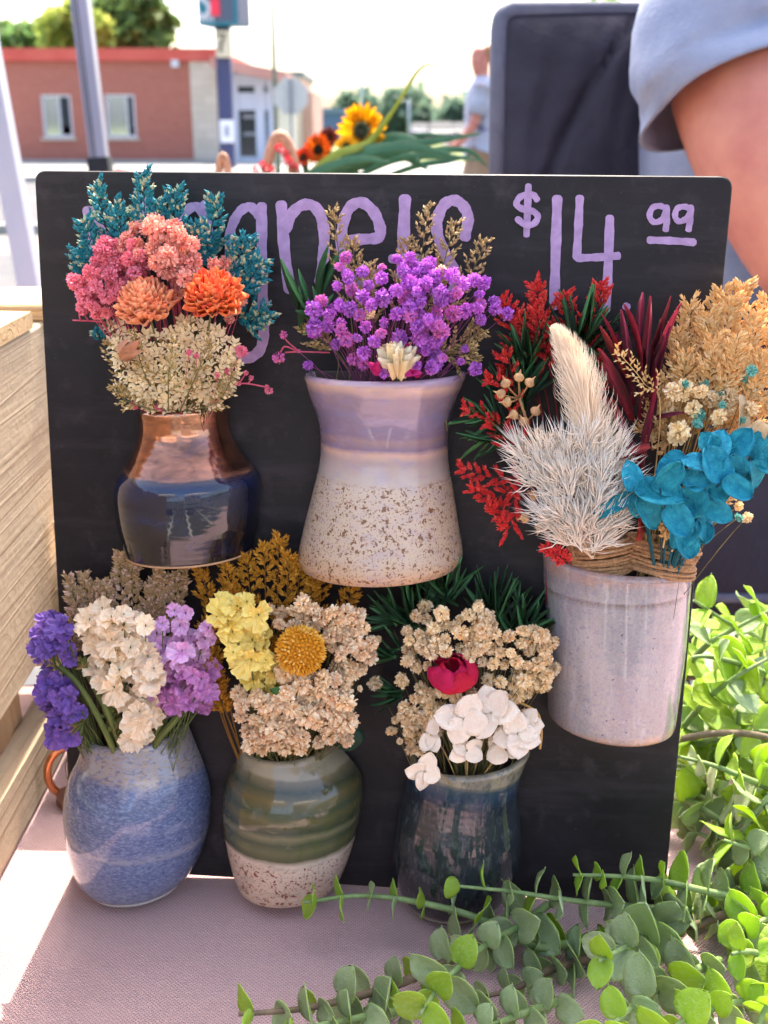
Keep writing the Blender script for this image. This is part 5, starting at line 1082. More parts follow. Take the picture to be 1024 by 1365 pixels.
# ================================================================ BOUQUET IN THE BLUE VASE
tips = [(92, 770, .014), (112, 766, .012), (124, 778, .012), (160, 738, .012), (178, 748, .012), (212, 760, .012), (226, 768, .01), (246, 752, .010), (200, 780, .012), (96, 810, .016), (140, 775, .014)]
for k, (x, y, h) in enumerate(sorted(tips)):
    sprig('dusty brown sprig behind the blue vase statice, ' + ORD[k], [mouthpt('blue', (x - 170) / 130, .25), (175 + (x - 175) * .6, 880, .012), (x * .85 + 26, y + 45, h), (x, y, h + .002)], [m_olst, m_dust, m_dust2], group='dusty sprigs in the blue vase', nside=14, slen=19, bud=7, budw=1.25, dens=1.5, start=.4, seed=170 + k, spread=.7)
def statice(label, pl, n, dm, q, h0, hd, mats, key, fx, seed, cen, extra=(), rn=.25, up=.25):
    xs = [p[0] for p in pl]; ys = [p[1] for p in pl]; cx, cy = (min(xs) + max(xs)) / 2, (min(ys) + max(ys)) / 2; rx, ry = (max(xs) - min(xs)) * .62, (max(ys) - min(ys)) * .62; r = random.Random(seed)
    pts = [(x, y, h0 + hd * dome(x, y, cx, cy, rx, ry) + r.uniform(-.006, .005), q * 1.05 * r.uniform(.62, 1.22)) for x, y in scatter(pl, int(n * .72), dm * 1.1, seed)] + list(extra)
    return spray(label, pts, mats, key, fx, cat='statice', name='statice', tmpl='floret', partname='floret', cen=cen, seed=seed, up=up, stem_r=1.0)
statice('violet statice head at the upper left of the blue vase bouquet', [(42, 872), (50, 838), (78, 826), (90, 845), (104, 868), (100, 882), (72, 876)], 17, 9, 15, .028, .008, [m_grst, m_vio, m_cream2], 'blue', -.5, 201, (85, 900, .01), [(60, 826, .022, 13), (74, 824, .022, 14)])
statice('violet statice head at the lower left of the blue vase bouquet', [(46, 892), (70, 885), (92, 910), (112, 942), (108, 966), (96, 985), (72, 985), (56, 955)], 27, 9.5, 15, .030, .008, [m_grst, m_vio, m_cream2], 'blue', -.5, 202, (115, 930, .01))
statice('cream statice column in the middle of the blue vase bouquet', [(112, 826), (128, 806), (155, 804), (190, 818), (205, 850), (212, 880), (205, 925), (202, 990), (170, 992), (172, 950), (150, 930), (130, 905), (118, 870)], 50, 12.5, 16, .026, .012, [m_grst, m_crs, m_cream2], 'blue', .1, 203, (165, 960, 0))
statice('mauve statice head at the upper right of the blue vase bouquet', [(200, 850), (210, 812), (228, 806), (262, 826), (280, 838), (276, 868), (250, 886), (222, 890), (200, 872)], 24, 11, 15, .022, .010, [m_grst, m_mau, m_cream2], 'blue', .5, 204, (215, 940, 0))
statice('mauve statice head at the lower right of the blue vase bouquet', [(200, 925), (208, 905), (240, 895), (276, 892), (282, 920), (272, 950), (262, 952), (246, 932), (222, 945)], 24, 11, 15, .022, .010, [m_grst, m_mau2, m_cream2], 'blue', .5, 205, (215, 970, 0))
m_thk = mat('winged_stem', (112, 122, 62), (84, 96, 48), 60, rough=.6)
for lab, q in (('thick winged green stem bending from the violet statice into the blue vase', [(70, 882, .030), (98, 905, .034), (122, 940, .034), (148, 992, .030), (160, 1030, .02)]), ('second green statice stem beside the violet heads in the blue vase', [(108, 880, .028), (128, 920, .032), (146, 955, .032), (162, 1000, .026)]), ('green statice stem under the mauve heads in the blue vase', [(250, 940, .022), (232, 962, .026), (212, 985, .026), (200, 1010, .02)]), ('short green statice stem right of the cream column in the blue vase', [(222, 930, .024), (214, 960, .026), (205, 990, .022)])):
    pts = catmull([P(*p) for p in q], 6); t = thing('green_stalk', lab, 'stem', pts[-1]); mb = MB(); s = S(pts[0]); mb.tube(pts, [s * (2.6 + 1.6 * i / len(pts)) for i in range(len(pts))], 7)
    for i in range(0, len(pts) - 3, 1):
        for sgn in (-1, 1):
            d = (pts[i + 1] - pts[i]).normalized(); sd_ = BN.cross(d).normalized() * sgn * s * 4.5; mb.add([pts[i], pts[i + 1], pts[i + 1] + sd_ * .9, pts[i] + sd_], [(0, 1, 2, 3)], 0, True)
    part('stem', mb, m_thk, t)
    r = random.Random(len(lab)); cb = MB()
    for k in range(20):
        p = pts[0].lerp(pts[2], r.random()); cb.put(GRAIN, frame(p, rvec(r) + (pts[0] - pts[4]).normalized(), BN, 13 * s, 9 * s), r.choice((0, 1)))
    part('bracts', cb, [m_thk, m_cream2], t)
t = thing('bract_fan', 'spiky olive bract fan under the lower violet statice head', 'bracts', P(110, 960, .03)); mb = MB(); r = random.Random(3)
for k in range(34):
    a = R(r.uniform(60, 260)); p = P(112, 962, .034); s = S(p); d = BU * math.cos(a) + BV * math.sin(a) * .9 + BN * r.uniform(.1, .9); mb.put(GRAIN, frame(p, d, BN, s * r.uniform(16, 28), s * 11), r.choice((0, 0, 1)))
part('bracts', mb, [m_thk, m_cream2], t)
t = thing('bract_fan', 'olive bract clump at the foot of the cream statice in the blue vase', 'bracts', P(160, 975, .03)); mb = MB()
for k in range(60):
    p = P(r.uniform(140, 172), r.uniform(925, 985), .030); s = S(p); d = BV * 1 + BU * r.uniform(-.8, .8) + BN * r.uniform(0, .8); mb.put(GRAIN, frame(p, d, BN, s * r.uniform(12, 22), s * 10), r.choice((0, 0, 1)))
part('bracts', mb, [m_thk, m_olst], t)

# ================================================================ BOUQUET IN THE GREEN VASE
tips = [(268, 762, .012), (300, 750, .014), (328, 742, .012), (352, 728, .012), (372, 716, .012), (386, 740, .014), (402, 748, .012), (432, 756, .012), (272, 832, .018), (280, 880, .02), (268, 850, .02), (472, 780, .012), (418, 772, .014), (310, 775, .016)]
for k, (x, y, h) in enumerate(sorted(tips)):
    sprig('mustard feathery sprig in the green vase, ' + (ORD + ['second from the right', 'rightmost'])[k], [mouthpt('green', (x - 380) / 140, .3), (365 + (x - 365) * .7, 900 if y < 820 else 960, .014), (x * .86 + 51, y + 48, h), (x, y, h + .002)], [m_mustst, m_must, m_must2], group='mustard sprigs in the green vase', nside=11, slen=22, bud=11, budw=.6, dens=1.2, start=.38, seed=220 + k, spread=.45)
statice('pale yellow statice column at the left of the green vase bouquet', [(286, 812), (300, 796), (335, 794), (350, 818), (362, 850), (362, 880), (376, 912), (358, 926), (322, 916), (318, 885), (296, 862), (290, 840)], 32, 12, 17, .030, .010, [m_grst, m_yel, m_cream2], 'green', -.4, 206, (345, 930, 0))
cp1 = [(x, y, .022 + .012 * dome(x, y, 430, 850, 75, 60), rng.uniform(11, 17)) for x, y in scatter([(358, 838), (360, 812), (402, 804), (440, 808), (476, 818), (492, 850), (500, 868), (478, 900), (450, 892), (440, 872), (440, 846), (420, 838), (380, 842)], 32, 14, 9)]
cp2 = [(x, y, .030 + .010 * dome(x, y, 390, 940, 90, 60), rng.uniform(12, 18)) for x, y in scatter([(310, 922), (330, 916), (352, 934), (378, 920), (375, 890), (395, 890), (430, 902), (470, 890), (466, 940), (462, 990), (400, 1000), (330, 994), (316, 960)], 54, 14, 10)]
spray('ivory gypsophila cluster at the upper right of the green vase bouquet', cp1 + [(359, 813, .024, 7), (503, 853, .02, 6), (494, 862, .02, 5)], [m_olst, m_ivory, m_ivory2], 'green', .3, seed=40)
spray('ivory gypsophila cluster spilling over the front rim of the green vase', cp2 + [(341, 938, .036, 9), (450, 880, .034, 5), (480, 918, .024, 6), (455, 975, .034, 9), (462, 990, .034, 8)], [m_olst, m_ivory, m_ivory2], 'green', 0, seed=41)
t = thing('billy_button', 'golden round billy button flower in the green vase bouquet', 'billy button', P(401, 868, .03)); mb = MB(); c = P(401, 867, .042); s = S(c); r = random.Random(12); rad = 33 * s
ic = MB(); nn_ = 420
for i in range(nn_):
    z = 1 - 2 * (i + .5) / nn_; a = i * 2.39996; q = math.sqrt(1 - z * z); d = BU * q * math.cos(a) + BV * q * math.sin(a) + BN * z
    mb.put(GRAIN4, frame(c + d * rad * .80, d + rvec(r) * .25, rvec(r), rad * .26 * r.uniform(.85, 1.25), rad * .40), r.choice((0, 0, 0, 1)))
mb2 = MB(); u_ = 12
for j in range(u_ + 1):
    for k in range(20): a = math.pi * j / u_; b = 2 * math.pi * k / 20; mb2.v.append(tuple(c + Vector((math.sin(a) * math.cos(b), math.sin(a) * math.sin(b), math.cos(a))) * rad * .86))
for j in range(u_):
    for k in range(20): mb2.f.append((j * 20 + k, j * 20 + (k + 1) % 20, (j + 1) * 20 + (k + 1) % 20, (j + 1) * 20 + k)); mb2.m.append(0); mb2.sm.append(True)
m_bb = mat('billy_gold', (224, 160, 36), (206, 136, 24), 400, rough=.7); part('core', mb2, mat('billy_core', (190, 126, 26), rough=.8), t); part('tubular_florets', mb, [m_bb, mat('billy_pale', (238, 192, 96), (230, 176, 70), 400, rough=.7)], t)
mb = MB(); mb.tube(bez(c, P(395, 930, .03), mouthpt('green', 0, .4), 6), s * 2.2, 6); part('stem', mb, m_grst, t)
leaves('rounded dark leaves at the right rim of the green vase', [(445, 985, .022, 486, 980, .020, 32), (440, 970, .018, 474, 932, .016, 26), (445, 980, .024, 470, 955, .026, 22)], mat('bottle_leaf', (44, 72, 52), (34, 58, 44), 3, rough=.4, trans=.15), m_grst, [(420, 1000, .02), (440, 985, .02), (452, 960, .02)], tm=lambda t: math.sin(math.pi * min(1, t * .86 + .10)) ** .6, seed=8)
leaves('two small green leaves under the yellow statice in the green vase', [(330, 902, .034, 310, 888, .037, 12), (325, 895, .034, 326, 870, .038, 12), (335, 930, .036, 352, 940, .038, 14), (360, 920, .04, 378, 918, .042, 12)], m_leafd, m_grst, [(350, 960, .03), (335, 925, .03), (326, 895, .03)], seed=9)

# ================================================================ BOUQUET IN THE DARK VASE
specs = fan(560, 822, 16, 64, 50, 165, .010, 8, 11, 16) + fan(598, 800, 14, 52, 40, 150, .010, 8, 12, 14)
leaves('dark green needle fern behind the left of the dark vase bouquet', specs, m_ferng, m_grst, [(600, 1000, .012), (585, 880, .010), (575, 790, .010)], tm=wn_, seed=10)
specs = fan(655, 830, 15, 70, 50, 135, .010, 8, 13, 10) + fan(690, 850, 22, 64, 5, 130, .010, 8, 14, 16)
leaves('dark green needle fern behind the right of the dark vase bouquet', specs, m_ferng, m_grst, [(640, 1000, .012), (655, 880, .010), (680, 800, .010)], tm=wn_, seed=11)
leaves('loose green fern tips left of the ivory gypsophila of the dark vase', fan(525, 830, 8, 44, 90, 200, .012, 7, 15, 6) + fan(536, 925, 7, 40, 140, 215, .014, 6, 16, 6) + fan(530, 870, 6, 40, 120, 210, .012, 7, 17, 6), m_ferng, m_grst, [(600, 1000, .012), (560, 920, .012), (525, 840, .012)], tm=wn_, seed=12)
g1 = scatter([(540, 842), (552, 822), (580, 816), (620, 824), (640, 806), (660, 830), (665, 842), (720, 838), (738, 858), (742, 888), (728, 908), (700, 936), (676, 936), (648, 905), (640, 880), (610, 868), (575, 872), (566, 900), (540, 890)], 74, 12.5, 11)
spray('buff gypsophila mass across the top of the dark vase bouquet', [(x, y, .018 + .016 * dome(x, y, 635, 870, 120, 80), rng.uniform(9, 15)) for x, y in g1] + [(567, 808, .018, 11), (637, 808, .02, 12), (650, 822, .02, 12), (540, 842, .02, 8)], [m_olst, m_buff, m_buff2], 'dark', .1, seed=42)
g2 = scatter([(546, 925), (565, 915), (575, 930), (590, 945), (580, 985), (560, 1004), (545, 1000), (545, 965), (532, 955)], 26, 11, 12)
spray('buff gypsophila cluster at the left rim of the dark vase', [(x, y, .026, rng.uniform(9, 14)) for x, y in g2] + [(535, 907, .022, 15), (522, 974, .022, 11), (527, 960, .022, 7), (500, 911, .018, 12), (533, 988, .022, 6), (592, 920, .034, 13), (608, 930, .034, 12), (570, 870, .03, 9)], [m_olst, m_buff, m_buff2], 'dark', -.4, seed=43)
spray('small buff gypsophila blossoms around the white petals of the dark vase', [(x, y, .028, rng.uniform(7, 11)) for x, y in scatter([(625, 920), (655, 915), (700, 940), (715, 960), (690, 975), (660, 960), (640, 945)], 16, 10, 13)], [m_olst, m_buff, m_buff2], 'dark', .3, seed=44)
# rose bud
m_rose = mat('rose_petal', (220, 22, 76), (196, 16, 60), 1.6, rough=.5, trans=.2, rnd=.1, bump=.4, bscale=12, bdist=.02); t = thing('rose_bud', 'crimson dried rose bud in the middle of the dark vase bouquet', 'rose', P(603, 930, .03)); c = P(603, 902, .036); s = S(c); rad = 34 * s
def cup(seed, a0, a1, r0, hgt, flare, tipn):
    m = MB(); rr = random.Random(seed); n, q = 10, 9
    for i in range(n + 1):
        f = i / n; rd = r0 * (math.sin(math.pi * (.12 + .74 * f)) ** .8) * (1 + flare * f ** 3)
        for k in range(q + 1):
            u = k / q; wdt = (.35 + .65 * math.sin(math.pi * min(1, .1 + .62 * f + .0))) ; a = (a0 + a1) / 2 + (u - .5) * (a1 - a0) * wdt; top = hgt * (1 - .35 * (abs(u - .5) * 2) ** 2.2 * f - tipn * 0)
            m.v.append((rd * math.cos(a), rd * math.sin(a), (f * top - .35) + .05 * rr.uniform(-1, 1) * f + .05 * math.sin(u * 9 + seed) * f))
    for i in range(n):
        for k in range(q): a = i * (q + 1) + k; m.f.append((a, a + 1, a + q + 2, a + q + 1)); m.m.append(0); m.sm.append(True)
    return thicken(m, .03)
MR = frame(c, BN * .55 + BV * .75, BU); MR = MR @ Matrix(((1, 0, 0, 0), (0, 0, 1, 0), (0, -1, 0, 0), (0, 0, 0, 1))) if False else Matrix(((BU.x, 0, 0, c.x), (BU.y, 0, 0, c.y), (BU.z, 0, 0, c.z), (0, 0, 0, 1)))
az = (BV * .92 + BN * .4).normalized(); ay = az.cross(BU).normalized(); MR = Matrix(((BU.x, ay.x, az.x, c.x), (BU.y, ay.y, az.y, c.y), (BU.z, ay.z, az.z, c.z), (0, 0, 0, 1))) @ Matrix.Scale(rad, 4)
for k, (a0, a1, r0, hg, fl) in enumerate(((0, 2.6, .55, 1.15, .1), (2.0, 4.7, .62, 1.12, .1), (4.2, 6.9, .66, 1.1, .12), (-2.9, -.9, .94, 1.18, .08), (-2.0, .15, 1.0, 1.06, .10), (2.8, 4.8, .98, 1.12, .12), (.1, 2.5, .98, 1.1, .12), (-.6, 1.0, 1.02, 1.05, .1))): link('petal', cup(k, a0, a1, r0, hg, fl, 0).mesh('petal', m_rose), t, MR)
mb = MB(); mb.tube(bez(c - az * rad * .4, P(610, 970, .02), mouthpt('dark', 0, .4), 6), s * 2, 6); part('stem', mb, m_grst, t)
# white hydrangea
m_wh = mat('white_hydrangea', (255, 238, 214), (250, 226, 198), 3, rough=.5, trans=.14, rnd=.05, bump=.35, bscale=16, bdist=.02)
PW = [shared(thicken(t_oval(i, 8, 7, b, c_, 0, .015, .48, .62), .005), 'petal', [m_wh]) for i, (b, c_) in enumerate(((.06, .05), (.18, .02), (-.06, .10)))]
fl = [(618, 958, 36, [65, 178, 255, 340], .046, 0), (655, 950, 34, [110, 60, 10, 250], .043, 1), (648, 978, 30, [80, 160, 220, 330], .046, 2), (690, 978, 36, [105, 30, 200, 270, -20], .044, 3), (622, 1000, 30, [20, 150, 200, 330], .046, 4), (675, 1000, 32, [70, 150, 20, 210], .044, 5), (566, 1028, 28, [72, 170, 258, 335], .052, 6), (575, 980, 26, [80, 250, 300], .046, 7), (650, 1008, 26, [40, 100, 170], .045, 8), (700, 965, 30, [60, -5, 170], .040, 9)]
LF = ['pale white hydrangea floret in the centre above the dark rim', 'white hydrangea floret right behind the centre one', 'crumpled white hydrangea floret at the heart of the white cluster', 'white hydrangea floret at the far right with a long side petal', 'low left white hydrangea floret lying on the dark rim', 'low right white hydrangea floret lying on the dark rim', 'four petalled white hydrangea floret hanging in front of the dark vase', 'white hydrangea petals above the hanging floret', 'small white hydrangea floret lowest in the middle of the rim', 'upper right white hydrangea floret beside the buff gypsophila']
for (x, y, q, angs, h, sd_), lab in zip(fl, LF):
    if sd_ in (2, 8): continue
    q *= (1.0, 1.05, 1, .92, .8, .9, .95, .85, 1, .8)[sd_]
    r = random.Random(sd_ + 50); c = P(x, y, h); s = S(c); t = thing('hydrangea_floret', lab, 'hydrangea', c, 'white hydrangea florets in the dark vase')
    nd = (BN + BV * (.35 if sd_ != 6 else .05) + BU * r.uniform(-.5, .5) + BV * r.uniform(-.2, .3)).normalized()
    for k, a in enumerate(angs):
        d = BU * math.cos(R(a)) + BV * math.sin(R(a)); d = (d - nd * d.dot(nd) + nd * r.uniform(0, .25)).normalized(); link('petal', PW[r.randrange(3)], t, frame(c, d, nd + rvec(r) * .3, q * s * r.uniform(1, 1.15), q * s * 1.05))
    mb = MB(); mb.put(GRAIN4, frame(c, nd, BU, s * 5, s * 9)); mb.tube(bez(c, P(x * .7 + 190, y * .6 + 400, h - .012), mouthpt('dark', 0, .5), 5), s * .9, 5); part('stem', mb, m_cream2, t)
mb = MB(); mb.tube(catmull([P(*q) for q in ((690, 935, .03), (716, 950, .034), (722, 975, .034), (720, 998, .032))], 6), .0006, 5); solo('curved_stem', mb, mat('straw_stem', (196, 156, 86), rough=.6), 'curved straw coloured stem looping at the right rim of the dark vase', 'stem', P(716, 960, .034))
# ================================================================ EUCALYPTUS GARLAND
def eucmat(name, c1, c2, tcol, trans):
    g = N(name); f = g.ramp(g.noise(3.2, 4), [(.3, (0, 0, 0)), (.7, (1, 1, 1))]); oi = g.n('ObjectInfo')
    col = g.mix(f, lin(c1), lin(c2)); hs = g.n('HueSaturation'); g.l(col, hs.inputs['Color']); g.l(g.math('MULTIPLY_ADD', oi.outputs['Random'], .36, .80), hs.inputs['Value']); g.l(g.math('MULTIPLY_ADD', oi.outputs['Random'], .03, .485), hs.inputs['Hue'])
    bl = g.ramp(g.noise(7, 5, .7), [(.50, (0, 0, 0)), (.68, (1, 1, 1))]); col = g.mix(g.math('MULTIPLY', bl, .5), hs.outputs[0], lin((188, 204, 176)))
    sx = g.n('SeparateXYZ'); g.l(g.obj(), sx.inputs[0]); mid = g.ramp(g.math('ABSOLUTE', sx.outputs[0]), [(.0, (1, 1, 1)), (.022, (0, 0, 0))]); col = g.mix(g.math('MULTIPLY', mid, .5), col, lin((176, 196, 130)))
    g.set(Base_Color=col, Roughness=.42); g.b.inputs['Specular IOR Level'].default_value = .4; g.bump(g.noise(16, 4), .3, .02)
    t = g.n('BsdfTranslucent'); t.inputs[0].default_value = lin(tcol); mx = g.n('MixShader'); mx.inputs[0].default_value = trans; g.l(g.b.outputs[0], mx.inputs[1]); g.l(t.outputs[0], mx.inputs[2]); g.l(mx.outputs[0], g.out.inputs[0]); return g.m
m_eu = eucmat('eucalyptus_grey', (160, 178, 126), (184, 198, 156), (178, 206, 60), .34); m_eu2 = eucmat('eucalyptus_lime', (150, 186, 56), (178, 202, 84), (206, 232, 44), .5); m_eust = mat('eucalyptus_stem', (136, 158, 100), (110, 132, 80), 150, rough=.5); m_euwood = mat('eucalyptus_wood', (122, 104, 80), (96, 84, 66), 200, rough=.7)
EU = {}
m_eurim = mat('eucalyptus_edge_glow', (170, 200, 92), (186, 210, 120), 3, rough=.45, trans=.4, tcol=(200, 230, 70))  # lime edge colour paints in the light seen through the leaf rim
for mk, m in (('g', m_eu), ('y', m_eu2)):
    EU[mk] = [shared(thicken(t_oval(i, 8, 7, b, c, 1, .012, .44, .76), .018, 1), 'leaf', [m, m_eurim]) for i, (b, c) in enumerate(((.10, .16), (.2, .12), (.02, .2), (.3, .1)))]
def euc(label, pts, pairs, L0, L1, young=.25, seed=0, rad=.0011, wood=0, first=.06, ang=80):
    """opposite pairs of round leaves, each pair turned a quarter from the last; pts run from the woody end to the tip"""
    r = random.Random(seed); q = catmull(pts, 8); n = len(q); t = thing('eucalyptus_branch', label, 'eucalyptus', q[0], 'eucalyptus branches on the table')
    rad *= 1.25; mb = MB(); mb.tube(q, [rad * (1.35 - .9 * i / n) for i in range(n)], 7); part('stem', mb, m_euwood if wood else m_eust, t)
    lens = [0]
    for i in range(n - 1): lens.append(lens[-1] + (q[i + 1] - q[i]).length)
    ph = r.uniform(0, 3); pairs = max(4, int(pairs * (1.1 if q[-1].y < .47 else .85) + .5))
    for k in range(pairs):
        f = first + (1 - first) * ((k + .5) / pairs) ** .92; tl = f * lens[-1]; i = max(j for j in range(n - 1) if lens[j] <= tl); d = (q[i + 1] - q[i]).normalized(); p = q[i] + d * (tl - lens[i])
        o = d.orthogonal().normalized(); o = Matrix.Rotation(ph + k * math.pi / 2 + r.uniform(-.3, .3), 3, d) @ o; L = 1.16 * (L0 + (L1 - L0) * f) * r.uniform(.68, 1.18)
        for sg in (-1, 1):
            if r.random() < .05: continue
            a = R(ang + r.uniform(-14, 14) - 30 * max(0, f - .85) / .15); v = o * sg; ld = v * math.sin(a) + d * math.cos(a); nn = d * math.sin(a) - v * math.cos(a) + rvec(r) * .15
            b = p + ld * L * .05
            if (b + ld * L).z < TABLE + .001: ld.z += (TABLE + .002 - (b + ld * L).z) / L
            mk = 'y' if r.random() < young + (.5 if f > .82 else 0) else 'g'
            link('leaf', EU[mk][r.randrange(4)], t, frame(b, ld, nn, L, L * r.uniform(.92, 1.08)))
    return t
def TT(*a): return [T(x, y, z) for x, y, z in a]
euc('long eucalyptus branch on the cloth whose lime tip ends left of the dark vase', TT((800, 1245, .012), (720, 1262, .012), (640, 1225, .020), (560, 1203, .026), (480, 1194, .028), (405, 1203, .028)), 9, .0150, .0085, .45, 1, .0014)
euc('eucalyptus branch pointing left in front of the dark vase', TT((960, 1215, .020), (860, 1210, .028), (760, 1200, .034), (680, 1188, .038), (598, 1180, .040)), 9, .0165, .009, .15, 2, .0011)
euc('eucalyptus branch tip reaching across the lower right corner of the chalkboard', TT((1000, 1200, .030), (950, 1190, .036), (880, 1174, .042), (820, 1168, .044), (764, 1166, .046)), 7, .0170, .010, .35, 3, .0012)
euc('big leaved eucalyptus sprig facing the camera below the chalkboard corner', TT((905, 1232, .016), (872, 1246, .026), (835, 1262, .038), (800, 1280, .048)), 6, .0190, .0125, .1, 4, .0013, ang=60)
euc('eucalyptus branch rising from the bottom edge towards the dark vase', TT((730, 1206, .018), (690, 1235, .022), (640, 1265, .028), (590, 1310, .034), (560, 1352, .038)), 8, .0165, .011, .12, 5, .0012)
euc('woody eucalyptus branch lying on the cloth along the bottom left', TT((700, 1235, .008), (620, 1270, .010), (540, 1308, .014), (470, 1330, .020), (400, 1345, .026), (318, 1352, .028)), 9, .0150, .011, .08, 6, .0016, 1)
euc('low eucalyptus sprig at the bottom edge left of centre', TT((560, 1345, .010), (500, 1352, .016), (450, 1362, .022), (380, 1372, .026)), 6, .0155, .011, .2, 7, .0012)
euc('eucalyptus sprig at the bottom edge below the dark vase', TT((760, 1330, .010), (700, 1350, .018), (650, 1368, .022), (590, 1385, .026)), 7, .0160, .012, .1, 8, .0012)
euc('eucalyptus sprig leaning out at the bottom edge right of centre', TT((960, 1280, .012), (890, 1310, .024), (840, 1345, .034), (800, 1385, .040)), 7, .0170, .012, .2, 9, .0013)
euc('woody stem crossing the lower part of the sunlit clump', TT((1060, 1180, .03), (1000, 1205, .03), (930, 1232, .022), (880, 1245, .016), (800, 1250, .012)), 8, .0160, .012, .2, 12, .0016, 1)
euc('eucalyptus sprig at the bottom right corner of the picture', TT((1060, 1330, .010), (990, 1335, .022), (930, 1352, .032), (880, 1380, .036)), 7, .0165, .012, .3, 10, .0012)
euc('dark eucalyptus twig lying flat under the dark vase', TT((820, 1270, .006), (740, 1290, .008), (690, 1316, .010), (640, 1330, .012)), 6, .0150, .011, 0, 11, .0014, 1)
euc('flat eucalyptus sprig on the cloth right of the lower board corner', TT((1040, 1150, .010), (980, 1130, .012), (930, 1110, .014), (895, 1085, .014)), 8, .0165, .013, .1, 31, .0012)
euc('flat eucalyptus sprig on the cloth along the right border', TT((1080, 1200, .010), (1040, 1215, .014), (990, 1200, .016), (940, 1180, .016)), 8, .0165, .013, .15, 33, .0012)
def DD(*a): return [D(x, y, d) for x, y, d in a]
RL = [('topmost lime eucalyptus sprig rising above the sunlit clump right of the board', [(1060, 900, .60), (1010, 850, .58), (970, 830, .57), (925, 800, .56)], 7, .0165, .012, .7),
 ('lime sprig second from the top in the sunlit clump right of the board', [(905, 900, .56), (945, 858, .55), (985, 835, .55), (1030, 812, .55)], 7, .0165, .012, .75),
 ('lime sprig touching the right edge of the board at grey cup height', [(1040, 905, .53), (985, 885, .52), (940, 875, .52), (905, 880, .52)], 7, .0160, .012, .7),
 ('lime sprig arching from the stem in the middle of the sunlit clump', [(895, 990, .53), (940, 935, .52), (985, 900, .51), (1040, 870, .51)], 9, .0165, .012, .75),
 ('leafy sprig drooping towards the picture edge in the middle of the sunlit clump', [(900, 1000, .54), (960, 985, .52), (1010, 975, .50), (1060, 980, .49)], 8, .0165, .012, .55),
 ('pale sprig below the woody stem with leaves standing like discs', [(1060, 1065, .47), (1000, 1040, .47), (950, 1020, .475), (890, 1005, .48)], 9, .0170, .011, .45),
 ('sprig hanging at the right edge below the disc leaved sprig', [(1070, 1000, .48), (1035, 1050, .46), (1005, 1085, .455), (985, 1120, .45)], 7, .0165, .012, .55),
 ('shaded sprig at the back of the clump beside the lower board edge', [(900, 1060, .52), (940, 1080, .50), (985, 1110, .49), (1030, 1150, .48)], 9, .0160, .012, .25),
 ('sprig at the right edge level with the lower board corner', [(1080, 1140, .46), (1035, 1130, .45), (1000, 1130, .44), (965, 1120, .44)], 7, .0165, .012, .45),
 ('bright small leaved sprig near the right edge below the board corner', [(1080, 1180, .44), (1040, 1215, .42), (1010, 1230, .41), (985, 1240, .40)], 7, .0150, .010, .7),
 ('lime sprig tip in the lower right with four fresh leaves', [(1060, 1300, .40), (1020, 1275, .39), (995, 1268, .385), (975, 1272, .38)], 6, .0150, .010, .85),
 ('dark sprig low behind the lower right lime tip', [(1040, 1240, .44), (980, 1235, .44), (930, 1225, .45), (890, 1215, .46)], 7, .0160, .012, .05),
 ('sprig filling the far right middle of the clump', [(1080, 960, .52), (1040, 930, .53), (1000, 925, .54), (960, 940, .55)], 8, .0165, .012, .6),
 ('back sprig low between the board edge and the clump', [(960, 1060, .56), (930, 1040, .55), (905, 1020, .54), (888, 1040, .53)], 6, .0150, .011, .3),
 ('right edge sprig curling down beside the disc leaved sprig', [(1010, 1040, .50), (1030, 1080, .48), (1050, 1130, .46), (1060, 1180, .45)], 8, .0160, .012, .4),
 ('sprig at the bottom right edge with fresh tip leaves', [(1075, 1290, .38), (1040, 1310, .37), (1020, 1345, .36), (1005, 1385, .35)], 6, .0150, .010, .7),
 ('upper back sprig of dark green leaves behind the lime ones', [(960, 930, .62), (970, 880, .62), (985, 840, .62), (1000, 800, .62)], 8, .0165, .012, .2),
 ('deep back sprig near the chair panel behind the clump', [(1040, 960, .64), (1030, 900, .64), (1020, 850, .64), (1015, 805, .64)], 7, .0165, .012, .3),
 ('left back sprig hugging the board edge above the woody stem', [(930, 1010, .58), (915, 960, .57), (905, 915, .57), (915, 860, .57)], 8, .0160, .012, .55),
 ('shadowed undergrowth sprig at table level behind the clump', [(1050, 1180, .50), (1000, 1120, .53), (950, 1090, .55), (910, 1075, .57)], 9, .0170, .013, .1),
 ('shadowed sprig low at the right edge near the table', [(1060, 1260, .44), (1030, 1210, .46), (1000, 1170, .47), (975, 1145, .49)], 8, .0165, .012, .1)]
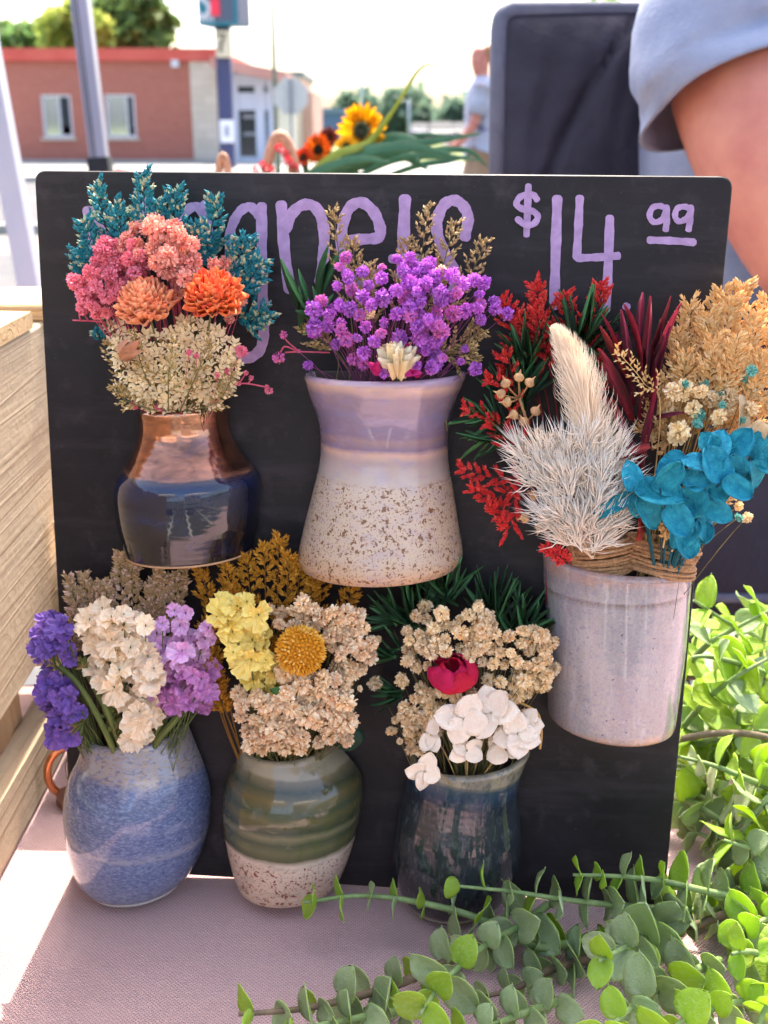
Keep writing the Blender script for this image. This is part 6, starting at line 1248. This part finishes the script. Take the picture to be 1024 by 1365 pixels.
EX = [('thick leafy sprig at the back of the clump just right of the board edge', [(960, 1000, .60), (940, 930, .59), (925, 870, .58), (940, 815, .57)]), ('leafy sprig in the very heart of the sunlit clump', [(940, 1040, .53), (975, 990, .52), (985, 940, .52), (965, 890, .52)]), ('dense sprig crossing behind the disc leaved sprig', [(1060, 1020, .52), (1010, 1010, .52), (960, 1000, .53), (915, 985, .54)]),
 ('upright sprig at the right edge of the upper clump', [(1030, 980, .56), (1020, 920, .56), (1015, 870, .56), (1025, 815, .55)]), ('sprig filling the gap left of the lower clump near the table', [(1010, 1130, .52), (970, 1080, .53), (930, 1060, .54), (900, 1090, .55)]), ('wide sprig over the right border at mid height of the clump', [(1100, 900, .56), (1060, 940, .53), (1040, 1000, .51), (1030, 1060, .50)]),
 ('sprig added beyond the right border to shade the lower clump', [(1150, 1050, .50), (1100, 1080, .49), (1060, 1120, .48), (1020, 1150, .47)]), ('sprig at the right border behind the fresh lime tip', [(1120, 1220, .46), (1070, 1235, .45), (1030, 1255, .44), (990, 1290, .43)]), ('back sprig low against the cloth behind the clump', [(1080, 1060, .60), (1020, 1040, .61), (970, 1030, .62), (930, 1010, .63)]), ('second back sprig low against the cloth behind the clump', [(1120, 1120, .56), (1060, 1100, .57), (1000, 1085, .58), (950, 1070, .59)])]
RL += [(l, p, 8, .0170, .0125, (.5, .6, .45, .7, .15, .5, .2, .3, .1, .1)[i]) for i, (l, p) in enumerate(EX)]  # extra sprigs added to thicken the clump and shade the cloth
for k, (lab, p, n, a, b, y) in enumerate(RL):
    n = max(4, int(n * .8)); a *= 1.16; b *= 1.14
    p = DD(*p); p = [Vector((v.x, v.y, max(v.z, TABLE + .008))) for v in p]; euc(lab, p, n, a, b, y, 40 + k, .0012)
mb = MB(); q = catmull(DD((1070, 900, .56), (1000, 905, .555), (950, 905, .55), (900, 902, .56)), 6); mb.tube(q, .0013, 7); solo('bare_stem', mb, m_euwood, 'thin bare brown stem running level through the upper sunlit clump', 'stem', q[0])
mb = MB(); q = catmull(DD((1070, 1000, .485), (1010, 980, .49), (950, 978, .495), (895, 988, .50)), 6); mb.tube(q, .0018, 8); solo('bare_stem', mb, m_euwood, 'thicker bare stem arching over the disc leaved sprig beside the board', 'stem', q[0])

# ================================================================ CHAIR AND SEATED PERSON
m_pad = mat('black_padding', (40, 38, 48), (50, 48, 60), 14, rough=.7, bump=.5, bscale=30, bdist=.01); m_pipe = mat('grey_piping', (96, 98, 112), (84, 86, 100), 60, rough=.6); m_alu = mat('dark_tube', (60, 62, 70), metal=.5, rough=.35)
ch = thing('folding_chair', 'tall black padded folding chair behind the right of the chalkboard', 'chair', (.32, 1.2, 0))
b0 = [D(666, 14, 1.16), D(960, 10, 1.20), D(948, 470, 1.13), D(660, 460, 1.09)]
def pad(par, name, c4, th, nx=18, ny=18, puff=.018, seams=(), seed=0):
    mb = MB(); r = random.Random(seed); c4 = [Vector(c) for c in c4]; nn = (c4[1] - c4[0]).cross(c4[3] - c4[0]).normalized()
    if nn.y > 0: nn = -nn
    for side in (1, -1):
        for j in range(ny + 1):
            for i in range(nx + 1):
                u, v = i / nx, j / ny; cu = .5 + (u - .5) * (1 - .03 * (abs(v - .5) * 2) ** 8); cv = .5 + (v - .5) * (1 - .03 * (abs(u - .5) * 2) ** 8)
                p = c4[0].lerp(c4[1], cu).lerp(c4[3].lerp(c4[2], cu), cv); e = min(1, min(u, 1 - u, v, 1 - v) * 9); z = th * (e ** .5) * .5
                wr = .006 * mnoise.noise(Vector((u * 3 + seed, v * 3, 1))) + .004 * mnoise.noise(Vector((u * 9, v * 5 + u * 8, seed)))
                for (a, b_, c_) in seams: z -= .012 * math.exp(-((u - a - b_ * v - c_ * v * v) / .016) ** 2) * e
                mb.v.append(tuple(p + nn * side * z + nn * (wr * e if side > 0 else 0)))
    o = (nx + 1) * (ny + 1)
    for s_ in (0, 1):
        for j in range(ny):
            for i in range(nx):
                a = s_ * o + j * (nx + 1) + i; f = (a, a + 1, a + nx + 2, a + nx + 1); mb.f.append(f if s_ else tuple(reversed(f))); mb.m.append(0); mb.sm.append(True)
    part(name, mb, m_pad, par)
    return c4
pad(ch, 'backrest', b0, .035, 40, 30, seams=[(.62, -1.15, .62)], seed=2)
mb = MB(); pr = [b0[3], b0[0].lerp(b0[3], .06), b0[0].lerp(b0[3], .02).lerp(b0[1], .012), b0[0].lerp(b0[1], .05), b0[1], b0[2]]; mb.tube(pr[:1] + catmull(pr[1:4], 5) + pr[4:], .0085, 8); part('piping', mb, m_pipe, ch)
s0 = [D(860, 440, .90), D(1240, 420, .92), D(1240, 800, .92), D(860, 795, .90)]
pad(ch, 'side_panel', s0, .012, 14, 8, seed=5); mb = MB(); mb.tube([s0[3], s0[2]], .005, 8); part('piping', mb, m_pipe, ch)
mb = MB(); ar = [D(850, 432, .90), D(1250, 412, .92)]; mb.tube(ar, .012, 10); part('armrest', mb, m_alu, ch)
zs = s0[3].z - .01
mb = MB(); mb.box((.49, 1.12, zs), .52, .38, .05); part('seat', mb, m_pad, ch)
for xx, yy in ((.25, .93), (.74, .95), (.25, 1.32), (.74, 1.32)):
    mb = MB(); mb.tube([(xx, yy, 0), (xx, yy, zs + .27)], .012, 8); part('leg', mb, m_alu, ch)
def skin(name, verts, edges, m, parent=None, sub=2, root=0):
    me = bpy.data.meshes.new(name); me.from_pydata([v[0] for v in verts], edges, []); me.materials.append(m); o = bpy.data.objects.new(name, me); COL.objects.link(o)
    if parent is not None: o.parent = parent; o.matrix_basis = WM[parent].inverted()
    WM[o] = Matrix(); md = o.modifiers.new('skin', 'SKIN'); md.use_smooth_shade = True
    for i, v in enumerate(verts):
        sv = me.skin_vertices[0].data[i]; rr = v[1]; sv.radius = rr if hasattr(rr, '__len__') else (rr, rr); sv.use_root = (i == root)
    s_ = o.modifiers.new('sub', 'SUBSURF'); s_.levels = sub; s_.render_levels = sub
    return o
m_skin = mat('skin', (206, 138, 114), (188, 114, 98), 22, rough=.5, spec=.35, bump=.15, bscale=600); m_shirt = mat('chambray_shirt', (146, 153, 172), (130, 139, 162), 30, rough=.85, bump=.4, bscale=300, bdist=.002); m_jean = mat('denim', (86, 108, 158), (70, 92, 140), 60, rough=.85)
pe = thing('person', 'seated person in light blue short sleeved shirt with bare arm, in the black chair', 'person', (.40, 1.1, 0))
hip = Vector((.40, 1.17, zs + .10)); sh = D(968, 25, .96); shf = D(1130, -20, 1.28); neck = (sh + shf) / 2 + Vector((.01, 0, .06)); chest = (sh + shf) / 2 + Vector((0, 0, -.10)); wa = hip.lerp(chest, .45)
elb = D(1100, 370, .86); wri = elb + Vector((.20, .05, -.05)); arm1 = sh.lerp(elb, .45)
V = [(hip, (.11, .11)), (wa, (.10, .10)), (chest, (.10, .10)), (neck, .055), (neck + Vector((.02, 0, .07)), .05), (neck + Vector((.03, 0, .16)), (.085, .10)), (neck + Vector((.03, 0, .25)), .075),
     (sh, .062), (arm1, .070), (elb, .050), (wri, .030), (wri + Vector((.09, .02, -.01)), (.040, .018)),
     (shf, .068), (shf + Vector((.08, .05, -.26)), .05), (shf + Vector((.28, -.02, -.30)), .034),
     (hip + Vector((.08, -.09, -.02)), .085), (hip + Vector((.46, -.09, -.01)), .062), (hip + Vector((.50, -.09, -.42)), .045), (hip + Vector((.60, -.09, -.46)), .035),
     (hip + Vector((.08, .12, -.02)), .085), (hip + Vector((.46, .12, -.01)), .062), (hip + Vector((.50, .12, -.42)), .045), (hip + Vector((.60, .12, -.46)), .035)]
Ed = [(0, 1), (1, 2), (2, 3), (3, 4), (4, 5), (5, 6), (2, 7), (7, 8), (8, 9), (9, 10), (10, 11), (2, 12), (12, 13), (13, 14), (0, 15), (15, 16), (16, 17), (17, 18), (0, 19), (19, 20), (20, 21), (21, 22)]
body = skin('body', V, Ed, m_skin, pe)
# fingers rooted in the palm
for k in range(5):
    pal = wri + Vector((.10, .02 + (k - 2) * .016, -.012)); L = (.045, .07, .078, .07, .055)[k]; dv = Vector((1, (k - 2) * .08, -.25)) if k else Vector((.6, -1.0, -.2))
    skin('finger', [(pal - dv * .02, .009), (pal + dv * L * .4, .0085), (pal + dv * L * .75 + Vector((0, 0, -.008)), .008), (pal + dv * L + Vector((0, 0, -.022)), .006)], [(0, 1), (1, 2), (2, 3)], m_skin, pe, 1)
# head details (above the frame)
hd = neck + Vector((.03, 0, .17))
mb = MB(); mb.put(t_grain(8), frame(hd + Vector((.10, 0, .02)), (.3, 0, -1), (1, 0, 0), .05, .07)); part('nose', mb, m_skin, pe)
hairm = mat('brown_hair', (96, 70, 48), (74, 54, 38), 60, rough=.6)
skin('hair', [(hd + Vector((-.01, 0, .10)), .10), (hd + Vector((-.06, 0, .03)), .085), (hd + Vector((-.06, 0, -.04)), .06)], [(0, 1), (1, 2)], hairm, pe, 1)
for sgn in (-1, 1):
    mb = MB(); mb.put(t_grain(6), frame(hd + Vector((.092, sgn * .034, .035)), (1, 0, 0), (0, 0, 1), .012, .03)); part('eye', mb, mat('eye', (40, 34, 30), rough=.2), pe)
# shirt: torso shell plus sleeves with a wide cuff
def shell(name, rings, m, par, th=.003, n=36, seed=0, amp=.006, fr=5):
    mb = MB(); r = random.Random(seed)
    rr = []
    for (c, ax, ra, rb, up) in rings: rr.append((Vector(c), Vector(ax).normalized(), ra, rb, Vector(up)))
    for lay in (0, 1):
        for i, (c, ax, ra, rb, up) in enumerate(rr):
            u = (up - ax * up.dot(ax)).normalized(); v = ax.cross(u)
            for k in range(n):
                a = 2 * math.pi * k / n; w = amp * (mnoise.noise(Vector((math.cos(a) * fr * .5, math.sin(a) * fr * .5, i * .45 + seed))) + .4 * math.sin(a * fr + i * .5)); q = -th * lay
                mb.v.append(tuple(c + u * (ra + w + q) * math.cos(a) + v * (rb + w + q) * math.sin(a)))
    m_ = len(rr); o = m_ * n
    for lay in (0, 1):
        for i in range(m_ - 1):
            for k in range(n):
                a = lay * o + i * n + k; b = lay * o + i * n + (k + 1) % n; f = (a, b, b + n, a + n); mb.f.append(f if not lay else tuple(reversed(f))); mb.m.append(0); mb.sm.append(True)
    for i in (0, m_ - 1):
        for k in range(n): a, b = i * n + k, i * n + (k + 1) % n; mb.f.append((a, b, b + o, a + o)); mb.m.append(0); mb.sm.append(True)
    return part(name, mb, m, par)
fwd_ = Vector((1, 0, 0)); tr = []
for i in range(17):
    f = i / 16; c = (hip + Vector((0, 0, -.06))).lerp(neck + Vector((0, 0, -.015)), f); wy = .185 - .01 * math.sin(f * 3) if f < .86 else .185 * (1 - ((f - .86) / .14) ** 1.6 * .62); wx = .155 - .01 * f if f < .8 else .147 * (1 - ((f - .8) / .2) ** 1.8 * .5)
    tr.append((c, (0, 0, 1), wx, wy, (1, 0, 0)))
shirt = shell('shirt', tr, m_shirt, pe, amp=.012, fr=4, seed=3)
sp = catmull([D(1040, -90, 1.02), D(1000, -15, .975), D(968, 40, .955), D(961, 80, .95), D(971, 106, .945)], 3); sl = []
for k_, p in enumerate(sp):
    f = k_ / (len(sp) - 1); q_ = sp[min(k_ + 1, len(sp) - 1)] - sp[max(k_ - 1, 0)]; dd = q_.normalized().lerp((elb - sh).normalized(), f); rr_ = .067 + .008 * f
    sl.append((p, dd, rr_, rr_, (0, -1, 0)))
de = (elb - sh).normalized(); pe_ = sp[-1]; sl += [(pe_ + de * .004, de, .0745, .0745, (0, -1, 0)), (pe_ + de * .016, de, .0755, .0755, (0, -1, 0)), (pe_ + de * .018, de, .0735, .0735, (0, -1, 0))]
slv = shell('sleeve', sl, m_shirt, pe, amp=.007, fr=3, seed=8)
da2 = Vector((.08, .05, -.26)).normalized(); shell('sleeve', [(shf - da2 * .05, da2, .05, .05, (0, 1, 0)), (shf, da2, .088, .088, (0, 1, 0)), (shf + da2 * .14, da2, .09, .09, (0, 1, 0))], m_shirt, pe, amp=.006)
for sgn, yy in ((-1, -.09), (1, .12)):
    a, k_, f_ = hip + Vector((.0, yy, -.02)), hip + Vector((.46, yy, -.01)), hip + Vector((.50, yy, -.40)); rg = []
    for i in range(7): p = a.lerp(k_, i / 6); rg.append((p, k_ - a, .108 - .03 * i / 6, .108 - .03 * i / 6, (0, 0, 1)))
    rg += [(k_ + Vector((.035, 0, -.04)), Vector((.6, 0, -1)), .08, .08, (1, 0, .3))] + [(k_.lerp(f_, q) + Vector((.03, 0, 0)), f_ - k_, .075 - .012 * q, .075 - .012 * q, (1, 0, 0)) for q in (.25, .6, 1)]
    shell('trouser_leg', rg, m_jean, pe, seed=sgn, amp=.005)

# ================================================================ WALKING PERSON FAR BEHIND
dW = 10.0; wx_ = D(644, 120, dW).x; wk = thing('person', 'walking person in a pale patterned shirt and tan shorts seen far behind the chair', 'person', (wx_, dW, 0))
B = Vector((wx_, dW, 0)); Vv = lambda x, y, z: B + Vector((x, y, z))
V = [(Vv(0, 0, .92), (.14, .11)), (Vv(.01, 0, 1.12), (.13, .10)), (Vv(.0, 0, 1.36), (.155, .10)), (Vv(-.01, 0, 1.50), .055), (Vv(-.03, 0, 1.58), (.075, .085)), (Vv(-.03, 0, 1.68), (.08, .09)), (Vv(-.03, 0, 1.745), .06),
     (Vv(-.03, -.19, 1.40), .055), (Vv(-.08, -.22, 1.14), .042), (Vv(-.20, -.20, .98), .032), (Vv(-.28, -.2, .95), (.035, .02)), (Vv(.02, .19, 1.40), .055), (Vv(.08, .22, 1.14), .042), (Vv(.02, .24, .92), .032), (Vv(0, .24, .84), (.02, .035)),
     (Vv(-.03, -.09, .86), .095), (Vv(-.12, -.09, .50), .062), (Vv(-.10, -.09, .10), .042), (Vv(-.22, -.09, .04), .035), (Vv(.03, .09, .86), .095), (Vv(.06, .09, .50), .062), (Vv(.18, .09, .11), .042), (Vv(.08, .09, .04), .035)]
Ed = [(0, 1), (1, 2), (2, 3), (3, 4), (4, 5), (5, 6), (2, 7), (7, 8), (8, 9), (9, 10), (2, 11), (11, 12), (12, 13), (13, 14), (0, 15), (15, 16), (16, 17), (17, 18), (0, 19), (19, 20), (20, 21), (21, 22)]
skin('body', V, Ed, m_skin, wk)
m_ps = mat('pale_pattern_shirt', (170, 172, 184), (96, 100, 126), 14, rough=.85, lo=.58, hi=.66); m_sho = mat('tan_shorts', (170, 142, 114), (158, 130, 104), 10, rough=.85)
shell('shirt', [(Vv(0, 0, z), (0, 0, 1), a, b, (1, 0, 0)) for z, a, b in ((.86, .15, .19), (1.0, .15, .19), (1.15, .145, .18), (1.32, .15, .20), (1.42, .13, .20), (1.48, .08, .11), (1.51, .065, .07))], m_ps, wk, amp=.01)
for yy, xx in ((-.19, -.05), (.19, .05)):
    a, b = Vv(-.01, yy, 1.42), Vv(xx * 1.3, yy * 1.12, 1.20); shell('sleeve', [(a, b - a, .07, .07, (1, 0, 0)), (a.lerp(b, .5), b - a, .075, .075, (1, 0, 0)), (b, b - a, .078, .078, (1, 0, 0))], m_ps, wk, amp=.004)
for yy, xx in ((-.09, -.12), (.09, .06)):
    a, b = Vv(0, yy, .92), Vv(xx, yy, .50); shell('shorts_leg', [(a, b - a, .125, .115, (1, 0, 0)), (a.lerp(b, .5), b - a, .115, .11, (1, 0, 0)), (b, b - a, .105, .10, (1, 0, 0))], m_sho, wk, amp=.006)
skin('hair', [(Vv(-.02, 0, 1.735), .085), (Vv(.04, 0, 1.68), .07), (Vv(.055, 0, 1.60), .05)], [(0, 1), (1, 2)], mat('sandy_hair', (178, 126, 86), (150, 104, 70), 30, rough=.7), wk, 1)

# ================================================================ SUNFLOWERS, BASKETS, SECOND TABLE
t2 = thing('flower_table', 'second market table behind the chalkboard holding the sunflower bucket', 'table', (-.05, 1.55, 0))
mb = MB(); mb.box((-.1, 1.62, .735), 1.1, .6, .03); part('table_top', mb, m_cloth, t2)
for xx in (-.6, .4):
    for yy in (1.36, 1.88): mb = MB(); mb.tube([(xx, yy, 0), (xx, yy, .72)], .014, 8); part('leg', mb, m_alu, t2)
bk = thing('flower_bucket', 'galvanised bucket on the second table holding sunflowers and long leaves', 'bucket', (-.05, 1.5, .751)); mb = MB(); bc = Vector((D(470, 190, 1.5).x, 1.5, .751)); NS = 28
prf = [(.085, 0), (.088, .003), (.112, .215), (.116, .218), (.112, .221), (.107, .215), (.085, .01)]
for (q, z) in prf: mb.v.extend([tuple(bc + Vector((q * math.cos(2 * math.pi * k / NS), q * math.sin(2 * math.pi * k / NS), z))) for k in range(NS)])
for j in range(len(prf) - 1):
    for k in range(NS): mb.f.append((j * NS + k, j * NS + (k + 1) % NS, (j + 1) * NS + (k + 1) % NS, (j + 1) * NS + k)); mb.m.append(0); mb.sm.append(True)
mb.f.append(tuple(reversed(range(NS)))); mb.m.append(0); mb.sm.append(False); part('pail', mb, mat('galvanised', (150, 152, 156)), bk)
m_sun = mat('sunflower_petal', (255, 214, 40), (252, 200, 24), 2, rough=.5, trans=.55, rnd=.08); m_sun2 = mat('orange_petal', (240, 138, 24), (232, 108, 16), 2, rough=.5, trans=.4, rnd=.1); m_disc = mat('sunflower_disc', (40, 26, 20), (62, 40, 24), 300, rough=.9); m_grn = mat('bucket_leaf', (74, 112, 76), (60, 98, 66), 4, rough=.45, trans=.25)
SUNP = {}
def daisy(name, label, cx, cy, d, rad, m, face, cat, n=24, discr=.42, dm=None):
    c = D(cx, cy, d); s = S(c); R_ = rad * s; f = Vector(face).normalized(); t = thing(name, label, cat, c); e1 = f.orthogonal().normalized(); e2 = f.cross(e1); r = random.Random(int(cx))
    if m.name not in SUNP: SUNP[m.name] = [shared(thicken(t_blade(6, None, b, .2, 0, i), .012), 'petal', [m]) for i, b in enumerate((-.12, .1))]
    for k in range(n):
        a = 2 * math.pi * k / n + r.uniform(-.1, .1); o = e1 * math.cos(a) + e2 * math.sin(a); dv = (o + f * (r.uniform(.05, .35) + .15 * (k % 2))).normalized(); link('petal', SUNP[m.name][k % 2], t, frame(c + o * R_ * discr * .75, dv, f - o * .2, R_ * (1 - discr * .7) * r.uniform(.9, 1.1), R_ * .30))
    mb = MB()
    for i in range(150): q = math.sqrt((i + .5) / 150); a = i * 2.39996; o = e1 * math.cos(a) + e2 * math.sin(a); mb.put(GRAIN4, frame(c + o * q * R_ * discr + f * R_ * (.10 - .08 * q), f + o * .2, e1, R_ * .14, R_ * .16))
    part('disc', mb, dm or m_disc, t)
    mb = MB(); b = bc + Vector((r.uniform(-.06, .06), r.uniform(-.05, .05), .05)); mb.tube(bez(c - f * R_ * .1, c - f * R_ * .7 + Vector((0, 0, -.06)), b, 8), .004, 7); part('stem', mb, m_grn, t)
    mb = MB()
    for k in range(8): a = k * .785; o = e1 * math.cos(a) + e2 * math.sin(a); mb.put(GRAIN4, frame(c - f * R_ * .14, o - f * .1, f, R_ * .5, R_ * .5))
    part('sepals', mb, m_grn, t)
daisy('sunflower', 'yellow sunflower with a dark centre above the chalkboard edge', 482, 173, 1.5, 34, m_sun, (.12, -1, -.1), 'sunflower')
daisy('orange_flower', 'orange daisy like flower left of the sunflower', 425, 200, 1.47, 22, m_sun2, (-.3, -1, .25), 'flower', 20, .3)
daisy('orange_flower', 'rust brown flower between the orange one and the sunflower', 438, 184, 1.52, 15, mat('rust_petal', (130, 52, 30), (104, 40, 26), 3, rough=.6), (.2, -1, .3), 'flower', 16, .3)
daisy('orange_flower', 'small amber flower just below the sunflower', 462, 196, 1.48, 16, m_sun, (0, -.8, .6), 'flower', 18, .35)
daisy('orange_flower', 'red orange flower at the left end of the bouquet by the basket handle', 405, 210, 1.46, 15, mat('red_orange_petal', (226, 84, 30), (214, 66, 26), 3, rough=.6, trans=.3), (-.4, -.8, .4), 'flower', 16, .35)
def longleaf(label, pts, w, m, seed=0):
    q = catmull([D(*p) for p in pts], 10); n = len(q); mb = MB()
    for i, p in enumerate(q):
        f = i / (n - 1); d = (q[min(i + 1, n - 1)] - q[max(i - 1, 0)]).normalized(); s_ = d.cross(Vector((0, -1, .3))).normalized(); ww = w * S(p) * (math.sin(math.pi * (.06 + .9 * min(1, f))) ** .6) * (1 - .5 * f)
        mb.v.extend([tuple(p - s_ * ww), tuple(p + Vector((0, .15, -1)) * ww * .35), tuple(p + s_ * ww)])
    for i in range(n - 1):
        for k in (0, 1): a = i * 3 + k; mb.f.append((a, a + 1, a + 4, a + 3)); mb.m.append(0); mb.sm.append(True)
    solo('long_leaf', thicken(mb, .0006), m, label, 'leaf', q[0], 'long strap leaves in the flower bucket')
m_ll = mat('strap_leaf', (58, 104, 72), (78, 124, 84), 30, rough=.35, trans=.25); m_ly = mat('strap_leaf_yellow', (150, 160, 62), (168, 176, 80), 30, rough=.4, trans=.35)
longleaf('tall thin strap leaf curving up to a tip against the sky', [(470, 230, 1.5), (500, 185, 1.48), (535, 130, 1.46), (562, 90, 1.45), (592, 86, 1.44)], 3.6, m_ly)
for k, (lab, p, w, m) in enumerate([('broad strap leaf lowest along the board edge', [(430, 235, 1.46), (480, 205, 1.44), (540, 196, 1.42), (600, 205, 1.42)], 11, m_ll), ('strap leaf reaching furthest right towards the walking person', [(450, 225, 1.5), (520, 195, 1.48), (580, 188, 1.46), (640, 178, 1.45)], 7, m_ll), ('strap leaf arching over the middle right of the sunflower', [(440, 230, 1.5), (500, 190, 1.5), (545, 185, 1.48), (590, 215, 1.46)], 9, m_ll), ('yellow green strap leaf crossing under the sunflower', [(410, 232, 1.44), (450, 205, 1.44), (490, 190, 1.44), (520, 150, 1.44)], 7, m_ly), ('short dark strap leaf below the sunflower head', [(450, 240, 1.48), (490, 210, 1.46), (530, 205, 1.45), (570, 225, 1.45)], 12, m_ll), ('strap leaf drooping at the right end of the bouquet', [(480, 225, 1.5), (560, 205, 1.5), (620, 200, 1.5), (650, 222, 1.5)], 6, m_ll), ('thin strap leaf hugging the board edge right of the sunflower', [(470, 238, 1.46), (530, 212, 1.44), (590, 208, 1.43), (640, 214, 1.42)], 6, m_ll), ('thin strap leaf rising behind the long yellow green one', [(480, 235, 1.52), (520, 200, 1.52), (560, 180, 1.51), (610, 184, 1.5)], 5, m_ll), ('strap leaf nearest the orange flowers along the board edge', [(400, 238, 1.43), (440, 222, 1.42), (480, 212, 1.41), (520, 216, 1.40)], 8, m_ll), ('thin dark strap leaf ending under the walking person', [(500, 240, 1.47), (560, 220, 1.46), (600, 214, 1.46), (632, 205, 1.45)], 5, m_ll), ('dark strap leaf filling the middle of the bouquet', [(420, 240, 1.5), (470, 215, 1.47), (530, 200, 1.45), (560, 215, 1.43)], 14, m_ll)]): longleaf(lab, p, w, m, k)
def basket(label, px, py, d, hw, hh, m, col2):
    top = D(px, py, d); s = S(top); w = hw * s; zt = max(top.z - hh * s, .80); c = Vector((top.x, d, .751)); t = thing('wicker_basket', label, 'basket', c, 'wicker baskets behind the chalkboard'); bw = MB(); H = zt - .751 - .05
    for j in range(14):
        z = .751 + .006 + H * j / 13; rr = w * (.78 + .25 * j / 13); bw.tube([(c.x + (rr + .004 * (k % 2)) * math.cos(k * math.pi / 16), c.y + (rr + .004 * (k % 2)) * .75 * math.sin(k * math.pi / 16), z) for k in range(33)], .007, 5, cap=False)
    part('woven_body', bw, m, t); hb = MB(); hb.tube([(c.x + w * math.cos(a), c.y, .751 + H * .9 + (top.z - .751 - H * .9) * math.sin(a) ** .8) for a in [math.pi * k / 20 for k in range(21)]], .007 if hw > 15 else .005, 8); part('handle', hb, m, t)
    return c, H
m_wick = mat('wicker', (196, 150, 116), (168, 122, 90), 90, rough=.6, bump=.4, bscale=300)
cB, HB = basket('larger wicker basket with a tall loop handle left of the orange flowers', 373, 181, 1.45, 24, 60, m_wick, 0)
c2, H2_ = basket('small wicker basket with a low loop handle right of the navy sign post', 297, 207, 1.55, 10, 40, m_wick, 0)
t = thing('red_flowers', 'small red flowers inside the larger wicker basket', 'flowers', cB + Vector((0, 0, HB))); mb = MB(); r = random.Random(4); BR = [shared(t_blossom(70 + i, 40), 'blossom', [mat('red_bloom', (214, 48, 60), (196, 36, 48), 2, rough=.6, trans=.3), mat('pink_bloom', (230, 120, 130), rough=.6)]) for i in range(2)]
for (x, y) in ((372, 197), (384, 214), (350, 220), (360, 226), (380, 205), (392, 222), (340, 228)):
    p = D(x, y, 1.43 + r.uniform(-.02, .02)); link('blossom', BR[r.randrange(2)], t, frame(p, rvec(r), rvec(r), .006)); mb.tube([p, (p.x, 1.44, .80)], .0012, 4)
part('stems', mb, m_grn, t)
